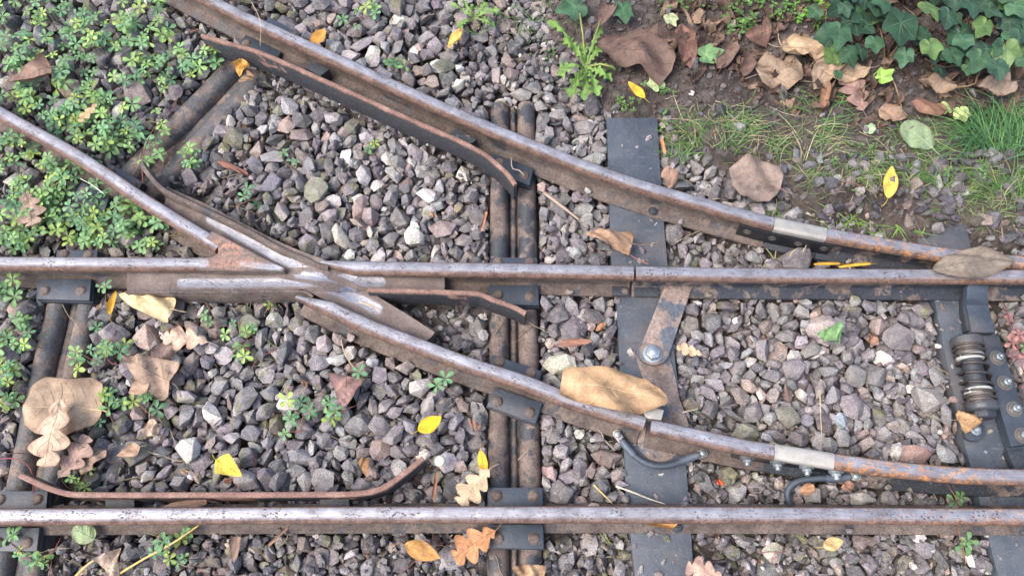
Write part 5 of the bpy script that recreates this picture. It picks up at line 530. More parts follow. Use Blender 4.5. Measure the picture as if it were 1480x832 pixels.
def m_rust(name, tar=0.0, light=1.0, coat=(.032, .036, .044)):
    """rusty steel; tar = how much of an old black coat is left"""
    m, t, b = new_mat(name); co = geo(t)
    n1 = noise(t, 28, 6, .65, co); n2 = noise(t, 240, 5, .65, co); n3 = noise(t, 9, 3, .5, co)
    L = light
    rust = ramp(t, n1, [(.28, (.070*L, .052*L, .046*L)), (.45, (.122*L, .092*L, .078*L)), (.58, (.162*L, .126*L, .107*L)), (.75, (.25*L, .185*L, .145*L))])
    rust = mix(t, 1.0, rust, ramp(t, n2, [(.3, (.55, .55, .56)), (.5, (1, 1, 1)), (.7, (1.4, 1.36, 1.3))]), 'MULTIPLY')
    spot = mth(t, 'MULTIPLY', step(t, voro(t, 190, co).outputs["Distance"], .22, .12), step(t, n3, .48, .6))
    c = mix(t, spot, rust, (.035, .03, .03))
    if tar:
        k = step(t, mth(t, 'ADD', noise(t, 22, 6, .7, co), mth(t, 'MULTIPLY', n2, .12)), .74 - tar * .38, .68 - tar * .38 - .0)
        k = mth(t, 'SUBTRACT', 1.0, k)
        c = mix(t, k, c, ramp(t, n2, [(.35, tuple(q * .7 for q in coat)), (.65, tuple(q * 1.4 for q in coat))]))
        setin(t, b, "Roughness", mth(t, 'SUBTRACT', .85, mth(t, 'MULTIPLY', k, .35)))
    else:
        setin(t, b, "Roughness", .8)
    setin(t, b, "Base Color", c)
    bump(t, b, mth(t, 'ADD', n2, mth(t, 'MULTIPLY', n1, .8)), .0018, .8)
    return m
M['rust'] = m_rust('brown rusty steel', .18, .86, (.05, .05, .055))
M['rust_tar'] = m_rust('rusty steel with old black coating', 0.50, 1.1)
M['tie'] = m_rust('rusty sleeper steel', 0.36, 1.2, (.045, .047, .053))
M['tiegrey'] = m_rust('dusty grey brown sleeper steel', 0.42, 1.3, (.085, .083, .083))
M['tar'] = m_rust('black tarred steel', 1.15)
M['rivet'] = m_rust('rusty rivet', 0, .95)

def m_paint(name, col, rough, speck=.3, scratch=(.2, .22, .24)):
    m, t, b = new_mat(name); co = geo(t)
    n1 = noise(t, 14, 6, .7, co, .6); n2 = noise(t, 300, 4, .7, co); n3 = noise(t, 55, 6, .75, co, 1.2)
    c = mix(t, 1.0, col, ramp(t, n1, [(.3, (.72, .72, .72)), (.5, (1, 1, 1)), (.72, (1.45, 1.42, 1.38))]), 'MULTIPLY')
    c = mix(t, mth(t, 'MULTIPLY', step(t, n3, .56, .72), speck), c, scratch)
    st = voro(t, 260, co).outputs["Distance"]
    c = mix(t, mth(t, 'MULTIPLY', mth(t, 'MULTIPLY', step(t, st, .16, .08), step(t, n1, .5, .6)), .6), c, (.38, .34, .30))
    c = mix(t, mth(t, 'MULTIPLY', step(t, noise(t, 6, 4, .6, co), .52, .70), .35), c, (.17, .14, .115))
    setin(t, b, "Base Color", c)
    setin(t, b, "Roughness", mth(t, 'ADD', rough, mth(t, 'MULTIPLY', mth(t, 'SUBTRACT', n1, .5), .3)))
    bump(t, b, mth(t, 'ADD', n2, mth(t, 'MULTIPLY', n3, 1.5)), .0009, .6)
    return m
M['paint'] = m_paint('blue black paint', (.036, .047, .063), .42)
def m_plank():
    m, t, b = new_mat('dark slate grey sleeper plank'); co = geo(t)
    mp = nd(t, "ShaderNodeMapping"); t.links.new(co, mp.inputs[0]); mp.inputs["Scale"].default_value = (1, .12, 1); mp.inputs["Rotation"].default_value = (0, 0, .12)
    mq = nd(t, "ShaderNodeMapping"); t.links.new(co, mq.inputs[0]); mq.inputs["Scale"].default_value = (.10, 1, 1); mq.inputs["Rotation"].default_value = (0, 0, .5)
    n1 = noise(t, 12, 6, .7, co, .8); n2 = noise(t, 320, 4, .7, co); g = noise(t, 160, 5, .7, mp.outputs[0]); sc = noise(t, 210, 3, .6, mq.outputs[0]); n3 = noise(t, 45, 6, .8, co, 1.5)
    c = ramp(t, n1, [(.3, (.040, .050, .066)), (.5, (.060, .073, .092)), (.72, (.095, .106, .122))])
    c = mix(t, 1.0, c, ramp(t, g, [(.3, (.93, .93, .93)), (.7, (1.07, 1.07, 1.07))]), 'MULTIPLY')
    c = mix(t, mth(t, 'MULTIPLY', step(t, sc, .64, .72), .35), c, (.19, .205, .225))
    c = mix(t, mth(t, 'MULTIPLY', step(t, n3, .54, .70), .45), c, (.17, .165, .16))
    c = mix(t, mth(t, 'MULTIPLY', step(t, noise(t, 5, 5, .65, co), .50, .66), .38), c, (.15, .125, .105))
    v = voro(t, 230, co).outputs["Distance"]
    c = mix(t, mth(t, 'MULTIPLY', step(t, v, .16, .08), .7), c, (.34, .30, .26))
    setin(t, b, "Base Color", c); setin(t, b, "Roughness", mth(t, 'ADD', .42, mth(t, 'MULTIPLY', n1, .3)))
    bump(t, b, mth(t, 'ADD', mth(t, 'MULTIPLY', g, .3), mth(t, 'ADD', n3, mth(t, 'MULTIPLY', n2, .5))), .0014, .7)
    return m
M['plank'] = m_plank()
M['old'] = m_paint('dark slate grey sleeper plank', (.056, .070, .090), .55, .35)
M['cable'] = m_paint('grey blue cable sleeve', (.055, .07, .09), .5)
M['zinc'] = m_paint('dull zinc', (.36, .40, .42), .38, .3, (.2, .2, .2))
M['zinc'].node_tree.nodes["Principled BSDF"].inputs["Metallic"].default_value = .7
M['insert'] = m_paint('pale joint filler steel', (.36, .34, .305), .5, .85, (.19, .155, .12))
M['insert'].node_tree.nodes["Principled BSDF"].inputs["Metallic"].default_value = .35
M['white'] = m_paint('scuffed white plastic ring', (.46, .46, .43), .5, .85, (.10, .10, .10))

def m_bar():
    """rusty top edge over a tarred flank, both with their own wear"""
    m, t, b = new_mat('guard bar steel'); co = geo(t)
    n1 = noise(t, 30, 6, .7, co); n2 = noise(t, 260, 5, .65, co); nn = noise(t, 11, 4, .6, co)
    se = nd(t, "ShaderNodeSeparateXYZ"); t.links.new(co, se.inputs[0])
    zz = mth(t, 'ADD', se.outputs[2], mth(t, 'MULTIPLY', mth(t, 'SUBTRACT', n1, .5), .016))
    rust = ramp(t, n1, [(.3, (.13, .075, .058)), (.5, (.23, .13, .10)), (.72, (.35, .22, .17))])
    rust = mix(t, 1.0, rust, ramp(t, n2, [(.3, (.6, .6, .6)), (.7, (1.3, 1.3, 1.3))]), 'MULTIPLY')
    tar = ramp(t, n2, [(.35, (.018, .019, .024)), (.55, (.04, .042, .048)), (.75, (.10, .095, .09))])
    k = mth(t, 'MAXIMUM', step(t, zz, -.010, -.002), step(t, nn, .57, .63))
    setin(t, b, "Base Color", mix(t, k, tar, rust)); setin(t, b, "Roughness", mth(t, 'ADD', .5, mth(t, 'MULTIPLY', k, .3)))
    bump(t, b, mth(t, 'ADD', n2, n1), .0016, .8)
    return m
M['bar'] = m_bar()

def m_wear():
    """cast crossing body: brown with bright worn wheel paths where attribute wear is high"""
    m, t, b = new_mat('cast crossing steel'); co = geo(t)
    n1 = noise(t, 26, 6, .6, co); n2 = noise(t, 230, 5, .65, co)
    a = nd(t, "ShaderNodeAttribute", attribute_name="wear").outputs["Fac"]
    o = nd(t, "ShaderNodeAttribute", attribute_name="rusty").outputs["Fac"]
    w = step(t, mth(t, 'ADD', a, mth(t, 'MULTIPLY', mth(t, 'SUBTRACT', noise(t, 60, 6, .75, co), .5), .9)), .28, .80)
    base = ramp(t, n1, [(.3, (.095, .070, .060)), (.5, (.145, .110, .096)), (.7, (.21, .165, .145))])
    base = mix(t, mth(t, 'MULTIPLY', a, .7), base, (.25, .24, .25))
    base = mix(t, 1.0, base, ramp(t, n2, [(.3, (.75, .75, .75)), (.7, (1.2, 1.2, 1.2))]), 'MULTIPLY')
    steel = ramp(t, noise(t, 40, 4, .6, co), [(.3, (.25, .248, .268)), (.7, (.42, .415, .445))])
    pits = mth(t, 'MULTIPLY', step(t, voro(t, 260, co).outputs["Distance"], .28, .16), step(t, noise(t, 36, 3, .6, co), .46, .56))
    c = mix(t, w, base, steel); c = mix(t, mth(t, 'MULTIPLY', pits, .8), c, (.09, .07, .065))
    orange = ramp(t, n2, [(.35, (.24, .125, .085)), (.6, (.40, .22, .15))])
    op = mth(t, 'MULTIPLY', o, step(t, noise(t, 120, 5, .75, co), .44, .52))
    c = mix(t, op, c, orange)
    setin(t, b, "Base Color", c); setin(t, b, "Metallic", mth(t, 'MULTIPLY', w, mth(t, 'SUBTRACT', .8, op)))
    setin(t, b, "Roughness", mth(t, 'SUBTRACT', .72, mth(t, 'MULTIPLY', w, .3)))
    bump(t, b, mth(t, 'SUBTRACT', n2, pits), .0011, .7)
    return m
M['wear'] = m_wear()

def m_leaf(name, rough, mott=.5, spec=.3, transl=.0, scale=1.0):
    m, t, b = new_mat(name); co = geo(t)
    at = nd(t, "ShaderNodeAttribute", attribute_name="Col").outputs["Color"]
    n1 = noise(t, 38 * scale, 6, .72, co, .6); n2 = noise(t, 330, 4, .7, co)
    c = mix(t, mott, at, mix(t, 1.0, at, ramp(t, n1, [(.32, (.42, .36, .33)), (.48, (.95, .93, .9)), (.68, (1.45, 1.42, 1.38))]), 'MULTIPLY'))
    c = mix(t, 1.0, c, ramp(t, n2, [(.3, (.82, .82, .82)), (.7, (1.18, 1.18, 1.18))]), 'MULTIPLY')
    setin(t, b, "Base Color", c); setin(t, b, "Roughness", rough)
    b.inputs["Specular IOR Level"].default_value = spec
    bump(t, b, mth(t, 'ADD', n1, mth(t, 'MULTIPLY', n2, .5)), .0012, .6)
    if transl:
        tr = nd(t, "ShaderNodeBsdfTranslucent"); t.links.new(c, tr.inputs[0])
        mx = nd(t, "ShaderNodeMixShader"); mx.inputs[0].default_value = transl
        out = t.nodes["Material Output"]
        t.links.new(b.outputs[0], mx.inputs[1]); t.links.new(tr.outputs[0], mx.inputs[2]); t.links.new(mx.outputs[0], out.inputs[0])
    return m
M['dry'] = m_leaf('dry autumn leaf', .62, .7, .3, .12)
M['green'] = m_leaf('soft green leaf', .5, .5, .4, .25, 2.0)
M['ivy'] = m_leaf('glossy ivy leaf', .48, .6, .35, .05)
M['straw'] = m_leaf('straw and twig', .7, .6, .2)

def m_soil():
    m, t, b = new_mat('dark gritty soil'); co = geo(t)
    n1 = noise(t, 7, 5, .6, co); n2 = noise(t, 70, 7, .7, co); n3 = noise(t, 400, 4, .7, co)
    c = ramp(t, n1, [(.35, (.040, .032, .028)), (.5, (.070, .056, .049)), (.66, (.115, .094, .083))])
    c = mix(t, 1.0, c, ramp(t, n2, [(.3, (.5, .5, .5)), (.52, (1, 1, 1)), (.72, (1.6, 1.55, 1.5))]), 'MULTIPLY')
    v = voro(t, 55, co)
    c = mix(t, mth(t, 'MULTIPLY', step(t, v.outputs["Distance"], .5, .3), .35), c, (.19, .155, .145))
    setin(t, b, "Base Color", c); setin(t, b, "Roughness", .92)
    h = mth(t, 'ADD', mth(t, 'MULTIPLY', n2, 1.0), mth(t, 'MULTIPLY', n3, .25))
    bump(t, b, h, .008, 1.0)
    return m
M['soil'] = m_soil()

# ------------------------------------------------------------------ objects
def link(o): scene.collection.objects.link(o); return o
def tag(o, label=None, cat=None, group=None, kind=None):
    if label: o["label"] = label
    if cat: o["category"] = cat
    if group: o["group"] = group
    if kind: o["kind"] = kind
    return o
def empty(name, loc):
    o = link(bpy.data.objects.new(name, None)); o.location = loc; o.empty_display_size = .03
    return o
class MB:
    """collects vertices, faces and a colour per vertex; build() links ONE mesh object (vertices given in world space)"""
    def __init__(s): s.v, s.f, s.c, s.n = [], [], [], 0
    def add(s, v, f, col=(1, 1, 1)):
        v = np.asarray(v, dtype=np.float64).reshape(-1, 3)
        c = np.asarray(col, dtype=np.float64)
        if c.ndim == 1: c = np.tile(c[:3], (len(v), 1))
        s.v.append(v); s.c.append(c)
        s.f += [tuple(i + s.n for i in q) for q in f]
        s.n += len(v); return s
    def build(s, name, mat, parent=None, smooth=True, cols=True, attrs=None):
        v = np.vstack(s.v)
        if parent is not None:
            org = Vector(); q = parent
            while q is not None: org = org + q.location; q = q.parent
        else:
            org = Vector(((v[:, 0].min() + v[:, 0].max()) / 2, (v[:, 1].min() + v[:, 1].max()) / 2, v[:, 2].min()))
        me = bpy.data.meshes.new(name)
        me.from_pydata((v - np.array(org)[None, :]).tolist(), [], s.f); me.update()
        if cols:
            a = me.color_attributes.new("Col", 'FLOAT_COLOR', 'POINT')
            a.data.foreach_set("color", np.hstack([np.vstack(s.c), np.ones((len(v), 1))]).ravel())
        for k, arr in (attrs or {}).items():
            a = me.attributes.new(k, 'FLOAT', 'POINT'); a.data.foreach_set("value", np.asarray(arr, dtype=np.float32))
        me.materials.append(mat)
        me.polygons.foreach_set("use_smooth", [bool(smooth)] * len(me.polygons))
        o = link(bpy.data.objects.new(name, me))
        if parent is None: o.location = org
        else: o.parent = parent
        return o
def edgesmooth(o, ang=35, bev=0.0, seg=2):
    """bevel through bmesh (no operators) and smooth by angle"""
    me = o.data; bm = bmesh.new(); bm.from_mesh(me)
    bmesh.ops.recalc_face_normals(bm, faces=bm.faces)
    if bev:
        es = [e for e in bm.edges if len(e.link_faces) == 2 and e.calc_face_angle(0) > math.radians(ang)]
        bmesh.ops.bevel(bm, geom=es, offset=bev, segments=seg, affect='EDGES', profile=.6, clamp_overlap=True)
    for f in bm.faces: f.smooth = True
    for e in bm.edges:
        e.smooth = not (len(e.link_faces) == 2 and e.calc_face_angle(0) > math.radians(50))
    bm.to_mesh(me); bm.free(); return o
def catmull(pts, step=.012):
    p = [Vector(q) for q in pts]; out = []
    p = [p[0] * 2 - p[1]] + p + [p[-1] * 2 - p[-2]]
    for i in range(1, len(p) - 2):
        a, b, c, d = p[i - 1], p[i], p[i + 1], p[i + 2]
        n = max(1, int((c - b).length / step))
        for k in range(n):
            t = k / n
            # centripetal-free, slightly tightened
            m1, m2 = (c - a) * .5, (d - b) * .5
            L = (c - b).length
            if (c - a).length > 0: m1 = (c - a).normalized() * L
            if (d - b).length > 0: m2 = (d - b).normalized() * L
            t2, t3 = t * t, t * t * t
            out.append(b * (2 * t3 - 3 * t2 + 1) + m1 * (t3 - 2 * t2 + t) + c * (-2 * t3 + 3 * t2) + m2 * (t3 - t2))
    out.append(p[-2]); return out
def sweep(path, prof, closed=True, caps=True, lateral=None):
    """prof: list of (u, z); u>0 is to the left of the path. returns verts, faces, uv(u, length)"""
    v, f, uv = [], [], []; L = 0; n = len(prof); m = len(path)
    for i, p in enumerate(path):
        a = path[max(i - 1, 0)]; b = path[min(i + 1, m - 1)]
        t = (b - a); t.z = 0; t.normalize(); s = Vector((-t.y, t.x, 0))
        if i: L += (p - path[i - 1]).length
        for (u, z) in prof:
            v.append(p + s * u + Vector((0, 0, z))); uv.append((u, L))
    k = n if closed else n - 1
    for i in range(m - 1):
        for j in range(k):
            j2 = (j + 1) % n
            f.append((i * n + j, i * n + j2, (i + 1) * n + j2, (i + 1) * n + j))
    if caps and closed:
        f.append(tuple(reversed(range(n)))); f.append(tuple((m - 1) * n + j for j in range(n)))
    return v, f, uv
def put_uv(o, uv):
    l = o.data.uv_layers.new(name="UVMap"); li = np.empty(len(o.data.loops), dtype=np.int32)
    o.data.loops.foreach_get("vertex_index", li)
    l.data.foreach_set("uv", np.array(uv, dtype=np.float32)[li].ravel())
def tube(path, r, n=8, taper=None):
    v, f = [], []; m = len(path); path = [Vector(p) for p in path]
    for i, p in enumerate(path):
        t = (path[min(i + 1, m - 1)] - path[max(i - 1, 0)]).normalized()
        up = Vector((0, 0, 1)) if abs(t.z) < .9 else Vector((1, 0, 0))
        s = t.cross(up).normalized(); w = s.cross(t)
        rr = r if taper is None else r * (taper[0] + (taper[1] - taper[0]) * i / (m - 1))
        for k in range(n):
            a = 2 * math.pi * k / n
            v.append(p + (s * math.cos(a) + w * math.sin(a)) * rr)
    for i in range(m - 1):
        for k in range(n):
            k2 = (k + 1) % n
            f.append((i * n + k, i * n + k2, (i + 1) * n + k2, (i + 1) * n + k))
    f.append(tuple(reversed(range(n)))); f.append(tuple((m - 1) * n + k for k in range(n)))
    return v, f
def prism(pts, depth):
    """pts: 3-D outline of the top face; extruded straight down by depth"""
    n = len(pts); v = [Vector(p) for p in pts] + [Vector(p) - Vector((0, 0, depth)) for p in pts]
    f = [tuple(range(n)), tuple(reversed(range(n, 2 * n)))] + [(i, n + i, n + (i + 1) % n, (i + 1) % n) for i in range(n)]
    return v, f
def solid(name, pts, depth, mat, parent=None, bev=.0012):
    b = MB(); b.add(*prism(pts, depth)); return edgesmooth(b.build(name, mat, parent, cols=False), 30, bev)
def lathe(c, axis, prof, n=24, start=0.0, nsides=None):
    """prof: list of (radius, distance along axis)"""
    axis = Vector(axis).normalized(); up = Vector((0, 0, 1)) if abs(axis.z) < .9 else Vector((1, 0, 0))
    s = axis.cross(up).normalized(); w = s.cross(axis); v, f = [], []; n = nsides or n; c = Vector(c)
    for (r, h) in prof:
        for k in range(n):
            a = 2 * math.pi * k / n + start
            v.append(c + axis * h + (s * math.cos(a) + w * math.sin(a)) * r)
    for i in range(len(prof) - 1):
        for k in range(n):
            k2 = (k + 1) % n; f.append((i * n + k, i * n + k2, (i + 1) * n + k2, (i + 1) * n + k))
    f.append(tuple(reversed(range(n)))); f.append(tuple((len(prof) - 1) * n + k for k in range(n)))
    return v, f
def pxs(px, py, z=0.0):
    """metres per photo pixel sideways at that spot"""
    return (P(px + 1, py, z) - P(px, py, z)).length
M['link'] = m_rust('worn link bar', .36, 1.9, (.085, .098, .118))
M['linkrust'] = m_rust('rusty plate with blue coat left', .24, 1.7, (.08, .092, .11))
M['tarsmooth'] = m_paint('smooth black coat', (.016, .018, .022), .4, .1)
M['zincdark'] = m_paint('weathered zinc', (.15, .135, .12), .5, .6, (.27, .22, .17)); M['zincdark'].node_tree.nodes["Principled BSDF"].inputs["Metallic"].default_value = .5
M['capgrey'] = m_paint('dark steel cap', (.05, .052, .058), .4, .5, (.25, .24, .23))
M['coil'] = m_paint('dark coil steel', (.075, .06, .055), .4, .4, (.2, .15, .12)); M['coil'].node_tree.nodes["Principled BSDF"].inputs["Metallic"].default_value = .5
M['cable2'] = m_paint('lighter cable sleeve', (.075, .095, .125), .42)
# ------------------------------------------------------------------ ground
SOIL = [P(a, b, -.06) for a, b in [(770, -250), (800, 20), (880, 150), (1000, 190), (1060, 250), (1180, 300), (1320, 330), (1480, 345), (2100, 345), (2100, -250)]]
def inpoly_np(x, y, poly):
    c = np.zeros(x.shape, bool); j = len(poly) - 1
    for i in range(len(poly)):
        xi, yi, xj, yj = poly[i][0], poly[i][1], poly[j][0], poly[j][1]
        hit = ((yi > y) != (yj > y)) & (x < (xj - xi) * (y - yi) / ((yj - yi) if yj != yi else 1e-9) + xi)
        c ^= hit; j = i
    return c
def vnoise(x, y, seed=0, octs=((9, 1.0), (23, .5), (61, .28), (140, .16))):
    rs = np.random.RandomState(seed); z = np.zeros_like(x)
    for fr, am in octs:
        for _ in range(5):
            a = rs.uniform(0, 6.28); w = fr * rs.uniform(.6, 1.5)
            z += am / 2.2 * np.sin(x * w * math.cos(a) + y * w * math.sin(a) + rs.uniform(0, 6.28))
    return z
def soil_mask(x, y):
    m = np.zeros_like(x)
    for ox, oy in ((0, 0), (.03, 0), (-.03, 0), (0, .03), (0, -.03)):
        m += inpoly_np(x + ox + .02 * np.sin(y * 40), y + oy + .02 * np.sin(x * 35), SOIL)
    return m / 5
def ground_z(x, y):
    x = np.asarray(x, float); y = np.asarray(y, float)
    m = soil_mask(x, y); n = vnoise(x, y, 3)
    far = np.clip((np.maximum(np.abs(x) - 1.35, np.maximum(y - 1.45, -.25 - y))) / .1, 0, 1)
    zs = -.056 + .006 * n; zb = -.094 + .004 * n
    return (zb * (1 - m) + zs * m) * (1 - far) + (-.062 + .004 * n) * far
gx = np.concatenate([[-30, -12, -5, -2.6, -1.8], np.arange(-1.5, 1.5, .006), [1.5, 1.8, 2.6, 5, 12, 30]])
gy = np.concatenate([[-30, -12, -5, -2, -.9, -.5], np.arange(-.3, 1.6, .006), [1.6, 1.9, 2.6, 5, 12, 30]])
GX, GY = np.meshgrid(gx, gy); GZ = ground_z(GX, GY)
nx, ny = len(gx), len(gy)
idx = np.arange(nx * ny).reshape(ny, nx)
quads = np.stack([idx[:-1, :-1], idx[:-1, 1:], idx[1:, 1:], idx[1:, :-1]], -1).reshape(-1, 4)
def np_mesh(name, verts, faces, mat, cols=None, smooth=True):
    me = bpy.data.meshes.new(name); k = faces.shape[1]
    me.vertices.add(len(verts)); me.vertices.foreach_set("co", np.ascontiguousarray(verts, dtype=np.float32).ravel())
    me.loops.add(faces.size); me.loops.foreach_set("vertex_index", faces.astype(np.int32).ravel())
    me.polygons.add(len(faces)); me.polygons.foreach_set("loop_start", np.arange(0, faces.size, k, dtype=np.int32))
    me.polygons.foreach_set("loop_total", np.full(len(faces), k, dtype=np.int32))
    me.update(calc_edges=True)
    if cols is not None:
        a = me.color_attributes.new("Col", 'FLOAT_COLOR', 'POINT'); a.data.foreach_set("color", np.hstack([cols, np.ones((len(cols), 1))]).astype(np.float32).ravel())
    me.materials.append(mat)
    me.polygons.foreach_set("use_smooth", np.full(len(faces), bool(smooth)))
    return link(bpy.data.objects.new(name, me))
tag(np_mesh('ground', np.stack([GX.ravel(), GY.ravel(), GZ.ravel()], -1), quads, M['soil']), kind='structure')

# ------------------------------------------------------------------ rails
HEAD = [(-.0128, -.0125), (-.0130, -.0055), (-.0122, -.0028), (-.0100, -.0009), (-.0065, -.0001), (0, .0003), (.0065, -.0001), (.0100, -.0009), (.0122, -.0028), (.0130, -.0055), (.0128, -.0125), (.0040, -.0175), (-.0040, -.0175)]
BASE = [(.0038, -.0172), (.0034, -.024), (.0034, -.050), (.0060, -.0545), (.0225, -.0600), (.0235, -.0612), (.0235, -.065), (-.0235, -.065), (-.0235, -.0612), (-.0225, -.0600), (-.0060, -.0545), (-.0034, -.050), (-.0034, -.024), (-.0038, -.0172)]
def rail(pts, label, base_mat='rust', rusty=None, name='running_rail', cat='rail', base_from=None, base_to=None, head_mat='head', group='rails of the turnout', taper=0, z0=0.0):
    path = catmull(PL(pts), .02 if not taper else .006)
    mid = path[len(path) // 2]; root = empty(name, (mid.x, mid.y, ZB))
    tag(root, label, cat, group)
    v, f, uv = sweep(path, HEAD)
    if taper:      # the head grows out of the crossing: narrow and slightly low at first
        n_ = len(HEAD)
        for i in range(len(v)):
            k = max(0.0, 1 - uv[i][1] / .062); j = i - i % n_; a = path[i // n_]; c = path[min(i // n_ + 1, len(path) - 1)]; a = path[max(0, i // n_ - 1)]
            t = (c - a).normalized(); s_n = Vector((-t.y, t.x, 0)); u = uv[i][0]
            v[i] = v[i] + s_n * ((taper * .0130 - u) * k * .72) + Vector((0, 0, z0 * k * k))
    b = MB(); b.add(v, f)
    if rusty is None: r = np.zeros(len(v))
    else: r = np.array([rusty(*PX(p)) for p in v])
    o = b.build('rail_head', M[head_mat], root, attrs={'rusty': r}, cols=False); put_uv(o, uv); edgesmooth(o)
    q = path[(base_from or 0):(len(path) - (base_to or 0))]
    v, f, uv = sweep(q, BASE); b = MB(); b.add(v, f); edgesmooth(b.build('rail_web_and_foot', M[base_mat], root, cols=False))
    return root
ss = lambda x, a, b: max(0, min(1, (x - a) / (b - a)))
rail(R1, 'long straight rusty rail running the full width near the bottom edge', rusty=lambda x, y: .4 * ss(x, 1150, 1480))
rail(R2L, 'straight rail entering from the left edge and ending in the crossing nose')
rail(R2M, 'middle rail from the crossing to the gap above the slate grey plank', taper=1, z0=-.002)
rail(R2R, 'straight middle rail from the gap to the right edge above the coil spring', rusty=lambda x, y: .25 * ss(x, 1200, 1480), base_mat='rust_tar')
rail(R3A, 'curved outer rail sweeping from the top left beside the long guard bar')
rail(R3B, 'outer switch blade rail with orange flecks, closing on the middle rail', rusty=lambda x, y: .55 * ss(x, 1195, 1260), base_mat='rust_tar')
rail(R4A, 'curved rail leaving the crossing to the lower right under the big tan leaf', taper=-1, z0=-.005)
rail(R4B, 'short curved rail between the open gap and the pale joint filler')
rail(R4B2, 'inner switch blade rail with orange rust flecks, right of the cable loop', rusty=lambda x, y: .7 * (1 - .7 * ss(x, 1400, 1460)), base_mat='rust_tar')
rail(R5, 'diagonal rail from the left edge through green plants to the crossing nose')
def insert(pts, label):
    path = catmull(PL(pts), .02); root = empty('joint_filler', (path[1].x, path[1].y, -.06)); tag(root, label, 'rail joint', 'pale insulated joint fillers')
    prof = [(u * 1.03, z + .0006 if z > -.01 else z) for u, z in HEAD]
    v, f, uv = sweep(path, prof); b = MB(); b.add(v, f); edgesmooth(b.build('filler_head', M['insert'], root, cols=False))
    v, f, uv = sweep(path, BASE); b = MB(); b.add(v, f); edgesmooth(b.build('filler_web', M['tar'], root, cols=False))
insert(R3I, 'pale metal joint filler block in the upper curved rail')
insert(R4I, 'pale metal joint filler block in the lower curved rail above the black cable loop')

# stub of polished steel beside the open gap
s = solid('rail_stub', [P(930, 597, -.002), P(938, 586, -.002), P(960, 592, -.002), P(956, 607, -.002), P(934, 604, -.002)], .03, M['insert'], None, .002)
tag(s, 'small bright steel stub behind the rail gap beside the big tan leaf', 'rail stub')

# ------------------------------------------------------------------ the cast crossing
frog = empty('rail_crossing', tuple(P(420, 400, ZB)))
tag(frog, 'cast steel crossing where the two rusty tracks meet, with bright wheel paths', 'rail crossing')
def resample(pts, n):
    p = [Vector(q) for q in pts]; d = [0]
    for a, b in zip(p[:-1], p[1:]): d.append(d[-1] + (b - a).length)
    out = []
    for k in range(n):
        t = d[-1] * k / (n - 1); i = 0
        while i < len(d) - 2 and d[i + 1] < t: i += 1
        out.append(p[i].lerp(p[i + 1], (t - d[i]) / (d[i + 1] - d[i])))
    return out
def arm(e1, e2, z, wear, ends=(0, 0), dish=.003):
    n, k = 70, 17
    a, c = resample(PL(e1, z), n), resample(PL(e2, z), n)
    v, w = [], []; f = []
    for i in range(n):
        t = i / (n - 1); dz = -ends[0] * max(0, 1 - t * 5) - ends[1] * max(0, 1 - (1 - t) * 5)
        for j in range(k):
            s = j / (k - 1); p = a[i].lerp(c[i], s)
            xx = PX(p)[0]; p.z += dz - dish * (1 - (2 * s - 1) ** 2) + .0145 * math.exp(-((xx - 458) / 40) ** 2); v.append(p)
            w.append(wear(t, s, *PX(p)))
    for i in range(n - 1):
        for j in range(k - 1):
            q = i * k + j; f.append((q, q + 1, q + k + 1, q + k))
    # skirt
    rim = [j for j in range(k)] + [i * k + k - 1 for i in range(1, n)] + [(n - 1) * k + j for j in range(k - 2, -1, -1)] + [i * k for i in range(n - 2, 0, -1)]
    m = len(v)
    for q in rim: v.append(v[q] - Vector((0, 0, ZB * -1 + z + .004))); w.append(0)
    R = len(rim)
    for i in range(R): f.append((rim[i], rim[(i + 1) % R], m + (i + 1) % R, m + i))
    return v, f, w
def seg_d(x, y, ax, ay, bx, by):
    t = max(0, min(1, ((x - ax) * (bx - ax) + (y - ay) * (by - ay)) / ((bx - ax) ** 2 + (by - ay) ** 2)))
    return math.hypot(x - ax - t * (bx - ax), y - ay - t * (by - ay))
def streak(x, y, pts, w):
    d = min(seg_d(x, y, *a, *b) for a, b in zip(pts[:-1], pts[1:]))
    return max(0.0, 1.0 - (d / w) ** 2)
SA = lambda t, s, x, y: max(streak(x, y, [(262, 409), (330, 409), (440, 407), (520, 404)], 9), streak(x, y, [(440, 400), (560, 404)], 11))
SB = lambda t, s, x, y: max(streak(x, y, [(305, 316), (350, 342), (400, 371), (450, 395)], 10), streak(x, y, [(430, 395), (520, 405)], 9))
SC = lambda t, s, x, y: max(streak(x, y, [(440, 402), (550, 407)], 10), streak(x, y, [(440, 390), (520, 430)], 9))
SD = lambda t, s, x, y: max(streak(x, y, [(450, 405), (500, 424), (545, 446)], 11), 0)
for e1, e2, z, w, ends in (
        ([(180, 387), (300, 388), (410, 388), (478, 392)], [(181, 420), (300, 420.5), (400, 420.5), (470, 421)], -.0195, SA, (.006, 0)),
        ([(241, 268), (300, 296), (350, 322), (400, 348), (440, 368), (520, 398)], [(231, 302), (300, 345), (360, 378), (405, 402), (490, 424)], -.0199, SB, (.007, 0)),
        ([(438, 385), (480, 392), (642, 396)], [(448, 424), (510, 422), (540, 418), (642, 418)], -.0203, SC, (0, .006)),
        ([(446, 390), (500, 404), (532, 420), (628, 478)], [(434, 418), (520, 460), (614, 492)], -.0207, SD, (0, .008))):
    v, f, wr = arm(e1, e2, z, w, ends)
    b = MB(); b.add(v, f); o = b.build('flangeway_floor', M['wear'], frog, cols=False, attrs={'wear': wr, 'rusty': np.zeros(len(wr))}); edgesmooth(o, bev=0)
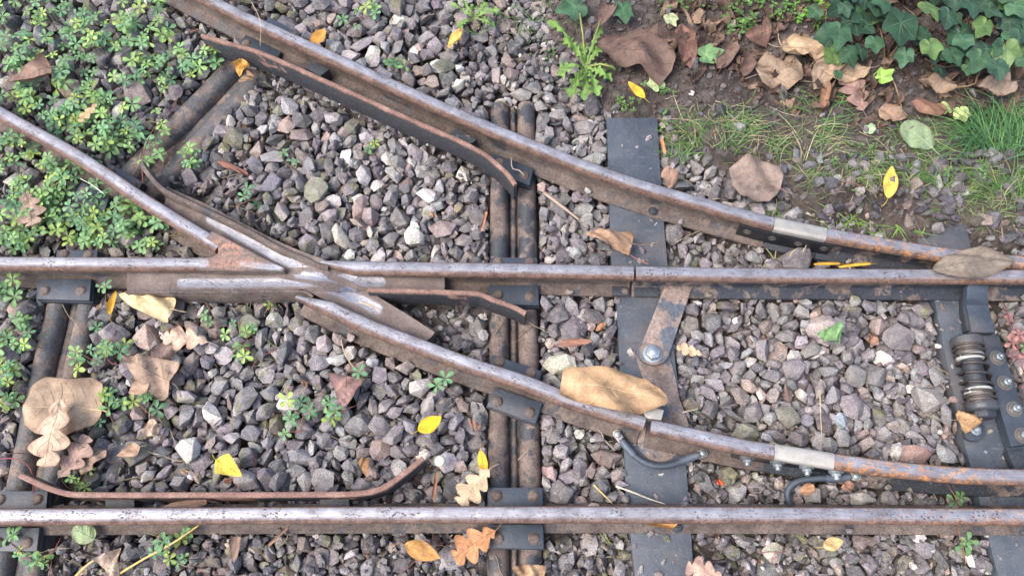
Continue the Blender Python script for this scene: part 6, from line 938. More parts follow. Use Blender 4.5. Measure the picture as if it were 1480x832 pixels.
# nose, filled on a fine grid of triangles
def plate_attr(name, pts, z, depth, mat, parent, wearf, rustf, bev=.0015):
    bm = bmesh.new(); vs = [bm.verts.new(P(a, b, z)) for a, b in pts]; fc = bm.faces.new(vs)
    r = bmesh.ops.extrude_face_region(bm, geom=[fc]); mv = [g for g in r['geom'] if isinstance(g, bmesh.types.BMVert)]
    for q in mv: q.co.z -= depth
    bmesh.ops.recalc_face_normals(bm, faces=bm.faces)
    bmesh.ops.bevel(bm, geom=[e for e in bm.edges if e.calc_face_angle(0) > .9], offset=bev, segments=2, affect='EDGES', clamp_overlap=True)
    bmesh.ops.triangulate(bm, faces=bm.faces)
    for _ in range(5):
        es = [e for e in bm.edges if e.calc_length() > .005]
        if es: bmesh.ops.subdivide_edges(bm, edges=es, cuts=1); bmesh.ops.triangulate(bm, faces=[f for f in bm.faces if len(f.verts) > 3])
    b = MB(); bm.verts.index_update(); v = [x.co.copy() for x in bm.verts]; b.add(v, [tuple(q.index for q in x.verts) for x in bm.faces]); bm.free()
    px = [PX(p) for p in v]
    return edgesmooth(b.build(name, mat, parent, cols=False, attrs={'wear': [wearf(*p) for p in px], 'rusty': [rustf(*p) for p in px]}))
def blob(x, y, cx, cy, rx, ry): return max(0, 1 - ((x - cx) / rx) ** 2 - ((y - cy) / ry) ** 2)
plate_attr('crossing_nose', [(286, 371.6), (304, 371.6), (311, 369), (315, 364), (315, 359), (310, 354), (296, 345), (305, 333), (318, 339), (340, 351), (380, 372), (412, 388), (411, 391), (390, 391), (286, 389.6)],
           .0006, .05, M['wear'], frog, lambda x, y: max(streak(x, y, [(275, 380), (296, 380)], 8), streak(x, y, [(350, 381), (405, 387)], 6), .0), lambda x, y: 1.0 * max(blob(x, y, 338, 380, 52, 13), blob(x, y, 330, 357, 45, 20)), .0018)
# wing lips
def lip(pts, w, ztop, h, mat='rust', name='wing_edge', zs=None):
    path = catmull([P(a, b, (zs[i] if zs else ztop)) for i, (a, b) in enumerate(pts)], .01)
    prof = [(-w / 2, -h), (-w / 2, -.0015), (-w / 2 + .0012, 0), (w / 2 - .0012, 0), (w / 2, -.0015), (w / 2, -h)]
    v, f, _ = sweep(path, prof); b = MB(); b.add(v, f); return edgesmooth(b.build(name, M[mat], frog, cols=False))
lip([(203, 233), (210, 246), (226, 265), (241, 277), (289, 300), (360, 334.5), (400, 357), (440, 374), (462, 384.5), (474, 386)], .0085, -.001, .055, name='upper_wing_edge', zs=[-.006, -.003, -.001, -.001, -.001, -.001, -.0008, -.0003, -.0002, -.0002])
lip([(181, 421), (300, 421), (400, 420.5), (440, 421), (452, 428)], .005, -.010, .05, name='lower_wing_edge', zs=[-.014, -.011, -.010, -.006, -.002])

# ------------------------------------------------------------------ guard bars
def bar(pts, label, thick=.0075, h=.058):
    path = catmull(PL(pts), .008); root_p = path[len(path) // 2]; root = empty('guard_bar', (root_p.x, root_p.y, ZB))
    tag(root, label, 'guard bar', 'guard bars beside the rails')
    w = thick / 2
    prof = [(-w, -h), (-w, -.0008), (-w + .0007, -.0001), (0, 0), (w - .0007, -.0001), (w, -.0008), (w, -h)]
    v, f, _ = sweep(path, prof); b = MB(); b.add(v, f); edgesmooth(b.build('flat_bar', M['bar'], root, cols=False)); return root
def spacer(root, pts, z, depth): solid('spacer_block', PL(pts, z), depth, M['rust_tar'], root)
g = bar(G1, 'long tarred guard bar with rusty top edge beside the upper curved rail')
spacer(g, [(452, 88), (476, 100), (463, 110), (440, 98)], -.026, .03)
spacer(g, [(658, 186), (690, 201), (677, 210), (646, 195)], -.026, .03)
g = bar(G2, 'short bent guard bar with black flank to the right of the crossing')
g = bar(G3, 'rust brown guard bar with both ends flared beside the bottom rail', .0085, .050)
spacer(g, [(152, 716), (194, 716), (194, 738), (152, 738)], -.03, .03)
spacer(g, [(462, 716), (505, 716), (505, 738), (462, 738)], -.03, .03)

# ------------------------------------------------------------------ sleepers
def ridged(pts, label, w=.092, z=ZB, valley=False):
    path = catmull(PL(pts, z), .01); path = [p + Vector((0, 0, 0)) for p in path]
    mid = path[len(path) // 2]; root = empty('ridged_sleeper', (mid.x, mid.y, -.1)); tag(root, label, 'sleeper', 'ridged steel sleepers')
    prof = []; k = w / .086
    for a in range(9):
        t = math.pi * a / 8; prof.append((-.0255 * k - math.cos(t) * .0172 * k, -.030 + max(0, math.sin(t)) ** .62 * .0290))
    if valley: prof += [(-.006 * k, -.0245), (0, -.0225), (.006 * k, -.0245)]
    else: prof += [(-.0065 * k, -.032), (-.0040 * k, -.0225), (-.0018 * k, -.0205), (.0018 * k, -.0205), (.0040 * k, -.0225), (.0065 * k, -.032)]
    for a in range(9):
        t = math.pi * a / 8; prof.append((.0255 * k - math.cos(t) * .0172 * k, -.030 + max(0, math.sin(t)) ** .62 * .0290))
    prof += [(.045 * k, -.05), (-.045 * k, -.05)]
    v, f, _ = sweep(path, prof); v = np.array(v)
    v[:, 2] += .0007 * np.sin(v[:, 1] * 60 + v[:, 0] * 35) + .0005 * np.sin(v[:, 1] * 23)
    b = MB(); b.add(v, f); edgesmooth(b.build('sleeper_body', M['tiegrey' if valley else 'tie'], root, cols=False)); return root
ridged([(741.5, 146), (742, 390), (743, 600), (744, 860)], 'long ridged steel sleeper running top to bottom through the middle')
ridged([(112, 368), (98, 438), (73, 550), (44, 690), (6, 870)], 'ridged steel sleeper at the left edge under the big dry leaves', .096, valley=True)
ridged([(352, 98), (282, 172), (217, 240), (120, 335)], 'slanting ridged steel sleeper between the upper curved rail and the left diagonal rail', .112, valley=True)
def plank(name, pts, label, depth=.035, z=ZB, group='flat slate grey sleepers'):
    o = solid(name, PL(pts, z), depth, M['plank'], None, .002); return tag(o, label, 'sleeper', group)
plank('flat_sleeper', [(877, 170), (950, 170), (958, 300), (966, 392), (884, 392), (881, 300)], 'upper half of the slate grey plank, under the curled brown leaf')
plank('flat_sleeper', [(889, 396), (966, 396), (976, 520), (990, 640), (1006, 870), (922, 870), (905, 720), (897, 560)], 'lower half of the slate grey plank, under the bolted link bars')
plank('flat_sleeper', [(1322, 324), (1396, 324), (1412, 392), (1424, 435), (1490, 640), (1512, 700), (1556, 870), (1452, 870), (1410, 700), (1390, 625), (1352, 440), (1338, 392)], 'long dark plank at the right carrying the coil spring', .04)

# ------------------------------------------------------------------ rail clips
def rivet(parent, x, y, z, r=.0088, mat='rivet'):
    c = P(x, y, z)
    v, f = lathe(c - Vector((0, 0, .001)), (0, 0, 1), [(r * 1.12, 0), (r * 1.12, .0014), (r, .0018), (r * .93, .0036), (r * .6, .0052), (r * .25, .0056)], 20)
    b = MB(); b.add(v, f); return edgesmooth(b.build('rivet', M[mat], parent, cols=False))
def clip(pts, rivets, label, z=-.047):
    q = PL(pts, z); c = sum(q, Vector()) / 4; root = empty('rail_clip', (c.x, c.y, ZB)); tag(root, label, 'rail clip', 'riveted clip plates holding the rails')
    solid('clip_plate', q, .0085, M['paint'], root, .0012)
    big = [c + (p - c) * 1.03 + Vector((0, 0, -.0087)) for p in q]
    solid('base_pad', big, .013, M['paint'], root, .001)
    for x, y in rivets: rivet(root, x, y, z)
clip([(712, 221), (771, 243), (765, 268), (699, 243)], [(758, 254), (722, 235)], 'clip plate behind the bent end of the long guard bar')
clip([(716, 179), (774, 203), (768, 222), (710, 198)], [(727, 187)], 'clip plate barely showing behind the upper curved rail at the middle sleeper')
clip([(709, 372), (776, 372), (776, 395), (709, 395)], [(720, 379), (766, 379)], 'narrow clip plate just above the middle rail on the long sleeper')
clip([(707, 412), (778, 412), (779, 441), (707, 439)], [(720, 426), (766, 429)], 'clip plate just below the middle rail, partly under the short guard bar')
clip([(712, 512), (783, 536), (777, 556), (706, 531)], [(722, 523), (768, 539)], 'tilted clip plate on the upper side of the lower curved rail')
clip([(715, 559), (784, 582), (774, 612), (704, 586)], [(719, 580), (766, 596)], 'tilted clip plate on the lower side of the lower curved rail')
clip([(705, 704), (784, 704), (785, 738), (705, 738)], [(718, 716), (771, 716)], 'clip plate above the bottom rail on the middle sleeper')
clip([(706, 757), (785, 757), (786, 793), (706, 791)], [(720, 778), (772, 778)], 'clip plate below the bottom rail beside the orange oak leaf')
clip([(54, 403), (132, 403), (129, 434), (52, 432)], [(65, 420), (117, 420)], 'clip plate below the left straight rail on the leftmost sleeper')
clip([(82, 361), (141, 361), (139, 380), (80, 380)], [(93, 367), (128, 368)], 'clip plate above the left straight rail among green plants')
clip([(-11, 709), (69, 709), (66, 740), (-12, 740)], [(0, 721), (54, 721)], 'clip plate above the bottom rail at the left edge')
clip([(-12, 762), (57, 762), (53, 796), (-14, 796)], [(-3, 784), (39, 784)], 'clip plate below the bottom rail in the lower left corner')
clip([(158, 236), (206, 263), (196, 284), (146, 256)], [(160, 246), (192, 268)], 'clip plate on the upper side of the diagonal rail at the slanting sleeper')
clip([(118, 262), (158, 285), (150, 307), (106, 284)], [(122, 276)], 'clip plate under green leaves below the diagonal rail')
clip([(388, 24), (433, 49), (427, 62), (380, 38)], [(424, 51)], 'small clip plate on the upper side of the curved rail near the top edge')
clip([(355, 50), (406, 75), (397, 92), (343, 66)], [(356, 63)], 'clip plate between the long guard bar and the curved rail near the top left')
# ------------------------------------------------------------------ link bars on the plank, fishplates, bolts, cables
def hexbolt(parent, c, r, h, mat='zinc', axis=(0, 0, 1), washer=1.5, name='hex_bolt', start=.3):
    c = Vector(c); a = Vector(axis).normalized()
    root = parent
    if washer:
        v, f = lathe(c, a, [(r * washer, 0), (r * washer, .0016), (r * washer * .8, .0022)], 26); b = MB(); b.add(v, f); edgesmooth(b.build('washer', M[mat], root, cols=False)); c = c + a * .0018
    v, f = lathe(c, a, [(r, 0), (r, h * .85), (r * .88, h)], nsides=6, start=start); b = MB(); b.add(v, f); o = edgesmooth(b.build(name, M[mat], root, cols=False), 30, r * .06)
    v, f = lathe(c + a * h * .98, a, [(r * .52, 0), (r * .52, h * .28), (r * .42, h * .36)], 16); b = MB(); b.add(v, f); edgesmooth(b.build('bolt_tip', M[mat], o, cols=False))
    return o
def arcp(cx, cy, r, a0, a1, n=10, ry=None):
    return [(cx + r * math.cos(math.radians(a0 + (a1 - a0) * i / n)), cy - (ry or r) * math.sin(math.radians(a0 + (a1 - a0) * i / n))) for i in range(n + 1)]
lk = empty('link_bar', tuple(P(943, 512, ZB))); tag(lk, 'worn blue and rust link bar from the middle rail down to the big hex bolt', 'link bar')
solid('bar_plate', [P(963, 408, -.0530), P(1002, 410, -.0530), P(984, 462, -.0525)] + [P(a, b, -.052) for a, b in [(966, 514)] + arcp(945, 510, 21.5, -10, -190, 10, 17)], .007, M['link'], lk, .001)
hexbolt(lk, P(943, 511, -.0515), .0135, .010, washer=1.25)
l2 = empty('gauge_plate', tuple(P(955, 600, ZB))); tag(l2, 'rusty plate under the hex bolt and lower curved rail, ending in a rounded brown edge', 'steel plate')
solid('plate', PL(arcp(943, 512, 24, 0, 180, 10, 20) + [(922, 526), (934, 560), (926, 600), (921, 632)] + arcp(954, 634, 33, 180, 330, 10, 33) + [(990, 640), (996, 614), (982, 575), (975, 540)], -.0622), .0026, M['linkrust'], l2, .0008)
def strip_bar(path, u0, u1, z0, z1):
    return sweep(path, [(u0, z0), (u1, z0), (u1, z1), (u0, z1)])
def clippath(pts, x0, x1):
    out = [p for p in catmull(PL(pts), .004) if x0 <= PX(p)[0] <= x1]; return out
fp = empty('fishplate', tuple(P(905, 418, -.06))); tag(fp, 'small dark joint plate with one rivet under the gap in the middle rail', 'fishplate')
b = MB(); b.add(*strip_bar(clippath(R2M, 889, 914), -.0250, -.0065, -.0585, -.0535)[:2]); edgesmooth(b.build('plate', M['tar'], fp, cols=False), 30, .001)
b = MB(); b.add(*strip_bar(clippath(R2R, 921, 962), -.0250, -.0075, -.0585, -.0535)[:2]); edgesmooth(b.build('plate', M['tar'], fp, cols=False), 30, .001)
rivet(fp, 904, 420, -.0535, .006)
# black fishplates with bolts on the two insulated joints
fa = empty('fishplate', tuple(P(1150, 345, -.05))); tag(fa, 'black fishplate with four flush bolts below the upper pale joint filler', 'fishplate')
FULL3 = R3A[-4:] + R3I[1:] + R3B[1:]
b = MB(); b.add(*strip_bar(clippath(FULL3, 1076, 1214), -.0135, -.0036, -.056, -.018)[:2]); edgesmooth(b.build('black_plate', M['tarsmooth'], fa, cols=False), 30, .0012)
pth = catmull(PL(FULL3), .004)
def at_x(path, x):
    i = min(range(len(path)), key=lambda k: abs(PX(path[k])[0] - x)); a, c = path[max(i - 1, 0)], path[min(i + 1, len(path) - 1)]
    t = (c - a).normalized(); return path[i], Vector((t.y, -t.x, 0)), t
for x in (1090, 1127, 1163, 1200):
    p, s, t = at_x(pth, x)
    v, f = lathe(p + s * .0130 + Vector((0, 0, -.034)), s, [(.0075, 0), (.0075, .0012), (.0058, .0014), (.0050, .0006), (.0030, .0018)], 18); b = MB(); b.add(v, f); edgesmooth(b.build('flush_bolt', M['zincdark'], fa, cols=False))
fb = empty('fishplate', tuple(P(1150, 672, -.05))); tag(fb, 'dark fishplate with four zinc nuts below the lower pale joint filler', 'fishplate')
FULL4 = R4B[1:-1] + R4I + R4B2[1:]
pth4 = catmull(PL(FULL4), .004)
b = MB(); b.add(*strip_bar([p for p in pth4 if 1066 < PX(p)[0] < 1240], -.0105, -.0036, -.054, -.020)[:2]); edgesmooth(b.build('black_plate', M['tarsmooth'], fb, cols=False), 30, .0012)
for x in (1089, 1132, 1173, 1217):
    p, s, t = at_x(pth4, x); ax = (s + Vector((0, 0, .30))).normalized(); c = p + s * .0105 + Vector((0, 0, -.027))
    v, f = lathe(c, ax, [(.0120, 0), (.0120, .0016), (.0085, .0030)], 24); bb = MB(); bb.add(v, f); w = edgesmooth(bb.build('washer', M['zinc'], fb, cols=False))
    v, f = lathe(c + ax * .0025, ax, [(.0080, 0), (.0080, .0065), (.0070, .0075)], nsides=6); bb = MB(); bb.add(v, f); n = edgesmooth(bb.build('hex_nut', M['zinc'], fb, cols=False), 30, .0004)
    v, f = lathe(c + ax * .009, ax, [(.0042, 0), (.0042, .006), (.0036, .0068)], 14); bb = MB(); bb.add(v, f); edgesmooth(bb.build('bolt_end', M['zinc'], n, cols=False))
# small dark seat plates beside rail feet
def cable(pts, zs, label, lugs):
    path = catmull([P(a, b, z) for (a, b), z in zip(pts, zs)], .004)
    root = empty('earth_cable', tuple(path[0])); tag(root, label, 'cable', 'black earthing cables clamped to the rails')
    v, f = tube(path, .0052, 14); b = MB(); b.add(v, f); edgesmooth(b.build('cable_core', M['cable'], root, cols=False))
    n = len(path); k = max(4, int(n * .28))
    for part in ((path[1:k], path[-k:-1]) if len(lugs) > 1 else (path[1:k],)):
        v, f = tube(part, .0064, 16); b = MB(); b.add(v, f); edgesmooth(b.build('shrink_sleeve', M['cable2'], root, cols=False))
    for (x, y, dx, dy, z) in lugs:
        c = P(x, y, z); e = P(x + dx, y + dy, z); d = (e - c).normalized(); s = Vector((-d.y, d.x, 0))
        L = (e - c).length
        pts2 = [c + s * .007 - d * .004, c + s * .004 - d * .008, c - s * .004 - d * .008, c - s * .007 - d * .004, c - s * .006 + d * L * .6, c - s * .0045 + d * L, c + s * .0045 + d * L, c + s * .006 + d * L * .6]
        lug = solid('lug', [p + Vector((0, 0, .004)) for p in pts2], .003, M['insert'], root, .0008)
        v, f = lathe(c + Vector((0, 0, .003)), (0, 0, 1), [(.0058, 0), (.0058, .003), (.0045, .0045), (.002, .005)], 18); b = MB(); b.add(v, f); edgesmooth(b.build('lug_rivet', M['zinc'], lug, cols=False))
cable([(897, 634), (906, 646), (922, 662), (944, 672.5), (968, 672), (990, 664), (1012, 656)], [-.050, -.052, -.054, -.054, -.054, -.054, -.050], 'thick dark cable curving under the rail gap across the plank', [(892, 628, 8, 12, -.052), (1015, 655, -14, 5, -.054)])
cable([(1230, 689), (1205, 690.5), (1178, 691), (1157, 694), (1143, 702), (1138, 714), (1141, 726), (1152, 738), (1165, 752)], [-.045, -.046, -.048, -.05, -.053, -.056, -.060, -.072, -.076], 'dark cable loop hanging below the pale joint filler and diving under the bottom rail', [(1236, 688, -12, 1, -.047)])
def lonebolt(x, y, z, label, r=.0075):
    c = P(x, y, z); root = empty('foot_bolt', tuple(c)); tag(root, label, 'bolt', 'small bolts on the rail feet')
    v, f = lathe(c, (0, 0, 1), [(r * 1.3, 0), (r * 1.3, .0012), (r, .0016), (r * .9, .0042), (r * .5, .005)], 20); b = MB(); b.add(v, f); edgesmooth(b.build('bolt_head', M['tar'], root, cols=False))
lonebolt(944, 305, -.057, 'small round bolt on the foot of the upper curved rail above the plank')
lonebolt(979, 761, -.058, 'small round bolt on the foot of the bottom rail beside the orange leaf')

# ------------------------------------------------------------------ spring assembly on the right plank
asm = empty('spring_lock', tuple(P(1430, 560, -.062))); tag(asm, 'coil spring lock bolted on the dark plank at the right edge', 'switch lock')
# cast bracket rising over the rail foot
def loft(rows):
    n = len(rows[0]); v = [p for r in rows for p in r]; f = []
    for i in range(len(rows) - 1):
        for j in range(n):
            j2 = (j + 1) % n; f.append((i * n + j, i * n + j2, (i + 1) * n + j2, (i + 1) * n + j))
    f.append(tuple(reversed(range(n)))); f.append(tuple((len(rows) - 1) * n + j for j in range(n))); return v, f
rows = []
for (xl, xr, y, z) in ((1399, 1430, 409, -.018), (1398, 1428, 424, -.022), (1397, 1428, 436, -.032), (1397, 1429, 441, -.0405), (1400, 1432, 455, -.0425), (1405, 1439, 480, -.0430)):
    a, c = P(xl, y, z), P(xr, y, z); rows.append([a, c, c - Vector((0, 0, .016)), a - Vector((0, 0, .016))])
b = MB(); b.add(*loft(rows)); edgesmooth(b.build('bracket', M['paint'], asm, cols=False), 30, .0015)
solid('bracket_rib', PL([(1392, 424), (1398, 420), (1402, 445), (1406, 476), (1398, 478), (1393, 450)], -.048), .016, M['tar'], asm)
solid('lower_channel', PL([(1404, 484), (1444, 484), (1496, 656), (1512, 700), (1480, 700), (1456, 650)], -.056), .008, M['paint'], asm, .0012)
bp = solid('bolted_bar', PL([(1419, 504), (1450, 503), (1464, 548), (1497, 640), (1462, 645)], -.041), .014, M['paint'], asm, .0012)
for x, y in ((1441, 517), (1452, 553), (1465, 591), (1477, 629)):
    c = P(x, y, -.041)
    v, f = lathe(c, (0, 0, 1), [(.0135, 0), (.0135, .0012), (.0100, .0016), (.0095, .0030), (.0078, .0036)], 26); q = MB(); q.add(v, f); edgesmooth(q.build('washer', M['zincdark'], asm, cols=False))
    v, f = lathe(c + Vector((0, 0, .0034)), (0, 0, 1), [(.0066, 0), (.0066, .006), (.0058, .007)], nsides=6, start=x); q = MB(); q.add(v, f); o = edgesmooth(q.build('hex_nut', M['zinc'], asm, cols=False), 30, .0004)
    v, f = lathe(c + Vector((0, 0, .010)), (0, 0, 1), [(.0034, 0), (.0034, .006), (.0028, .0066)], 14); q = MB(); q.add(v, f); edgesmooth(q.build('stud', M['zinc'], o, cols=False))
A, B_ = P(1396, 489, -.034), P(1421, 596, -.034); ax = (B_ - A).normalized(); LN = (B_ - A).length
def cyl(name, prof, mat, parent=asm, n=30):
    v, f = lathe(A, ax, [(r, h * LN) for r, h in prof], n); q = MB(); q.add(v, f); return edgesmooth(q.build(name, M[mat], parent, cols=False))
cyl('end_cap', [(.018, -.03), (.0255, .0), (.0262, .06), (.0255, .11), (.016, .12)], 'capgrey')
cyl('plunger', [(.0215, .12), (.0215, .24)], 'zincdark')
cyl('white_ring', [(.0205, .22), (.0228, .240), (.0228, .272), (.0205, .30)], 'white')
cyl('rod', [(.0165, .28), (.0165, .80)], 'tar')
cyl('white_ring', [(.0200, .68), (.0222, .700), (.0222, .735), (.0205, .755)], 'white')
cyl('lower_plunger', [(.0210, .75), (.0210, .90)], 'zincdark')
ec = cyl('lower_cap', [(.0235, .86), (.0255, .88), (.0255, .96), (.0225, .985)], 'capgrey')
v, f = lathe(B_ - ax * .002, ax, [(.0195, 0), (.0195, .010), (.016, .013)], nsides=6, start=.3); q = MB(); q.add(v, f); edgesmooth(q.build('end_nut', M['tar'], asm, cols=False), 30, .001)
up = Vector((0, 0, 1)); s_ = ax.cross(up).normalized(); w_ = s_.cross(ax); pts = []
NT = 8.2
for i in range(int(NT * 28)):
    t = i / (NT * 28 - 1); h = .10 + .78 * (t + .06 * math.sin(2 * math.pi * t) * -1); a = 2 * math.pi * NT * t
    pts.append(A + ax * LN * h + (s_ * math.cos(a) + w_ * math.sin(a)) * .0243)
v, f = tube(pts, .0023, 9); q = MB(); q.add(v, f); edgesmooth(q.build('coil_spring', M['coil'], asm, cols=False))
solid('lug_plate', PL(arcp(1409, 627, 15, 180, 360, 10, 10) + [(1423, 616), (1415, 604), (1402, 606), (1394, 620)], -.052), .008, M['paint'], asm)
hexbolt(asm, P(1410, 621, -.0515), .0065, .006, washer=1.35, name='lug_bolt')
solid('tail_block', PL([(1456, 652), (1480, 650), (1500, 690), (1470, 684)], -.045), .015, M['tar'], asm)
# ------------------------------------------------------------------ ballast
tab = np.array(STONES, dtype=np.float64).reshape(-1, 7)
bk = np.concatenate([np.full(c, k) for k, c in enumerate(STONES_PER_SHAPE)])
jr = np.random.RandomState(4)
bx = (tab[:, 0] - 1600) / 1000 + jr.uniform(-.0004, .0004, len(tab)); by = (tab[:, 1] - 400) / 1000; bz = -tab[:, 2] / 1000 + jr.uniform(-.0004, .0004, len(tab)); bs = tab[:, 3] / 1000
bq = (tab[:, 4:7] - 31) / 31.0
n_seen = len(tab)
# a loose bed of further stones under these and out past them
fx, fy, fz, fs = [], [], [], []
RID = [PL([(741.5, 146), (743, 600), (744, 860)], ZB), PL([(112, 368), (73, 550), (6, 870)], ZB), PL([(352, 98), (217, 240), (120, 335)], ZB)]
def near_line(x, y, L, r):
    for a, b in zip(L[:-1], L[1:]):
        if seg_d(x, y, a.x, a.y, b.x, b.y) < r: return True
    return False
grid = {}
for i in range(n_seen): grid.setdefault((int(bx[i] // .03), int(by[i] // .03)), []).append(i)
for gx_ in np.arange(-1.42, 1.42, .0235):
    for gy_ in np.arange(-.22, 1.48, .0235):
        x, y = gx_ + jr.uniform(-.009, .009), gy_ + jr.uniform(-.009, .009)
        px, py = PX((x, y, -.06))
        if soil_mask(np.array([x]), np.array([y]))[0] > .5 or any(near_line(x, y, L, .052) for L in RID): continue
        s = jr.uniform(.017, .028)
        fx.append(x); fy.append(y); fz.append(-.0885 + jr.uniform(-.003, .002)); fs.append(s)
        if not (-45 < px < 1525 and -45 < py < 880) and (-190 < px < 1670 and -130 < py < 1000) and jr.rand() < .8:
            k = [i for a in (-1, 0, 1) for c in (-1, 0, 1) for i in grid.get((int(x // .03) + a, int(y // .03) + c), []) if math.hypot(bx[i] - x, by[i] - y) < .02]
            if not k and not any(abs(y - P(740, yy).y) < .035 for yy in (744,)):
                fx.append(x + .01); fy.append(y + .008); fz.append(-.0715 + jr.uniform(-.004, .004)); fs.append(jr.uniform(.022, .036))
m_ = len(fx); q_ = jr.normal(size=(m_, 4)); q_ /= np.linalg.norm(q_, axis=1)[:, None]; q_[q_[:, 0] < 0] *= -1
bx = np.concatenate([bx, fx]); by = np.concatenate([by, fy]); bz = np.concatenate([bz, fz]); bs = np.concatenate([bs, fs])
bk = np.concatenate([bk, jr.randint(0, N_ROCK, m_)]); bq = np.vstack([bq, q_[:, 1:]]); n = len(bx)
qw = np.sqrt(np.maximum(0, 1 - (bq ** 2).sum(1)))
def rotm(w, x, y, z):
    return np.array([[1 - 2 * (y * y + z * z), 2 * (x * y - w * z), 2 * (x * z + w * y)], [2 * (x * y + w * z), 1 - 2 * (x * x + z * z), 2 * (y * z - w * x)], [2 * (x * z - w * y), 2 * (y * z + w * x), 1 - 2 * (x * x + y * y)]])
RV = {3: [shard(i, True) for i in range(N_ROCK)], 2: [shard(i, False) for i in range(N_ROCK)]}
rs = np.random.RandomState(77)
TONES = [((.165, .155, .165), 28), ((.215, .203, .212), 24), ((.12, .115, .125), 15), ((.29, .275, .28), 13), ((.225, .185, .175), 8), ((.39, .37, .36), 6), ((.17, .168, .135), 2), ((.32, .25, .22), 4), ((.54, .51, .48), 2)]
tw = np.array([t[1] for t in TONES]); tw = tw / tw.sum()
def tone():
    c = np.array(TONES[rs.choice(len(TONES), p=tw)][0]); return np.clip(c * np.array([1.02, 1.015, .985]) * rs.uniform(.78, 1.25) * (1 + rs.uniform(-.05, .05, 3)), .02, .75)
bpx = np.array([PX((bx[i], by[i], bz[i])) for i in range(n)])
# stones that stand out: (photo x, y, size factor, colour, label)
NOTABLE = [
    (524, 287, 1.25, (.62, .63, .58), 'pale greenish white stone among grey ballast left of the middle sleeper'),
    (607, 284, 1.3, (.66, .60, .56), 'bright pinkish white angular stone above the crossing'),
    (505, 230, 1.15, (.64, .64, .63), 'small white flat stone left of the middle sleeper'),
    (390, 270, 1.45, (.21, .20, .225), 'big dark rounded stone above the crossing wing'),
    (380, 178, 1.3, (.44, .42, .42), 'large light grey stone under the long guard bar'),
    (498, 341, 1.2, (.50, .47, .40), 'long pale stone just above the crossing'),
    (579, 344, 1.05, (.66, .64, .56), 'cream pebble just above the middle rail'),
    (606, 340, .95, (.68, .66, .60), 'small cream pebble beside another above the middle rail'),
    (412, 192, 1.2, (.38, .28, .235), 'pinkish brown stone near the long guard bar'),
    (434, 205, 1.1, (.23, .18, .17), 'dark reddish stone near the long guard bar'),
    (793, 512, 1.25, (.55, .54, .43), 'large mottled cream and yellow stone left of the big tan leaf'),
    (862, 466, .8, (.42, .21, .11), 'small orange brown pebble left of the plank'),
    (794, 490, .9, (.52, .43, .37), 'pale pinkish pebble left of the plank'),
    (541, 524, 1.3, (.50, .50, .51), 'light grey speckled stone below the crossing rail'),
    (420, 583, 1.3, (.60, .55, .50), 'long whitish stone in the lower left ballast'),
    (508, 805, 1.35, (.42, .38, .39), 'large light purple stone below the bottom rail'),
    (322, 590, 1.2, (.60, .55, .50), 'whitish stone left of the red brown leaf'),
    (1185, 468, 1.3, (.46, .38, .36), 'pinkish stone left of the coil spring plank'),
    (1258, 500, .95, (.45, .26, .17), 'orange stone between middle rail and spring plank'),
    (1325, 650, 1.35, (.34, .22, .19), 'red brown stone just above the lower switch blade'),
    (1287, 647, 1.1, (.66, .62, .56), 'bright white stone just above the lower switch blade'),
    (1306, 562, .95, (.62, .58, .50), 'round cream pebble in the right ballast field'),
    (1092, 694, 1.25, (.44, .45, .36), 'pale greenish angular stone below the four zinc nuts'),
    (1123, 694, 1.15, (.46, .37, .32), 'rounded pinkish stone left of the cable loop'),
    (955, 573 + 120, .9, (.30, .29, .29), ''),
    (1096, 570, 1.0, (.64, .48, .42), 'pale pink stone in the right ballast field'),
    (1215, 613, 1.1, (.33, .38, .42), 'bluish grey square stone in the right ballast field'),
    (435, 665, 1.35, (.24, .24, .26), 'big blue grey slab stone above the brown guard bar'),
    (470, 680, 1.45, (.25, .235, .23), 'long grey stone touching the brown guard bar'),
    (214, 684, 1.0, (.56, .56, .52), 'pale grey oval stone above the brown guard bar'),
    (645, 255 + 300, .9, (.5, .45, .42), ''),
    (1130, 740 + 50, 1.3, (.44, .44, .35), 'large lichen covered stone below the bottom rail at right'),
    (455, 25, 1.1, (.60, .60, .58), ''),
    (675, 92, 1.0, (.66, .66, .64), 'small white stone near the top between the rails'),
    (720, 115, 1.25, (.34, .28, .27), 'large pinkish grey stone near the top middle'),
]
score = np.array([0.0] * n); special = {}
order = np.arange(n)
for (x, y, fac, col, lab) in NOTABLE:
    if not lab: continue
    d = np.hypot(bpx[:, 0] - x, bpx[:, 1] - y) - 900 * (bz + .07) * 1.0 + (bs < .018) * 20 + (order >= n_seen) * 900
    for k in special: d[k] = 1e9
    special[int(np.argmin(d))] = (fac, col, lab)
Vs, Fs, Cs, off = [], [], [], 0
MOSS = [(300, 820, 900), (1150, 820, 300), (400, 440, 200), (560, 560, 150)]
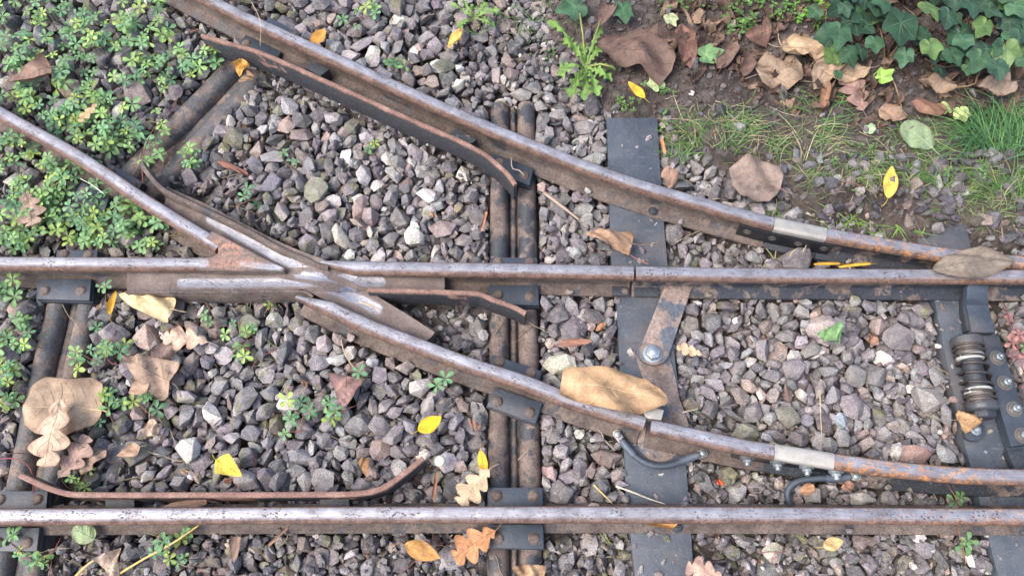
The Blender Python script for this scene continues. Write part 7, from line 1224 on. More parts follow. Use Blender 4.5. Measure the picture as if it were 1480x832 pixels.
for i in range(n):
    lev = 3 if i < n_seen and bs[i] > .015 else 2
    s = bs[i] * .99
    if i in special: s = max(s, .022) * special[i][0] * .97
    R = rotm(qw[i], *bq[i])
    v = (RV[lev][bk[i]][0] * s) @ R.T + np.array([bx[i], by[i], bz[i]])
    if i in special:
        fac, col, lab = special[i]; c = np.tile(np.array(col) * .92, (len(v), 1))
        org = np.array([bx[i], by[i], bz[i]])
        o = np_mesh('ballast_stone', v - org, RV[lev][bk[i]][1], M['stone'], c, False); o.location = org; tag(o, lab, 'stone', 'standout stones in the ballast'); continue
    t = tone(); px, py = bpx[i]
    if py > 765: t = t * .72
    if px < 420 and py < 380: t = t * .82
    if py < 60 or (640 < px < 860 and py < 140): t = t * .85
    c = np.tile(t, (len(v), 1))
    if rs.rand() < (.25 if (py > 770 or px < 450) else .06):    # moss and lichen patches on the stone's upper face
        nz = (v[:, 2] - v[:, 2].mean()) / s; w = rs.normal(size=3); pat = np.clip((np.sin((v - v.mean(0)) @ w / s * 5) + nz * 1.5 - .5) * 1.5, 0, 1) * .7
        c = c * (1 - pat[:, None]) + np.array([.17, .17, .07]) * pat[:, None]
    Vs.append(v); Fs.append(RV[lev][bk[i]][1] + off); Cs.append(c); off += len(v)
tag(np_mesh('ballast', np.vstack(Vs), np.vstack(Fs), M['stone'], np.vstack(Cs), False), 'grey and purple crushed stone ballast around the rails', 'ballast', kind='stuff')
Vs = Fs = Cs = None

# soil crumbs and small grit
def scatter_rocks(name, spots, label, mat, cat='soil'):
    Vs, Fs, Cs, off = [], [], [], 0
    for (x, y, z, s, col) in spots:
        lev = 2; q = rs.normal(size=4); q /= np.linalg.norm(q)
        rv = RV[2][rs.randint(N_ROCK)]; v = (rv[0] * s) @ rotm(*q).T + np.array([x, y, z])
        Vs.append(v); Fs.append(rv[1] + off); Cs.append(np.tile(col, (len(v), 1))); off += len(v)
    return tag(np_mesh(name, np.vstack(Vs), np.vstack(Fs), mat, np.vstack(Cs), False), label, cat, kind='stuff')
spots = []
while len(spots) < 7500:
    px, py = rs.uniform(740, 1660), rs.uniform(-130, 380)
    p = P(px, py, -.055)
    if soil_mask(np.array([p.x]), np.array([p.y]))[0] < .5: continue
    s = float(np.clip(np.exp(rs.normal(math.log(.0062), .55)), .003, .03))
    if py > 225 and rs.rand() < .16: s = rs.uniform(.014, .034)
    elif s > .012 and not (py > 215 or rs.rand() < .35): s *= .5
    col = np.array((.085, .064, .055)) * rs.uniform(.7, 1.7) if s < .011 else tone() * .7
    spots.append((p.x, p.y, float(ground_z(p.x, p.y)) + s * .22, s, col))
scatter_rocks('soil_crumbs', spots, 'loose brown soil crumbs and small stones below the ivy', M['crumb'])
spots = []
while len(spots) < 9400:
    px, py = rs.uniform(-100, 1580), rs.uniform(-60, 900); p = P(px, py, -.08)
    s = float(np.clip(np.exp(rs.normal(math.log(.0085), .35)), .004, .015))
    if any(near_line(p.x, p.y, L, .05) for L in RID): continue
    spots.append((p.x, p.y, (-.0865 + rs.uniform(-.002, .020)) if len(spots) < 3800 else (-.072 + rs.uniform(-.004, .007)), s * (1.0 if len(spots) < 3800 else 1.5), tone() * (.9 if len(spots) < 3800 else 1.05)))
scatter_rocks('grit', spots, 'fine dark grit between the ballast stones', M['crumb'], 'grit')

def top_z(x, y):
    """height of the stones or soil under a point"""
    d2 = (bx - x) ** 2 + (by - y) ** 2; k = d2 < (bs * .35) ** 2
    g = float(ground_z(x, y))
    return max(g, float((bz[k] + bs[k] * .28).max())) if k.any() else g + .004

# ------------------------------------------------------------------ fallen leaves
OUTLINES = {}
def wfun(kind, t, side=0):
    s = math.sin
    if kind in OUTLINES:
        p = OUTLINES[kind][0 if side >= 0 else 1]
        for (a, u), (c, w) in zip(p[:-1], p[1:]):
            if t <= c: k = (t - a) / (c - a); k = k * k * (3 - 2 * k) * .5 + k * .5; return u + (w - u) * k
        return 0
    if kind == 'oval': return s(math.pi * t ** .85) ** .8
    if kind == 'cord': return (min(1, (t / .10)) ** .5) * (1 - t) ** .62 * 1.12 if t > 0 else 0
    if kind == 'round': return (max(0, 1 - (2 * t - 1) ** 2)) ** .45
    if kind == 'oak':
        e = .30 + .70 * s(math.pi * min(1, t * .95 + .03) ** 1.25)
        l = abs(math.cos(math.pi * (3.3 * t ** .9 - .25 + (.16 if side > 0 else -.12))))
        return e * (.22 + .78 * l ** .6) * (1 if t < .96 else (1 - t) / .04 * .9 + .05) * (min(1, t / .08) * .9 + .1)
    if kind == 'birch': return (min(1, t / .22)) ** .8 * (1 - t) ** .8 * 1.35
    if kind == 'strip': return .8 * s(math.pi * (t * .96 + .02)) ** .35
    if kind == 'dand':
        l = abs(((t * 6.0) % 1) - .5) * 2
        return (.22 + .78 * t ** 1.2) * (.28 + .72 * l) * (1 if t < .9 else (1 - t) / .1)
    return s(math.pi * t)
VEINS = {'oval': 7, 'cord': 6, 'round': 6, 'oak': 7, 'birch': 5, 'strip': 0, 'dand': 0}
def leaf_geo(b, base, tip, width, kind, col, seed, bend=.0, fold=.0, roll=.0, wav=.06, tiltx=0.0, vein=None, edge=(.75, .7, .65), stem=0.25, curl_tip=0.0):
    """base, tip: world points of the leaf's ends; width in metres"""
    r = np.random.RandomState(seed); base, tip = Vector(base), Vector(tip)
    X = tip - base; L = X.length; X = X.normalized(); Z = Vector((0, 0, 1)); Y = Z.cross(X).normalized(); Zl = X.cross(Y)
    if tiltx: q = Matrix.Rotation(tiltx, 3, X); Y = q @ Y; Zl = q @ Zl
    ph = r.uniform(0, 6.28, 8); fr = r.uniform(3, 9, 8)
    asym = r.uniform(-.06, .06)
    def surf(t, s):     # s in -1..1 of half width
        w = wfun(kind, min(max(t, 0), 1), s) * width / 2
        y = s * w + asym * width * math.sin(math.pi * t)
        x = t * L + (0.20 * s * s * w if kind == 'oak' else 0) - (.16 * abs(s) ** 2 * w if kind == 'cord' and t < .3 else 0)
        z = -bend * L * 4 * (t - .5) ** 2 + bend * L + fold * abs(y) + curl_tip * L * max(0, t - .6) ** 2 * 6
        yn = y / (width / 2)
        z += wav * 1.35 * width * .5 * (math.sin(fr[0] * t + ph[0]) * yn + .5 * math.sin(fr[1] * t * 1.3 + ph[1] + 2 * yn) + .35 * math.sin(fr[2] * 1.6 * t + 5 * yn + ph[2]) + .18 * math.sin(14 * t + 9 * yn + ph[3]) + .10 * math.sin(27 * t - 15 * yn + ph[4]))
        if roll:        # roll the blade about its long axis
            R = width / (2 * abs(roll)) ; a = y / R; y = R * math.sin(a); z += (R - R * math.cos(a)) * (1 if roll > 0 else -1)
        return base + X * x + Y * y + Zl * z
    nt, ns = (42 if kind in ('oak', 'dand') or kind in OUTLINES else 26), 10
    v, c, f = [], [], []
    col = np.array(col)
    for i in range(nt + 1):
        t = i / nt
        for j in range(ns + 1):
            s = j / ns * 2 - 1; v.append(surf(t, s))
            e = max(0, (abs(s) - .75) / .25); k = (1 - e) + e * np.array(edge)
            c.append(col * k * (1 + .12 * math.sin(9 * t + 4 * s + ph[5])))
    for i in range(nt):
        for j in range(ns):
            q = i * (ns + 1) + j; f.append((q, q + 1, q + ns + 2, q + ns + 1))
    b.add(v, f, c)
    vc = np.array(vein) if vein is not None else np.clip(col * .62, 0, 1)
    def vline(p0, p1, w0, w1, m=9):
        vv = []
        for i in range(m + 1):
            a = i / m; t = p0[0] + (p1[0] - p0[0]) * a; s = p0[1] + (p1[1] - p0[1]) * a ** .8
            p = surf(t, s); q = surf(min(1, t + .01), s + .005 * (1 if p1[1] >= p0[1] else -1)); d = (q - p)
            if d.length < 1e-7: d = X
            d = d.normalized(); sd_ = Zl.cross(d).normalized(); w = (w0 + (w1 - w0) * a)
            vv += [p + sd_ * w, p + Zl * (w * .9 + .0003), p - sd_ * w]
        ff = []
        for i in range(m):
            for j in range(2): ff.append((i * 3 + j, i * 3 + j + 1, i * 3 + j + 4, i * 3 + j + 3))
        b.add(vv, ff, vc)
    k = VEINS.get(kind, 6)
    wv = max(.0004, width * .011)
    if kind != 'strip': vline((0.0, 0), (.97, 0), wv, wv * .4, 16)
    for i in range(k):
        t0 = .06 + .80 * i / max(1, k)
        for sg in (-1, 1): vline((t0 + .02 * (sg > 0), 0), (min(.98, t0 + .20), sg * .88), wv * .55, wv * .25)
    if stem:
        p = [base + X * L * .03]
        dr = r.uniform(-.5, .5)
        for i in range(1, 7):
            a = i / 6; p.append(base - X * stem * L * a + Y * dr * stem * L * a * a + Vector((0, 0, -.004 * a)))
        tv, tf = tube(p, max(.0006, width * .014), 6); b.add(tv, tf, np.clip(vc * 1.1, 0, 1))
def leaf(kind, bxy, txy, wpx, z, col, label, cat='leaf', zt=None, mat='dry', name='fallen_leaf', group='fallen leaves', **kw):
    zt = z if zt is None else zt
    p0, p1 = P(bxy[0], bxy[1], z), P(txy[0], txy[1], zt)
    b = MB(); leaf_geo(b, p0, p1, wpx * pxs((bxy[0] + txy[0]) / 2, (bxy[1] + txy[1]) / 2, z), kind, col, int(bxy[0] * 7 + bxy[1]) % 9999, **kw)
    return tag(b.build(name, M[mat]), label, cat, group)
TAN, LTAN, BRN, DBR, RBR, YEL, ORG = (.40, .27, .17), (.52, .40, .29), (.24, .165, .125), (.125, .083, .066), (.25, .13, .09), (.72, .47, .05), (.50, .24, .06)
OUTLINES['big'] = ([(0, .48), (.04, .58), (.3, .76), (.5, .84), (.75, .66), (.9, .42), (.97, .25), (1, .06)], [(0, .48), (.1, .6), (.3, .74), (.48, .92), (.62, 1.0), (.72, .86), (.85, .55), (.95, .3), (1, .06)])
OUTLINES['disc'] = ([(0, .03), (.03, .45), (.12, .8), (.35, 1.0), (.6, .93), (.8, .66), (.93, .30), (1, .02)], [(0, .03), (.04, .6), (.15, .86), (.4, .9), (.62, .96), (.82, .72), (.94, .26), (1, .02)])
OUTLINES['dark'] = ([(0, .1), (.06, .6), (.2, .9), (.5, .95), (.8, .8), (.95, .5), (1, .2)], [(0, .1), (.1, .4), (.35, .5), (.6, .42), (.75, .7), (.9, .85), (1, .2)])
OUTLINES['huge'] = ([(0, .1), (.06, .5), (.2, .72), (.5, .9), (.75, .8), (.95, .5), (1, .1)], [(0, .1), (.08, .8), (.25, .95), (.5, .8), (.8, .9), (.95, .6), (1, .1)])
leaf('big', (811, 553), (966, 579), 74, .009, (.42, .275, .155), 'big tan heart shaped leaf lying across the lower curved rail', zt=.002, bend=.05, wav=.20, fold=.10, stem=0, vein=(.56, .42, .28))
leaf('cord', (914, 352), (846, 338), 46, -.028, (.36, .235, .155), 'curled brown leaf on the upper plank with its stalk on the plank', wav=.35, roll=-1.6, fold=.2, bend=.10, stem=.6)
leaf('oval', (1350, 388), (1468, 376), 46, .012, (.22, .185, .15), 'grey brown leaf arched over the switch blade and middle rail at right', wav=.32, bend=.08, fold=-.35, stem=0)
leaf('dark', (865, 64), (974, 92), 88, -.022, (.150, .098, .078), 'large dark brown leaf near the top beside the yellow green stalks', wav=.16, bend=.08, fold=-.2, stem=.1)
leaf('cord', (950, 40), (942, 108), 66, -.030, (.13, .088, .072), 'dark brown folded leaf overlapping the large dark leaf near the top', wav=.3, fold=-.3, stem=.1)
leaf('oval', (985, 36), (998, 98), 40, -.035, (.19, .105, .08), 'reddish brown curled leaf at the right edge of the large dark leaf', wav=.25, roll=1.1, stem=0)
leaf('disc', (1128, 272), (1054, 243), 74, -.038, (.24, .185, .155), 'large flat greyish brown round leaf on the soil above the upper curved rail', wav=.12, fold=.08, vein=(.22, .12, .09), stem=.15)
leaf('round', (1094, 108), (1160, 92), 62, -.030, (.32, .235, .165), 'tan round leaf on the soil left of the ivy', wav=.15, fold=-.1)
leaf('birch', (1128, 68), (1196, 78), 44, -.018, (.42, .31, .20), 'folded light tan leaf just left of the ivy', wav=.3, roll=1.2)
leaf('cord', (1205, 84), (1176, 130), 46, -.025, (.34, .25, .18), 'tan leaf under the lower edge of the ivy', wav=.3, fold=.3)
leaf('oval', (1258, 98), (1190, 108), 36, -.022, (.40, .29, .19), 'wrinkled tan leaf lying below the big ivy leaves', wav=.35)
leaf('oak', (1248, 160), (1222, 112), 46, -.030, (.30, .19, .155), 'pinkish brown oak leaf below the ivy')
leaf('oval', (1187, 158), (1196, 112), 20, -.030, (.30, .17, .10), 'narrow rust brown leaf standing in the soil below the ivy', roll=1.4)
leaf('oval', (1370, 158), (1318, 146), 30, -.020, (.22, .12, .08), 'glossy chestnut brown leaf below the ivy at right', roll=-.9, wav=.15)
leaf('cord', (1376, 118), (1330, 116), 34, -.018, (.24, .17, .12), 'dull brown leaf tucked under the ivy near two small yellow green leaves', wav=.3)
leaf('birch', (1270, 158), (1312, 172), 34, -.030, (.28, .19, .13), 'crumpled brown leaf in the grass right of the oak leaf', wav=.4)
leaf('cord', (1462, 118), (1408, 130), 40, -.012, (.26, .20, .16), 'dead grey brown leaf hanging over the green grass tuft', wav=.4, roll=1.0)
leaf('round', (1348, 214), (1306, 176), 42, -.030, (.26, .34, .19), 'pale green leaf with soft veins lying in the grass', mat='green', wav=.08, vein=(.40, .44, .28))
leaf('oval', (1283, 287), (1289, 240), 21, -.030, (.74, .50, .10), 'bright yellow oval leaf standing in the grass at right', fold=.3)
leaf('oval', (932, 142), (908, 118), 14, -.030, YEL, 'small bright yellow leaf above the plank top')
leaf('oval', (452, 66), (469, 42), 20, -.030, (.60, .30, .07), 'orange yellow leaf lying against the upper curved rail', fold=.4)
leaf('oval', (648, 70), (668, 40), 16, -.030, (.66, .47, .13), 'pale yellow leaf near the top centre', wav=.4)
leaf('birch', (350, 86), (346, 110), 20, -.030, (.55, .30, .07), 'orange leaf at the top end of the slanting sleeper', wav=.3)
leaf('birch', (366, 108), (344, 118), 20, -.034, (.28, .18, .11), 'small brown leaf next to the orange one on the slanting sleeper', wav=.3)
leaf('cord', (74, 98), (6, 122), 44, -.022, (.25, .165, .125), 'brown folded leaf among green plants at the top left', roll=1.3, wav=.2)
leaf('oak', (140, 150), (114, 176), 18, -.024, (.52, .38, .22), 'small tan oak leaf among green plants left')
leaf('oak', (36, 278), (46, 326), 44, -.024, (.36, .26, .20), 'pale brown oak leaf near the left edge between plants')
leaf('strip', (358, 252), (312, 234), 16, -.036, (.20, .10, .075), 'dark red brown curled leaf right of the slanting sleeper', roll=2.2, wav=.3)
leaf('cord', (248, 446), (170, 424), 42, -.024, (.66, .52, .30), 'cream yellow curled leaf just below the crossing', roll=-1.0, wav=.35, vein=(.5, .38, .2))
leaf('oval', (158, 455), (168, 420), 14, -.030, (.66, .38, .05), 'golden yellow leaf beside the leftmost clip plate', roll=1.5)
leaf('oak', (300, 494), (236, 486), 38, -.022, (.56, .40, .30), 'light pinkish tan oak leaf below the crossing at left', wav=.12)
leaf('cord', (248, 552), (176, 512), 56, -.026, (.33, .24, .18), 'large folded tan leaf below the pinkish oak leaf', wav=.25, fold=-.2)
leaf('cord', (245, 495), (215, 540), 30, -.034, (.20, .14, .12), 'dark brown leaf tucked behind the large folded tan leaf', wav=.3)
leaf('oval', (216, 548), (186, 568), 24, -.030, (.42, .28, .19), 'small oval tan leaf below the folded leaf')
leaf('huge', (146, 592), (34, 590), 98, -.038, (.37, .27, .19), 'very large dry brown leaf over the leftmost sleeper', wav=.10, vein=(.56, .42, .24), stem=.12)
leaf('oak', (88, 576), (64, 674), 62, -.012, (.50, .37, .27), 'large light tan oak leaf on top of the very large leaf', wav=.12, bend=.05)
leaf('oak', (84, 690), (128, 630), 44, -.030, (.38, .26, .215), 'dusky pink oak leaf above the left end of the guard bar')
leaf('cord', (112, 668), (156, 652), 38, -.036, (.30, .22, .17), 'torn grey brown leaf right of the dusky oak leaf', wav=.3)
leaf('birch', (202, 645), (168, 658), 20, -.034, (.44, .29, .19), 'small curled tan leaf right of the leaf pile')
leaf('round', (222, 628), (214, 606), 24, -.034, (.50, .36, .27), 'pale crumpled leaf scrap above the guard bar', wav=.5)
leaf('birch', (312, 664), (350, 688), 30, -.028, (.66, .53, .08), 'bright yellow leaf on the stones above the guard bar')
leaf('oval', (604, 622), (638, 602), 24, -.020, (.76, .54, .03), 'golden yellow leaf left of the middle sleeper')
leaf('cord', (500, 542), (496, 588), 48, -.028, (.30, .185, .165), 'dusky red brown leaf in the middle of the lower ballast', wav=.25)
leaf('oak', (707, 678), (662, 726), 44, -.030, (.60, .46, .30), 'pale tan oak leaf against the bottom rail by the middle sleeper')
leaf('oval', (694, 650), (702, 690), 14, -.030, (.74, .46, .05), 'narrow yellow orange leaf beside the middle sleeper')
leaf('strip', (632, 682), (626, 722), 12, -.034, (.28, .14, .09), 'curled rust brown leaf strip above the bottom rail', roll=2.2)
leaf('oak', (716, 766), (656, 806), 50, -.030, (.50, .25, .12), 'rust orange oak leaf below the bottom rail left of the clip plate', wav=.15)
leaf('oval', (584, 786), (636, 806), 27, -.034, (.50, .27, .09), 'orange brown ribbed oval leaf below the bottom rail')
leaf('cord', (786, 836), (740, 820), 34, -.030, (.42, .28, .17), 'tan leaf at the bottom edge beside the middle sleeper', wav=.3)
leaf('oak', (1046, 838), (992, 818), 40, -.034, (.50, .33, .26), 'pinkish oak leaf at the bottom edge right of the plank')
leaf('birch', (982, 753), (928, 756), 18, -.030, (.46, .25, .09), 'orange brown leaf wedged against the foot of the bottom rail', wav=.3)
leaf('oval', (1190, 790), (1219, 781), 19, -.030, (.60, .42, .20), 'light tan oval leaf below the bottom rail at right')
leaf('oak', (1014, 512), (978, 500), 20, -.034, (.60, .44, .28), 'small light tan oak leaf right of the big hex bolt')
leaf('cord', (1196, 474), (1212, 498), 34, -.026, (.22, .38, .17), 'light green heart shaped leaf on the right ballast', mat='green', wav=.4, fold=.25, vein=(.34, .5, .27))
leaf('oval', (806, 498), (856, 493), 15, -.034, (.32, .17, .12), 'reddish brown narrow leaf between middle sleeper and plank', roll=1.2)
leaf('oval', (966, 240), (968, 272), 24, -.034, (.34, .22, .16), 'round brown leaf touching the plank top on its right side', wav=.2)
leaf('strip', (955, 200), (960, 222), 11, -.040, (.55, .27, .13), 'small curled orange leaf on the right side of the plank top', roll=2.0)
leaf('birch', (1385, 606), (1424, 604), 34, -.020, (.38, .23, .12), 'orange brown folded leaf below the coil spring', wav=.3, fold=-.4)
leaf('strip', (1258, 381), (1212, 386), 9, -.016, (.62, .38, .05), 'golden brown leaf sliver standing behind the middle rail', roll=2.0)
leaf('strip', (1214, 381), (1176, 382), 8, -.022, (.58, .33, .05), 'dark yellow leaf sliver left of the golden one behind the middle rail', roll=2.0)
leaf('strip', (703, 306), (696, 334), 11, -.036, (.44, .24, .15), 'orange brown curled leaf against the middle sleeper', roll=2.4)
leaf('round', (136, 778), (106, 762), 28, -.040, (.34, .44, .24), 'pale green leaf below the bottom rail at left', mat='green', wav=.1)
leaf('cord', (154, 798), (166, 836), 34, -.030, (.46, .36, .28), 'pale torn leaf at the bottom edge left', wav=.3)
leaf('cord', (342, 775), (338, 812), 22, -.034, (.26, .18, .14), 'dark curled leaf below the bottom rail left of centre', roll=1.3)
leaf('strip', (416, 762), (388, 788), 10, -.034, (.28, .17, .12), 'dark brown leaf strip below the bottom rail', roll=2.2)
leaf('round', (1158, 742 - 30), (1176, 700), 16, -.045, (.42, .24, .14), 'small brown leaf inside the cable loop', wav=.3)
leaf('oval', (1234, 700), (1216, 704), 14, -.044, (.42, .24, .17), 'small reddish leaf under the end of the cable loop', wav=.3)
leaf('oval', (1132, 648), (1110, 640), 10, -.034, (.62, .52, .36), 'cream leaf scrap in the right ballast near the joint filler', wav=.3)
leaf('birch', (525, 660), (529, 688), 16, -.034, (.36, .20, .10), 'small brown leaf above the right bend of the guard bar', wav=.3)
leaf('birch', (1036, 694), (1048, 700), 10, -.038, (.50, .10, .05), 'tiny red leaf scrap right of the lower plank', wav=.3)
leaf('round', (300, 730 - 6), (232, 736), 15, -.034, (.30, .20, .16), 'brown leaf squeezed between guard bar and bottom rail', wav=.3)
leaf('cord', (690, 620), (676, 604), 14, -.030, (.30, .18, .13), 'little reddish leaf scrap near the tilted clip plate', wav=.3)
leaf('oval', (1036, 98), (1066, 60), 30, -.034, (.20, .13, .10), 'dark brown leaf curled up left of the tan leaves', roll=1.2, wav=.2)
leaf('oval', (1088, 84), (1074, 110), 26, -.030, (.17, .105, .085), 'very dark curled leaf below the fine green sprigs', roll=1.4)
leaf('cord', (1090, 60), (1112, 36), 34, -.030, (.19, .11, .085), 'dark red brown leaf between the sprigs at the top', wav=.3)
leaf('cord', (880, 8), (866, 36), 34, -.020, (.17, .11, .09), 'dark folded leaf at the top edge beside two ivy leaves', roll=1.3)
# leaf litter under the ivy and in the soil: too many fragments to count
b = MB()
lr = np.random.RandomState(11)
for i in range(330):
    px = lr.uniform(960, 1560); py = lr.uniform(-60, 180) if px > 1080 else lr.uniform(-50, 100)
    if py > 120 and lr.rand() < .5: continue
    a = lr.uniform(0, 6.28); L = lr.uniform(.02, .06); p = P(px, py, -.045); z = float(ground_z(p.x, p.y)) + lr.uniform(.002, .010)
    q = p + Vector((math.cos(a), math.sin(a), lr.uniform(-.2, .2))) * L; p.z += z - p.z; q.z = z + lr.uniform(-.004, .01)
    c = np.array([(.17, .115, .088), (.10, .068, .055), (.25, .175, .125), (.12, .078, .06)][lr.randint(4)]) * lr.uniform(.65, 1.2)
    leaf_geo(b, p, q, L * lr.uniform(.4, .8), ['cord', 'oval', 'birch', 'oak'][lr.randint(4)], c, i, wav=.6, roll=lr.uniform(-1.3, 1.3), stem=0)
tag(b.build('leaf_litter', M['dry']), 'brown broken leaf litter under the ivy', 'leaf litter', kind='stuff')
b = MB()
for i in range(190):       # small crumbled leaf bits and bark over the ballast
    px, py = lr.uniform(-60, 1540), lr.uniform(-30, 880); 
    if not (px < 420 or py > 765 or lr.rand() < .35): continue
    p = P(px, py, -.05); 
    if abs(py - 744) < 40 or (702 < px < 788): continue
    a = lr.uniform(0, 6.28); L = lr.uniform(.006, .022); z = top_z(p.x, p.y) + .002
    p.z = z; q = p + Vector((math.cos(a), math.sin(a), lr.uniform(-.2, .3))) * L
    c = np.array([(.36, .22, .14), (.22, .12, .085), (.48, .34, .22), (.30, .15, .10)][lr.randint(4)]) * lr.uniform(.7, 1.1)
    leaf_geo(b, p, q, L * lr.uniform(.3, .7), 'oval', c, i, wav=.5, roll=lr.uniform(-1.3, 1.3), stem=0)
tag(b.build('leaf_scraps', M['dry']), 'tiny brown leaf scraps scattered between the stones', 'leaf scraps', kind='stuff')

# ------------------------------------------------------------------ green plants
def cinq_leaf(b, c, r, yaw, nrm, col, rr, nl=5):
    """a five-fingered leaf: c centre, r leaflet length"""
    nrm = Vector(nrm).normalized(); X = Vector((math.cos(yaw), math.sin(yaw), 0)); X = (X - nrm * X.dot(nrm)).normalized(); Y = nrm.cross(X)
    spread = {5: (-150, -78, 0, 78, 150), 3: (-100, 0, 100)}[nl]
    for k, a in enumerate(spread):
        a = math.radians(a + rr.uniform(-8, 8)); d = X * math.cos(a) + Y * math.sin(a); s = nrm.cross(d)
        l = r * 1.12 * (1 - .18 * (abs(spread[k]) > 100)) * rr.uniform(.88, 1.1); w = l * .27; dr = rr.uniform(-.05, .22)
        v, cc = [], []
        W = (.08, .32, .70, 1.0, .98, .60)
        for i in range(6):
            t = i / 5; h = .10 * l * math.sin(math.pi * t * .8) - dr * l * t * t
            m = c + d * l * (.06 + .94 * t) + nrm * h
            ww = w * W[i]; up = nrm * ww * .34
            tooth = .05 * l if i in (3, 5) else 0
            v += [m - s * ww + up + d * tooth, m, m + s * ww + up + d * tooth]
            k2 = .86 + .2 * t; cc += [col * k2, col * 1.28, col * k2]
        f = []
        for i in range(5):
            for j in range(2): f.append((i * 3 + j, i * 3 + j + 1, i * 3 + j + 4, i * 3 + j + 3))
        b.add(v, f, cc)
GREENS = [(.13, .25, .105), (.155, .28, .11), (.105, .22, .11), (.19, .32, .10), (.135, .265, .13), (.25, .35, .09)]
def cinq_patch(b, sb, cx, cy, rx, ry, num, rr, zlift=.0, size=1.06, colmul=1.0):
    for i in range(num):
        a, q = rr.uniform(0, 6.28), math.sqrt(rr.uniform(0, 1)); px, py = cx + rx * q * math.cos(a), cy + ry * q * math.sin(a)
        g = P(px, py, -.06); zg = max(-.065, top_z(g.x, g.y)); h = rr.uniform(.008, .036) * size + zlift
        c = Vector((g.x, g.y, zg + h)); nrm = Vector((rr.normal(0, .28), rr.normal(0, .28) - .08, 1))
        col = np.array(GREENS[rr.randint(len(GREENS))]) * rr.uniform(.85, 1.3) * colmul
        if rr.rand() < .002: col = np.array((.55, .42, .06))
        cinq_leaf(b, c, rr.uniform(.0085, .0155) * size, rr.uniform(0, 6.28), nrm, col, rr, 5 if rr.rand() < .88 else 3)
        e = Vector((g.x + rr.uniform(-.014, .014), g.y + rr.uniform(-.014, .014), zg - .008))
        v, f = tube([c - Vector((0, 0, .0005)), c.lerp(e, .5) + Vector((rr.uniform(-.003, .003), 0, .003)), e], .0006, 5); sb.add(v, f, (.20, .13, .06) if rr.rand() < .5 else (.16, .22, .07))
pr = np.random.RandomState(21)
def mat_of_plants(regions, label):
    b, sb = MB(), MB()
    for (cx, cy, rx, ry, num) in regions: cinq_patch(b, sb, cx, cy, rx * 1.05, ry * 1.05, max(4, int(num * .74)), pr)
    root = empty('creeping_cinquefoil', tuple(P(regions[0][0], regions[0][1], -.06))); tag(root, label, 'ground cover', kind='stuff')
    b.build('foliage', M['green'], root); sb.build('stem', M['straw'], root)
mat_of_plants([(35, 15, 55, 30, 34), (95, 65, 60, 48, 60), (20, 85, 40, 30, 24), (185, 85, 40, 45, 44), (150, 30, 50, 22, 14), (215, 25, 26, 26, 12), (210, 190, 45, 45, 16), (35, 135, 40, 18, 18), (125, 125, 40, 30, 24), (105, 175, 28, 20, 14), (165, 200, 50, 28, 46), (95, 185, 30, 20, 14), (240, 110, 26, 24, 12), (300, 90, 30, 14, 16), (255, 100, 30, 20, 12), (60, 160, 30, 14, 10), (250, 60, 30, 20, 9), (205, 60, 22, 22, 8), (150, 165, 26, 18, 14)],
              'dense mat of green creeping cinquefoil filling the top left corner')
mat_of_plants([(25, 240, 32, 40, 30), (110, 262, 40, 32, 40), (45, 320, 48, 36, 54), (165, 325, 60, 36, 64), (215, 340, 32, 26, 26), (110, 330, 40, 28, 26), (20, 355, 28, 14, 12), (70, 285, 30, 22, 14)],
              'green creeping cinquefoil between the diagonal rail and the left straight rail')
mat_of_plants([(18, 430, 20, 22, 12), (22, 500, 32, 38, 34), (15, 560, 20, 24, 10), (10, 580, 14, 14, 6)], 'green creeping cinquefoil at the left edge beside the leftmost sleeper')
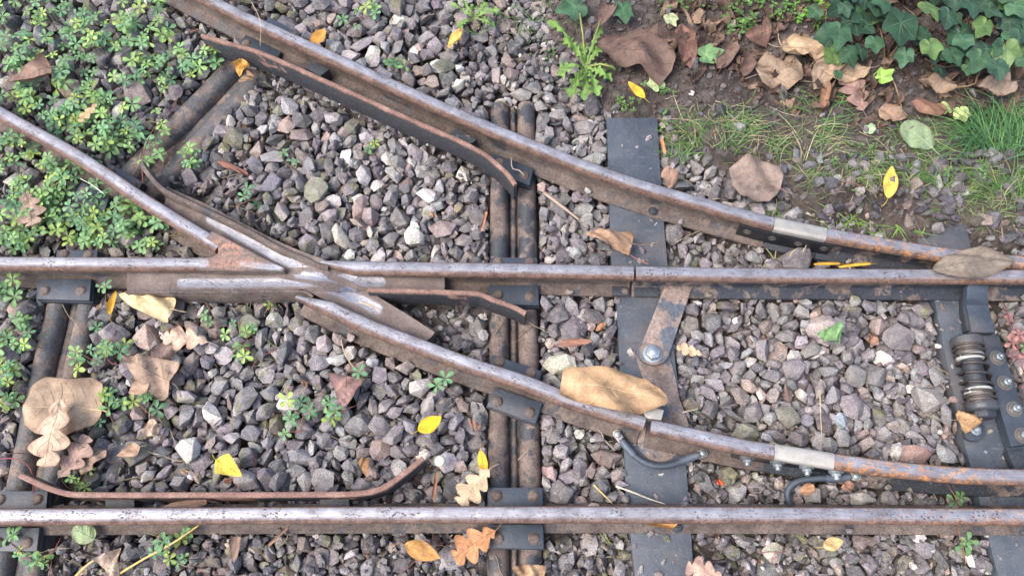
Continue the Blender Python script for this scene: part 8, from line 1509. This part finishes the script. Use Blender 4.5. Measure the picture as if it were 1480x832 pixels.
SPRIGS = [
    (270, 232, 28, 20, 9, 'small cinquefoil sprig at the upper end of the crossing wing'), (300, 205, 24, 20, 0, ''), (238, 236, 20, 14, 6, 'cinquefoil leaves on the lower end of the slanting sleeper'),
    (362, 292, 20, 12, 5, 'yellowing cinquefoil sprig above the crossing wing edge'), (398, 434, 28, 14, 7, 'cinquefoil sprig just below the crossing, under its lower edge'),
    (350, 498, 24, 42, 14, 'upright trailing cinquefoil sprig below the crossing at left'), (308, 455, 18, 14, 4, 'tiny cinquefoil sprig near the crossing underside'),
    (160, 500, 26, 40, 14, 'cinquefoil clump right of the leftmost sleeper'), (124, 515, 18, 30, 7, 'cinquefoil sprig over the right ridge of the leftmost sleeper'), (158, 592, 26, 30, 14, 'cinquefoil clump right of the very large dry leaf'),
    (208, 590, 28, 18, 9, 'cinquefoil clump in the ballast below the small oval leaf'), (126, 690, 30, 16, 9, 'cinquefoil clump behind the left end of the brown guard bar'),
    (440, 600, 26, 18, 7, 'low cinquefoil sprig in the middle of the lower ballast'), (492, 596, 22, 10, 6, 'cinquefoil leaves beside the dusky red brown leaf'), (420, 625, 10, 20, 3, 'single trailing cinquefoil shoot below the low sprig'),
    (520, 30, 30, 22, 11, 'cinquefoil sprig at the top between rail and big stones'), (580, 90, 20, 14, 5, 'small bluish green sprig above the upper curved rail'),
    (30, 795, 24, 30, 9, 'cinquefoil clump below the lower left clip plate'), (60, 812, 26, 18, 8, 'cinquefoil clump at the bottom left edge'), (250, 800, 28, 24, 9, 'cinquefoil clump beside the straw below the bottom rail'), (262, 778, 22, 12, 6, 'fine green sprig just under the bottom rail at left'),
    (415, 238, 14, 8, 3, 'tiny green sprig on the ballast above the crossing'), (535, 210, 14, 8, 3, 'tiny green sprig left of the middle sleeper'), (690, 478, 10, 8, 0, ''),
    (642, 560, 14, 6, 3, 'tiny sprig touching the foot of the lower curved rail'), (1380, 722, 8, 8, 3, 'tiny green sprig below the lower switch blade'), (1388, 786, 10, 6, 3, 'tiny green sprig below the bottom rail at far right'),
    (255, 775, 0, 0, 0, ''), (205, 385 + 30, 16, 8, 0, ''), (155, 425, 10, 8, 3, 'small leaf cluster between clip plate and crossing'), (512, 525 + 20, 12, 6, 2, 'tiny sprig in the ballast under the crossing leg'),
    (275, 5, 10, 6, 0, ''), (825, 775, 8, 6, 0, ''), (205, 315, 8, 8, 0, ''), (130, 810, 14, 14, 0, '')]
for (cx, cy, rx, ry, num, lab) in SPRIGS:
    if not lab: continue
    b, sb = MB(), MB(); cinq_patch(b, sb, cx, cy, rx, ry, max(2, int(num * .7)), pr, size=.95)
    # a runner through the sprig
    a = pr.uniform(0, 3.14); g = P(cx, cy, -.05); q = [g + Vector((math.cos(a) * d, math.sin(a) * d, .004 * math.cos(d * 60) + .002)) for d in np.linspace(-.03, .03, 7)]
    v, f = tube(q, .0007, 5); sb.add(v, f, (.25, .12, .08))
    root = empty('cinquefoil_sprig', tuple(g)); tag(root, lab, 'plant', 'single cinquefoil sprigs in the ballast'); b.build('foliage', M['green'], root); sb.build('stem', M['straw'], root)

# ivy
IVY_R = [(0, 1.0), (10, .88), (20, .76), (32, .66), (42, .68), (54, .82), (64, .76), (80, .64), (100, .58), (118, .62), (140, .58), (158, .50), (172, .34), (180, .14)]
def ivy_r(a):
    a = abs(math.degrees(a)); 
    for (a0, r0), (a1, r1) in zip(IVY_R[:-1], IVY_R[1:]):
        if a <= a1: return r0 + (r1 - r0) * (a - a0) / (a1 - a0)
    return .1
def ivy_leaf(b, c, R, yaw, nrm, col, rr, vcol=(.075, .14, .08)):
    nrm = Vector(nrm).normalized(); X = Vector((math.cos(yaw), math.sin(yaw), 0)); X = (X - nrm * X.dot(nrm)).normalized(); Y = nrm.cross(X); ph = rr.uniform(0, 6.28, 4); sharp = rr.uniform(.75, 1.25); cup = rr.uniform(-.10, .22)
    def S(a, q):
        r = ivy_r(a); r = (r ** sharp) * R * q; x, y = r * math.cos(a), r * math.sin(a) * .95
        z = -cup * (r * r) / R + .05 * R * math.sin(3 * a + ph[0]) * q * q + .03 * R * math.sin(x / R * 6 + ph[1]) + .05 * R * abs(math.sin(a * 2.5)) * q
        return c + X * x + Y * y + nrm * z
    na, nq = 52, 5; v = [c.copy()]; cc = [col]; f = []
    for i in range(nq):
        q = (i + 1) / nq
        for k in range(na):
            a = -math.pi + 2 * math.pi * k / na; v.append(S(a, q)); cc.append(col * (.92 + .16 * math.sin(a * 3 + ph[2] + q * 2)))
    for k in range(na): f.append((0, 1 + k, 1 + (k + 1) % na))
    for i in range(nq - 1):
        for k in range(na):
            p = 1 + i * na + k; p2 = 1 + i * na + (k + 1) % na; f.append((p, p + na, p2 + na, p2))
    b.add(v, f, cc)
    for ad in (0, 56, -56, 122, -122, 26, -26):
        a = math.radians(ad); vv, ff = [], []; m = 7; side = abs(ad) == 26
        for i in range(m + 1):
            q = (.02 + .9 * i / m) * (.8 if side else 1); aa = a * (.45 + .55 * i / m if side else 1); p = S(aa, q); p2 = S(aa, q + .02); d = (p2 - p).normalized(); s = nrm.cross(d).normalized(); w = R * (.016 if not side else .009) * (1 - .7 * i / m)
            vv += [p + s * w + nrm * .0002, p + nrm * (w * .6 + .0003), p - s * w + nrm * .0002]
        for i in range(m):
            for j in range(2): ff.append((i * 3 + j, i * 3 + j + 1, i * 3 + j + 4, i * 3 + j + 3))
        b.add(vv, ff, vcol)
ir = np.random.RandomState(8)
ivy = empty('ivy', tuple(P(1320, 40, -.05))); tag(ivy, 'dark green ivy filling the top right corner', 'ivy')
IV = [(1214, 44, 66, -100, .030), (1302, 33, 84, -100, .045), (1226, 76, 52, -70, .014), (1308, 78, 46, -110, .018), (1264, 60, 40, -90, .015), (1344, 66, 50, -80, .030), (1376, 78, 44, -60, .030), (1392, 58, 46, -100, .036), (1340, 10, 56, -60, .045), (1403, 4, 56, -90, .05), (1430, 14, 44, -50, .04), (1448, 66, 42, -120, .03), (1441, 96, 46, -85, .03), (1274, 4, 50, -100, .03), (1220, 8, 40, -70, .02), (1370, 22, 50, -100, .028), (1422, 36, 48, -120, .03), (1468, 10, 48, -80, .04), (1472, 50, 44, -100, .035), (1210, 108, 22, 20, .004), (1246, 28, 40, 200, .01), (1358, 100, 36, -90, .01), (1400, 96, 34, -40, .012), (1480, 86, 40, -80, .03), (1180, 16, 40, 220, .004), (1250, 0, 44, -40, .02)]
for k in range(84):
    IV.append((ir.uniform(1190, 1640), ir.uniform(-110, 84), ir.uniform(40, 70), ir.uniform(-150, -30), ir.uniform(-.012, .03)))
for (px, py, sz, ang, z) in IV:
    sz *= .80; c = P(px, py, z - .01); col = np.array([(.026, .062, .036), (.034, .082, .040), (.022, .052, .036), (.045, .095, .045)][ir.randint(4)]) * ir.uniform(.75, 1.6)
    if ir.rand() < .12: col = np.array((.10, .17, .05))
    b = MB(); ivy_leaf(b, c, sz * .62 * pxs(px, py, z), math.radians(ang), (ir.normal(0, .22), -.18 + ir.normal(0, .22), 1), col, ir)
    b.build('leaf', M['ivy'], ivy)
b = MB()
for k in range(34):
    p = P(ir.uniform(1170, 1600), ir.uniform(-100, 110), -.045); a = ir.uniform(0, 6.28); q = [p]
    for i in range(8): a += ir.normal(0, .3); p = p + Vector((math.cos(a) * .016, math.sin(a) * .016, ir.uniform(-.002, .006))); q.append(p)
    v, f = tube(q, ir.uniform(.0008, .002), 6); b.add(v, f, np.array((.20, .135, .085)) * ir.uniform(.6, 1.4))
b.build('vine', M['straw'], ivy)
def single_ivy(px, py, sz, ang, z, col, label, name='ivy_leaf'):
    b = MB(); c = P(px, py, z); ivy_leaf(b, c, sz * .62 * pxs(px, py, z), math.radians(ang), (ir.normal(0, .2), -.1, 1), np.array(col), ir, np.clip(np.array(col) * 1.6, 0, 1)); return tag(b.build(name, M['ivy']), label, 'leaf', 'loose ivy leaves')
single_ivy(1274, 112, 34, 30, -.030, (.24, .40, .08), 'lime green young ivy leaf on brown litter below the ivy')
single_ivy(1368, 158, 24, 100, -.028, (.34, .44, .16), 'small yellow green ivy leaf left of its twin above the grass tuft')
single_ivy(1389, 162, 28, -80, -.026, (.38, .46, .18), 'small variegated yellow green ivy leaf right of its twin above the grass tuft')
single_ivy(832, 10, 52, 200, -.020, (.06, .13, .065), 'large dark ivy leaf cut by the top edge left of centre right')
single_ivy(900, 12, 44, -80, -.020, (.07, .15, .07), 'green ivy leaf with pale veins at the top edge above the dark brown leaf')
single_ivy(1020, 80, 44, 10, -.030, (.12, .22, .09), 'half withered green ivy leaf right of the dark brown leaves')
single_ivy(968, 26, 28, -60, -.022, (.40, .44, .24), 'bleached yellow green ivy leaf above the dark brown leaves')
single_ivy(950, 122, 30, 120, -.038, (.34, .40, .20), 'pale faded green leaf tip under the large dark leaf')
single_ivy(1256, 214 - 26, 20, 60, -.030, (.30, .42, .22), 'small pale green leaf standing among the grass', 'small_leaf')

# sprigs of small leaves in the soil at the top
def sprig(cx, cy, rx, ry, num, col, label, L=.012):
    b, sb = MB(), MB(); g0 = P(cx, cy, -.05)
    for i in range(num):
        a, q = pr.uniform(0, 6.28), math.sqrt(pr.uniform(0, 1)); g = P(cx + rx * q * math.cos(a), cy + ry * q * math.sin(a), -.05); zg = float(ground_z(g.x, g.y)); h = pr.uniform(.006, .03); top = Vector((g.x, g.y, zg + h))
        for k in range(5):
            y = pr.uniform(0, 6.28); d = Vector((math.cos(y), math.sin(y), pr.uniform(-.2, .5))).normalized(); p = top + Vector((0, 0, -k * .002))
            s = Vector((-d.y, d.x, 0)).normalized(); l = L * pr.uniform(.6, 1.1); w = l * .28; cc = np.array(col) * pr.uniform(.8, 1.3)
            b.add([p, p + d * l * .5 - s * w, p + d * l, p + d * l * .5 + s * w, p + d * l * .5 - Vector((0, 0, w * .3))], [(0, 1, 4), (1, 2, 4), (2, 3, 4), (3, 0, 4)], cc)
        v, f = tube([top, Vector((g.x + .004, g.y, zg))], .0006, 5); sb.add(v, f, (.16, .15, .07))
    root = empty('small_leaved_sprig', tuple(g0)); tag(root, label, 'plant', 'small leaved sprigs at the top edge'); b.build('foliage', M['green'], root); sb.build('stem', M['straw'], root)
sprig(1172, 20, 26, 24, 22, (.15, .33, .05), 'bright green sprig of small leaves just left of the ivy')
sprig(1132, 26, 24, 20, 12, (.12, .24, .06), 'green sprig of small leaves second from the ivy')
sprig(1064, 34, 30, 22, 18, (.10, .20, .055), 'darker green sprig above the curled dark leaves')
sprig(1080, 48, 20, 16, 8, (.13, .26, .06), 'small loose sprig hanging below the darker green one')
sprig(740, 18, 40, 20, 12, (.10, .19, .06), 'sparse green sprig at the top edge left of the ivy leaf', .010)
sprig(950, 134, 26, 12, 10, (.12, .24, .07), 'low green sprig beside the small bright yellow leaf', .008)
sprig(962, 176, 8, 24, 8, (.16, .32, .07), 'thin green weeds hugging the right side of the plank top', .008)
sprig(1085, 168, 16, 8, 0 + 4, (.10, .2, .06), 'tiny weed on the bare soil', .008)
sprig(612, 98, 20, 12, 7, (.13, .22, .08), 'tiny weed cluster above the upper curved rail left of centre', .009)
sprig(782, 66, 22, 16, 12, (.14, .25, .08), 'small weed cluster left of the big dandelion', .010)
sprig(905, 150, 26, 10, 10, (.13, .24, .07), 'low weeds just above the plank top', .009)
sprig(690, 6, 30, 10, 10, (.13, .25, .07), 'leafy weed strip at the very top edge', .011)
sprig(1230, 235, 50, 24, 16, (.12, .23, .07), 'small round weeds among the half dry grass', .009)
sprig(1400, 250, 50, 30, 16, (.13, .24, .08), 'small weeds below the thick grass tuft', .009)
sprig(1110, 6, 50, 10, 22, (.13, .26, .06), 'leafy green growth along the top edge left of the ivy', .012)
sprig(990, 8, 40, 12, 14, (.11, .21, .06), 'low greenery at the top edge above the dark brown leaves', .012)
sprig(660, 25, 26, 14, 8, (.14, .26, .07), 'sparse yellowish sprig near the top centre', .010)
sprig(1440, 480, 0, 0, 0 + 1, (.2, .3, .1), 'tiny round leaved weed right of the spring lock', .010) if False else None

# dandelion rosette
b = MB(); c = P(846, 98, -.042)
for k, (tx, ty, w) in enumerate([(806, 106, 20), (823, 142, 20), (845, 146, 18), (866, 138, 18), (885, 116, 18), (890, 100, 14), (875, 66, 16), (840, 62, 16), (815, 56, 18), (792, 30, 14), (870, 40, 12)]):
    t = P(tx, ty, -.032); leaf_geo(b, c, t, w * 1.4 * pxs(850, 95), 'dand', np.array((.15, .27, .06)) * pr.uniform(.8, 1.3), k, bend=.18, wav=.25, stem=0, vein=(.34, .40, .18), edge=(.9, 1, .8))
for tx, ty in ((868, 30), (888, 98), (838, 20)):
    t = P(tx, ty, -.02); v, f = tube([c, c.lerp(t, .5) + Vector((0, 0, .012)), t], .0018, 6); b.add(v, f, (.34, .36, .12))
tag(b.build('dandelion', M['green']), 'dandelion rosette with jagged leaves and pale stalks above the middle sleeper', 'plant')
b = MB(); c = P(684, 28, -.05)
for k, (tx, ty, w) in enumerate([(650, 6, 10), (668, 0, 10), (706, 4, 12), (724, 14, 12), (716, 40, 12), (660, 40, 12)]):
    t = P(tx, ty, -.034); leaf_geo(b, c, t, w * 1.4 * pxs(680, 30), 'dand', np.array((.15, .26, .07)) * pr.uniform(.8, 1.3), k + 40, bend=.14, wav=.25, stem=0, vein=(.4, .38, .2), edge=(.9, 1, .8))
tag(b.build('dandelion', M['green']), 'smaller dandelion rosette at the top edge left of the big one', 'plant')

# grass
def tuft(cx, cy, rx, ry, num, L, cols, label, lean=(0, 0), flat=.5, w=.0011, name='grass_tuft', cat='grass', zb=None):
    b = MB(); g0 = P(cx, cy, -.055)
    for i in range(num):
        a, q = pr.uniform(0, 6.28), math.sqrt(pr.uniform(0, 1)); g = P(cx + rx * q * math.cos(a), cy + ry * q * math.sin(a), -.055)
        z0 = (top_z(g.x, g.y) - .006) if zb is None else zb
        d = a + pr.normal(0, .7); dv = Vector((math.cos(d) + lean[0], -math.sin(d) * -1 * 1 + lean[1], 0)) if False else Vector((math.cos(d) + lean[0], math.sin(d) * .8 + lean[1], 0))
        dv.normalize(); l = L * pr.uniform(.5, 1.2); el = pr.uniform(.15, 1.15) * (1 - flat) + .15; p = Vector((g.x, g.y, z0)); pts = [p]; droop = pr.uniform(.5, 1.6); tw = pr.normal(0, .10)
        for k in range(7):
            e = el * (1 - droop * k / 6); dv = Vector((dv.x - dv.y * tw, dv.y + dv.x * tw, 0)).normalized()
            p = p + (dv * math.cos(e) + Vector((0, 0, math.sin(e)))) * l / 7
            if p.z < z0 + .001: p.z = z0 + .001 + pr.uniform(0, .002)
            pts.append(p)
        col = np.array(cols[pr.randint(len(cols))]) * pr.uniform(.8, 1.25); v, f = [], []
        for k, p in enumerate(pts):
            t = (pts[min(k + 1, 7)] - pts[max(k - 1, 0)]).normalized(); s = t.cross(Vector((0, 0, 1)));
            s = s.normalized() if s.length > 1e-4 else Vector((1, 0, 0)); ww = w * (1.0 - (k / 7) ** 2.2 * .9) * (.7 if k == 0 else 1)
            v += [p - s * ww, p - Vector((0, 0, ww * .5)), p + s * ww]
        for k in range(7):
            for j in range(2): f.append((k * 3 + j, k * 3 + j + 1, k * 3 + j + 4, k * 3 + j + 3))
        b.add(v, f, col)
    return tag(b.build(name, M['green'] if cat == 'grass' else M['straw']), label, cat, 'tufts of grass' if cat == 'grass' else None)
G = [(.10, .20, .055), (.13, .24, .07), (.08, .16, .06), (.15, .25, .09)]
GY_ = G + G[:2] + [(.30, .30, .14), (.22, .28, .10)]
ST = [(.42, .35, .22), (.34, .28, .18), (.50, .44, .30), (.30, .25, .17)]
tuft(1445, 190, 50, 46, 620, .095, [(.07, .17, .06), (.10, .22, .08), (.13, .27, .08), (.06, .14, .06)], 'thick bright green grass tuft at the right edge below the ivy', (-.15, -.15), .25, .0012)
tuft(1460, 268, 50, 30, 240, .075, GY_, 'thinner green and yellow grass tuft under the thick tuft at the right edge', (-.1, 0), .4)
tuft(1030, 186, 50, 42, 210, .07, GY_ + ST[:2], 'loose pale grass tuft right of the plank top', (.1, .1), .6, .0010)
tuft(990, 205, 30, 36, 110, .06, G, 'green grass blades hugging the plank top', (.3, 0), .5, .0012)
tuft(1165, 205, 34, 40, 110, .085, GY_ + ST, 'straw mixed grass tuft right of the large round leaf', (.2, .1), .6, .0009)
tuft(1215, 250, 50, 34, 170, .06, GY_ + ST, 'half dry grass tuft left of the yellow oval leaf', (0, -.3), .6, .0009)
tuft(1300, 235, 54, 44, 230, .055, G + ST[:1], 'short green grass around the yellow oval leaf', (0, 0), .5, .0010)
tuft(1370, 262, 54, 34, 190, .05, GY_, 'short yellowish grass between yellow leaf and thin tuft', (0, 0), .5, .0009)
tuft(1220, 312, 30, 14, 34, .045, [(.22, .38, .07), (.17, .32, .06)], 'fresh green grass tuft above the upper joint filler', (0, .2), .4, .0011)
tuft(1302, 335, 28, 16, 34, .045, [(.22, .38, .07), (.17, .32, .06)], 'fresh green grass tuft left of the right plank top', (.1, .2), .4, .0011)
tuft(1118, 305, 28, 12, 30, .04, G, 'few grass blades below the large round leaf', (0, .2), .5, .0010)
tuft(1190, 150, 38, 24, 80, .05, G, 'sparse green grass below the oak leaf left', (.2, .1), .6, .0010)
tuft(1330, 190, 50, 26, 110, .045, G + ST[:1], 'sparse grass around the pale green veined leaf', (0, 0), .5, .0009)
tuft(1400, 310, 50, 24, 90, .045, GY_ + ST[:1], 'sparse yellowish grass behind the right plank top', (0, .2), .5, .0009)
tuft(1456, 330, 40, 20, 30, .045, GY_ + ST[:1], 'sparse grass at the right edge behind the switch blade', (-.1, .1), .5, .0009)
tuft(800, 20, 30, 40, 60, .06, G, 'green grass blades at the top edge by the dark ivy leaf', (0, 0), .5, .0010)
tuft(720, 30, 40, 24, 40, .045, GY_, 'sparse grass at the top edge between the two dandelions', (0, 0), .5, .0009)
tuft(1100, 215, 30, 30, 60, .055, GY_ + ST[:1], 'pale grass just above the large flat round leaf', (0, .1), .6, .0009)
tuft(930, 790, 60, 26, 60, .075, ST + [(.24, .28, .10)], 'matted dry straw on the plank below the bottom rail', (0, 0), .9, .0007, 'straw_tuft', 'straw')
tuft(905, 650, 12, 36, 16, .085, ST, 'wisp of dry straw along the left side of the plank below the gap', (0, -.6), .9, .0007, 'straw_tuft', 'straw')
tuft(935, 440, 18, 12, 30, .02, ST, 'small nest of dry fibres on the plank left of the link bar', (0, 0), .8, .0004, 'straw_tuft', 'straw')
tuft(1130, 372, 40, 8, 12, .06, [(.40, .34, .2), (.24, .3, .1)], 'dry stalks between upper fishplate and middle rail', (.6, -.1), .9, .0009, 'straw_tuft', 'straw')
# tangle of thin dead stalks over the whole left side
b = MB()
for k in range(330):
    px, py = (pr.uniform(-60, 420), pr.uniform(-40, 860)) if k < 130 else ((pr.uniform(200, 900), pr.uniform(440, 860)) if k < 200 else (pr.uniform(960, 1520), pr.uniform(-30, 320)) if k < 290 else (pr.uniform(420, 1500), pr.uniform(40, 860)))
    p = P(px, py, -.05)
    a = pr.uniform(0, 6.28); l = pr.uniform(.015, .075); q = []; x, y = p.x, p.y; z = max(top_z(x, y), -.064) + .003
    for i in range(6):
        zz = max(top_z(x, y), -.064) + .002; z = max(z - .001, min(zz, z + .004)); q.append(Vector((x, y, z))); a += pr.normal(0, .22); x += math.cos(a) * l / 5; y += math.sin(a) * l / 5
    v, f = tube(q, pr.uniform(.0003, .0008), 5); b.add(v, f, np.array([(.34, .26, .16), (.20, .13, .09), (.44, .38, .26), (.24, .09, .07), (.18, .16, .06)][pr.randint(5)]) * pr.uniform(.7, 1.2))
tag(b.build('dead_stalks', M['straw']), 'thin dead stalks and runners lying on the stones and soil', 'dead stalks', kind='stuff')
# single straws, twigs and runners one can point at
def stalk(pts, zs, r, col, label, name='straw', cat='straw', taper=(1, .6)):
    path = catmull([P(a, c, z) for (a, c), z in zip(pts, zs)], .006); v, f = tube(path, r, 7, taper); b = MB(); b.add(v, f, col); return tag(b.build(name, M['straw']), label, cat)
stalk([(160, 836), (210, 806), (250, 784), (288, 758)], [-.04, -.034, -.032, -.03], .0022, (.60, .42, .16), 'long golden straw leaning on the bottom rail at left')
stalk([(104, 838), (126, 816), (148, 802)], [-.038, -.034, -.032], .0025, (.58, .42, .18), 'short golden straw at the bottom edge left')
stalk([(786, 278), (812, 298), (838, 318)], [-.045, -.040, -.042], .0038, (.34, .26, .20), 'grey brown stick between middle sleeper and plank', 'stick', 'stick')
stalk([(890, 702), (915, 711), (940, 721), (962, 728)], [-.05, -.046, -.05, -.055], .0016, (.62, .56, .44), 'pale straw lying across the lower plank', )
stalk([(858, 700), (872, 714), (886, 728)], [-.044, -.042, -.044], .0017, (.58, .46, .20), 'yellowish straw left of the lower plank')
stalk([(492, 484), (498, 510), (514, 535)], [-.05, -.045, -.045], .0012, (.50, .38, .24), 'thin straw below the crossing leg')
stalk([(519, 436), (534, 441), (551, 449)], [-.013, -.0125, -.012], .0018, (.54, .40, .26), 'tiny twig resting on the crossing', 'twig', 'twig')
stalk([(207, 266), (206, 230), (220, 190), (248, 160), (262, 130)], [-.04, -.035, -.03, -.03, -.036], .0012, (.22, .10, .075), 'reddish runner arching over the slanting sleeper', 'runner', 'plant runner')
stalk([(-6, 664), (18, 662), (40, 672), (48, 690), (47, 712)], [-.03, -.025, -.022, -.03, -.045], .0011, (.26, .08, .08), 'dark red runner curling over the leftmost sleeper', 'runner', 'plant runner')
stalk([(364, 4), (376, 30), (376, 66)], [.03, .012, .002], .0008, (.46, .36, .24), 'thin dry stalk leaning on the upper curved rail near the top', 'stalk', 'straw')
stalk([(150, 280), (134, 268), (116, 258)], [-.02, -.022, -.03], .0010, (.62, .62, .55), 'white thin stalk above the plants by the diagonal rail', 'stalk', 'straw')
stalk([(938, 382), (920, 374), (908, 366)], [-.04, -.045, -.05], .0012, (.30, .14, .10), 'reddish leaf stalk on the upper plank', 'stalk', 'straw')
stalk([(1185, 560), (1186, 600), (1188, 632)], [-.045, -.04, -.042], .0011, (.46, .36, .22), 'straight dry straw in the right ballast field')
stalk([(1010, 590), (985, 596), (996, 592)], [-.045, -.045, -.045], .0008, (.5, .44, .34), 'thin pale straw right of the rusty plate')
stalk([(758, 254), (750, 246), (741, 244), (739, 228)], [-.040, -.040, -.036, -.034], .0016, (.50, .40, .34), 'curled pale stalk on the clip plate behind the long guard bar', 'stalk', 'straw')
for k, (x, y, r) in enumerate([(1458, 444, 15), (1440, 452, 18), (1470, 470, 20), (1455, 492, 14), (1476, 500, 12), (1470, 520, 10)]):   # reddish cover leaves right of the lock
    pass
b = MB()
for k in range(26):
    px, py = pr.uniform(1446, 1500), pr.uniform(436, 600)
    if px < 1446 + (py - 436) * .22: continue
    c = P(px, py, -.036 + pr.uniform(-.008, .006)); col = np.array([(.30, .13, .12), (.34, .17, .15), (.22, .10, .09), (.16, .24, .09)][pr.randint(4)])
    cinq_leaf(b, c, pr.uniform(.008, .014), pr.uniform(0, 6.28), (pr.normal(0, .2), pr.normal(0, .2), 1), col, pr)
sb = MB()
v, f = tube([P(1452, 440, -.05), P(1470, 500, -.045), P(1492, 590, -.05)], .0009, 5); sb.add(v, f, (.26, .09, .09))
root = empty('reddish_weed', tuple(P(1468, 500, -.06))); tag(root, 'reddish purple weed right of the spring lock at the right edge', 'plant'); b.build('foliage', M['green'], root); sb.build('stem', M['straw'], root)
# little cap of a snail-white mushroom beside the flared bar end
c = P(636, 667, -.030); v, f = lathe(c - Vector((0, 0, .012)), (0, .1, 1), [(.0035, 0), (.0035, .010), (.0092, .0105), (.0098, .013), (.0075, .0165), (.004, .0180), (.0015, .0185)], 22); b = MB(); b.add(v, f, (.62, .58, .46))
tag(edgesmooth(b.build('mushroom', M['straw'])), 'small round cream mushroom right of the flared bar end', 'mushroom')
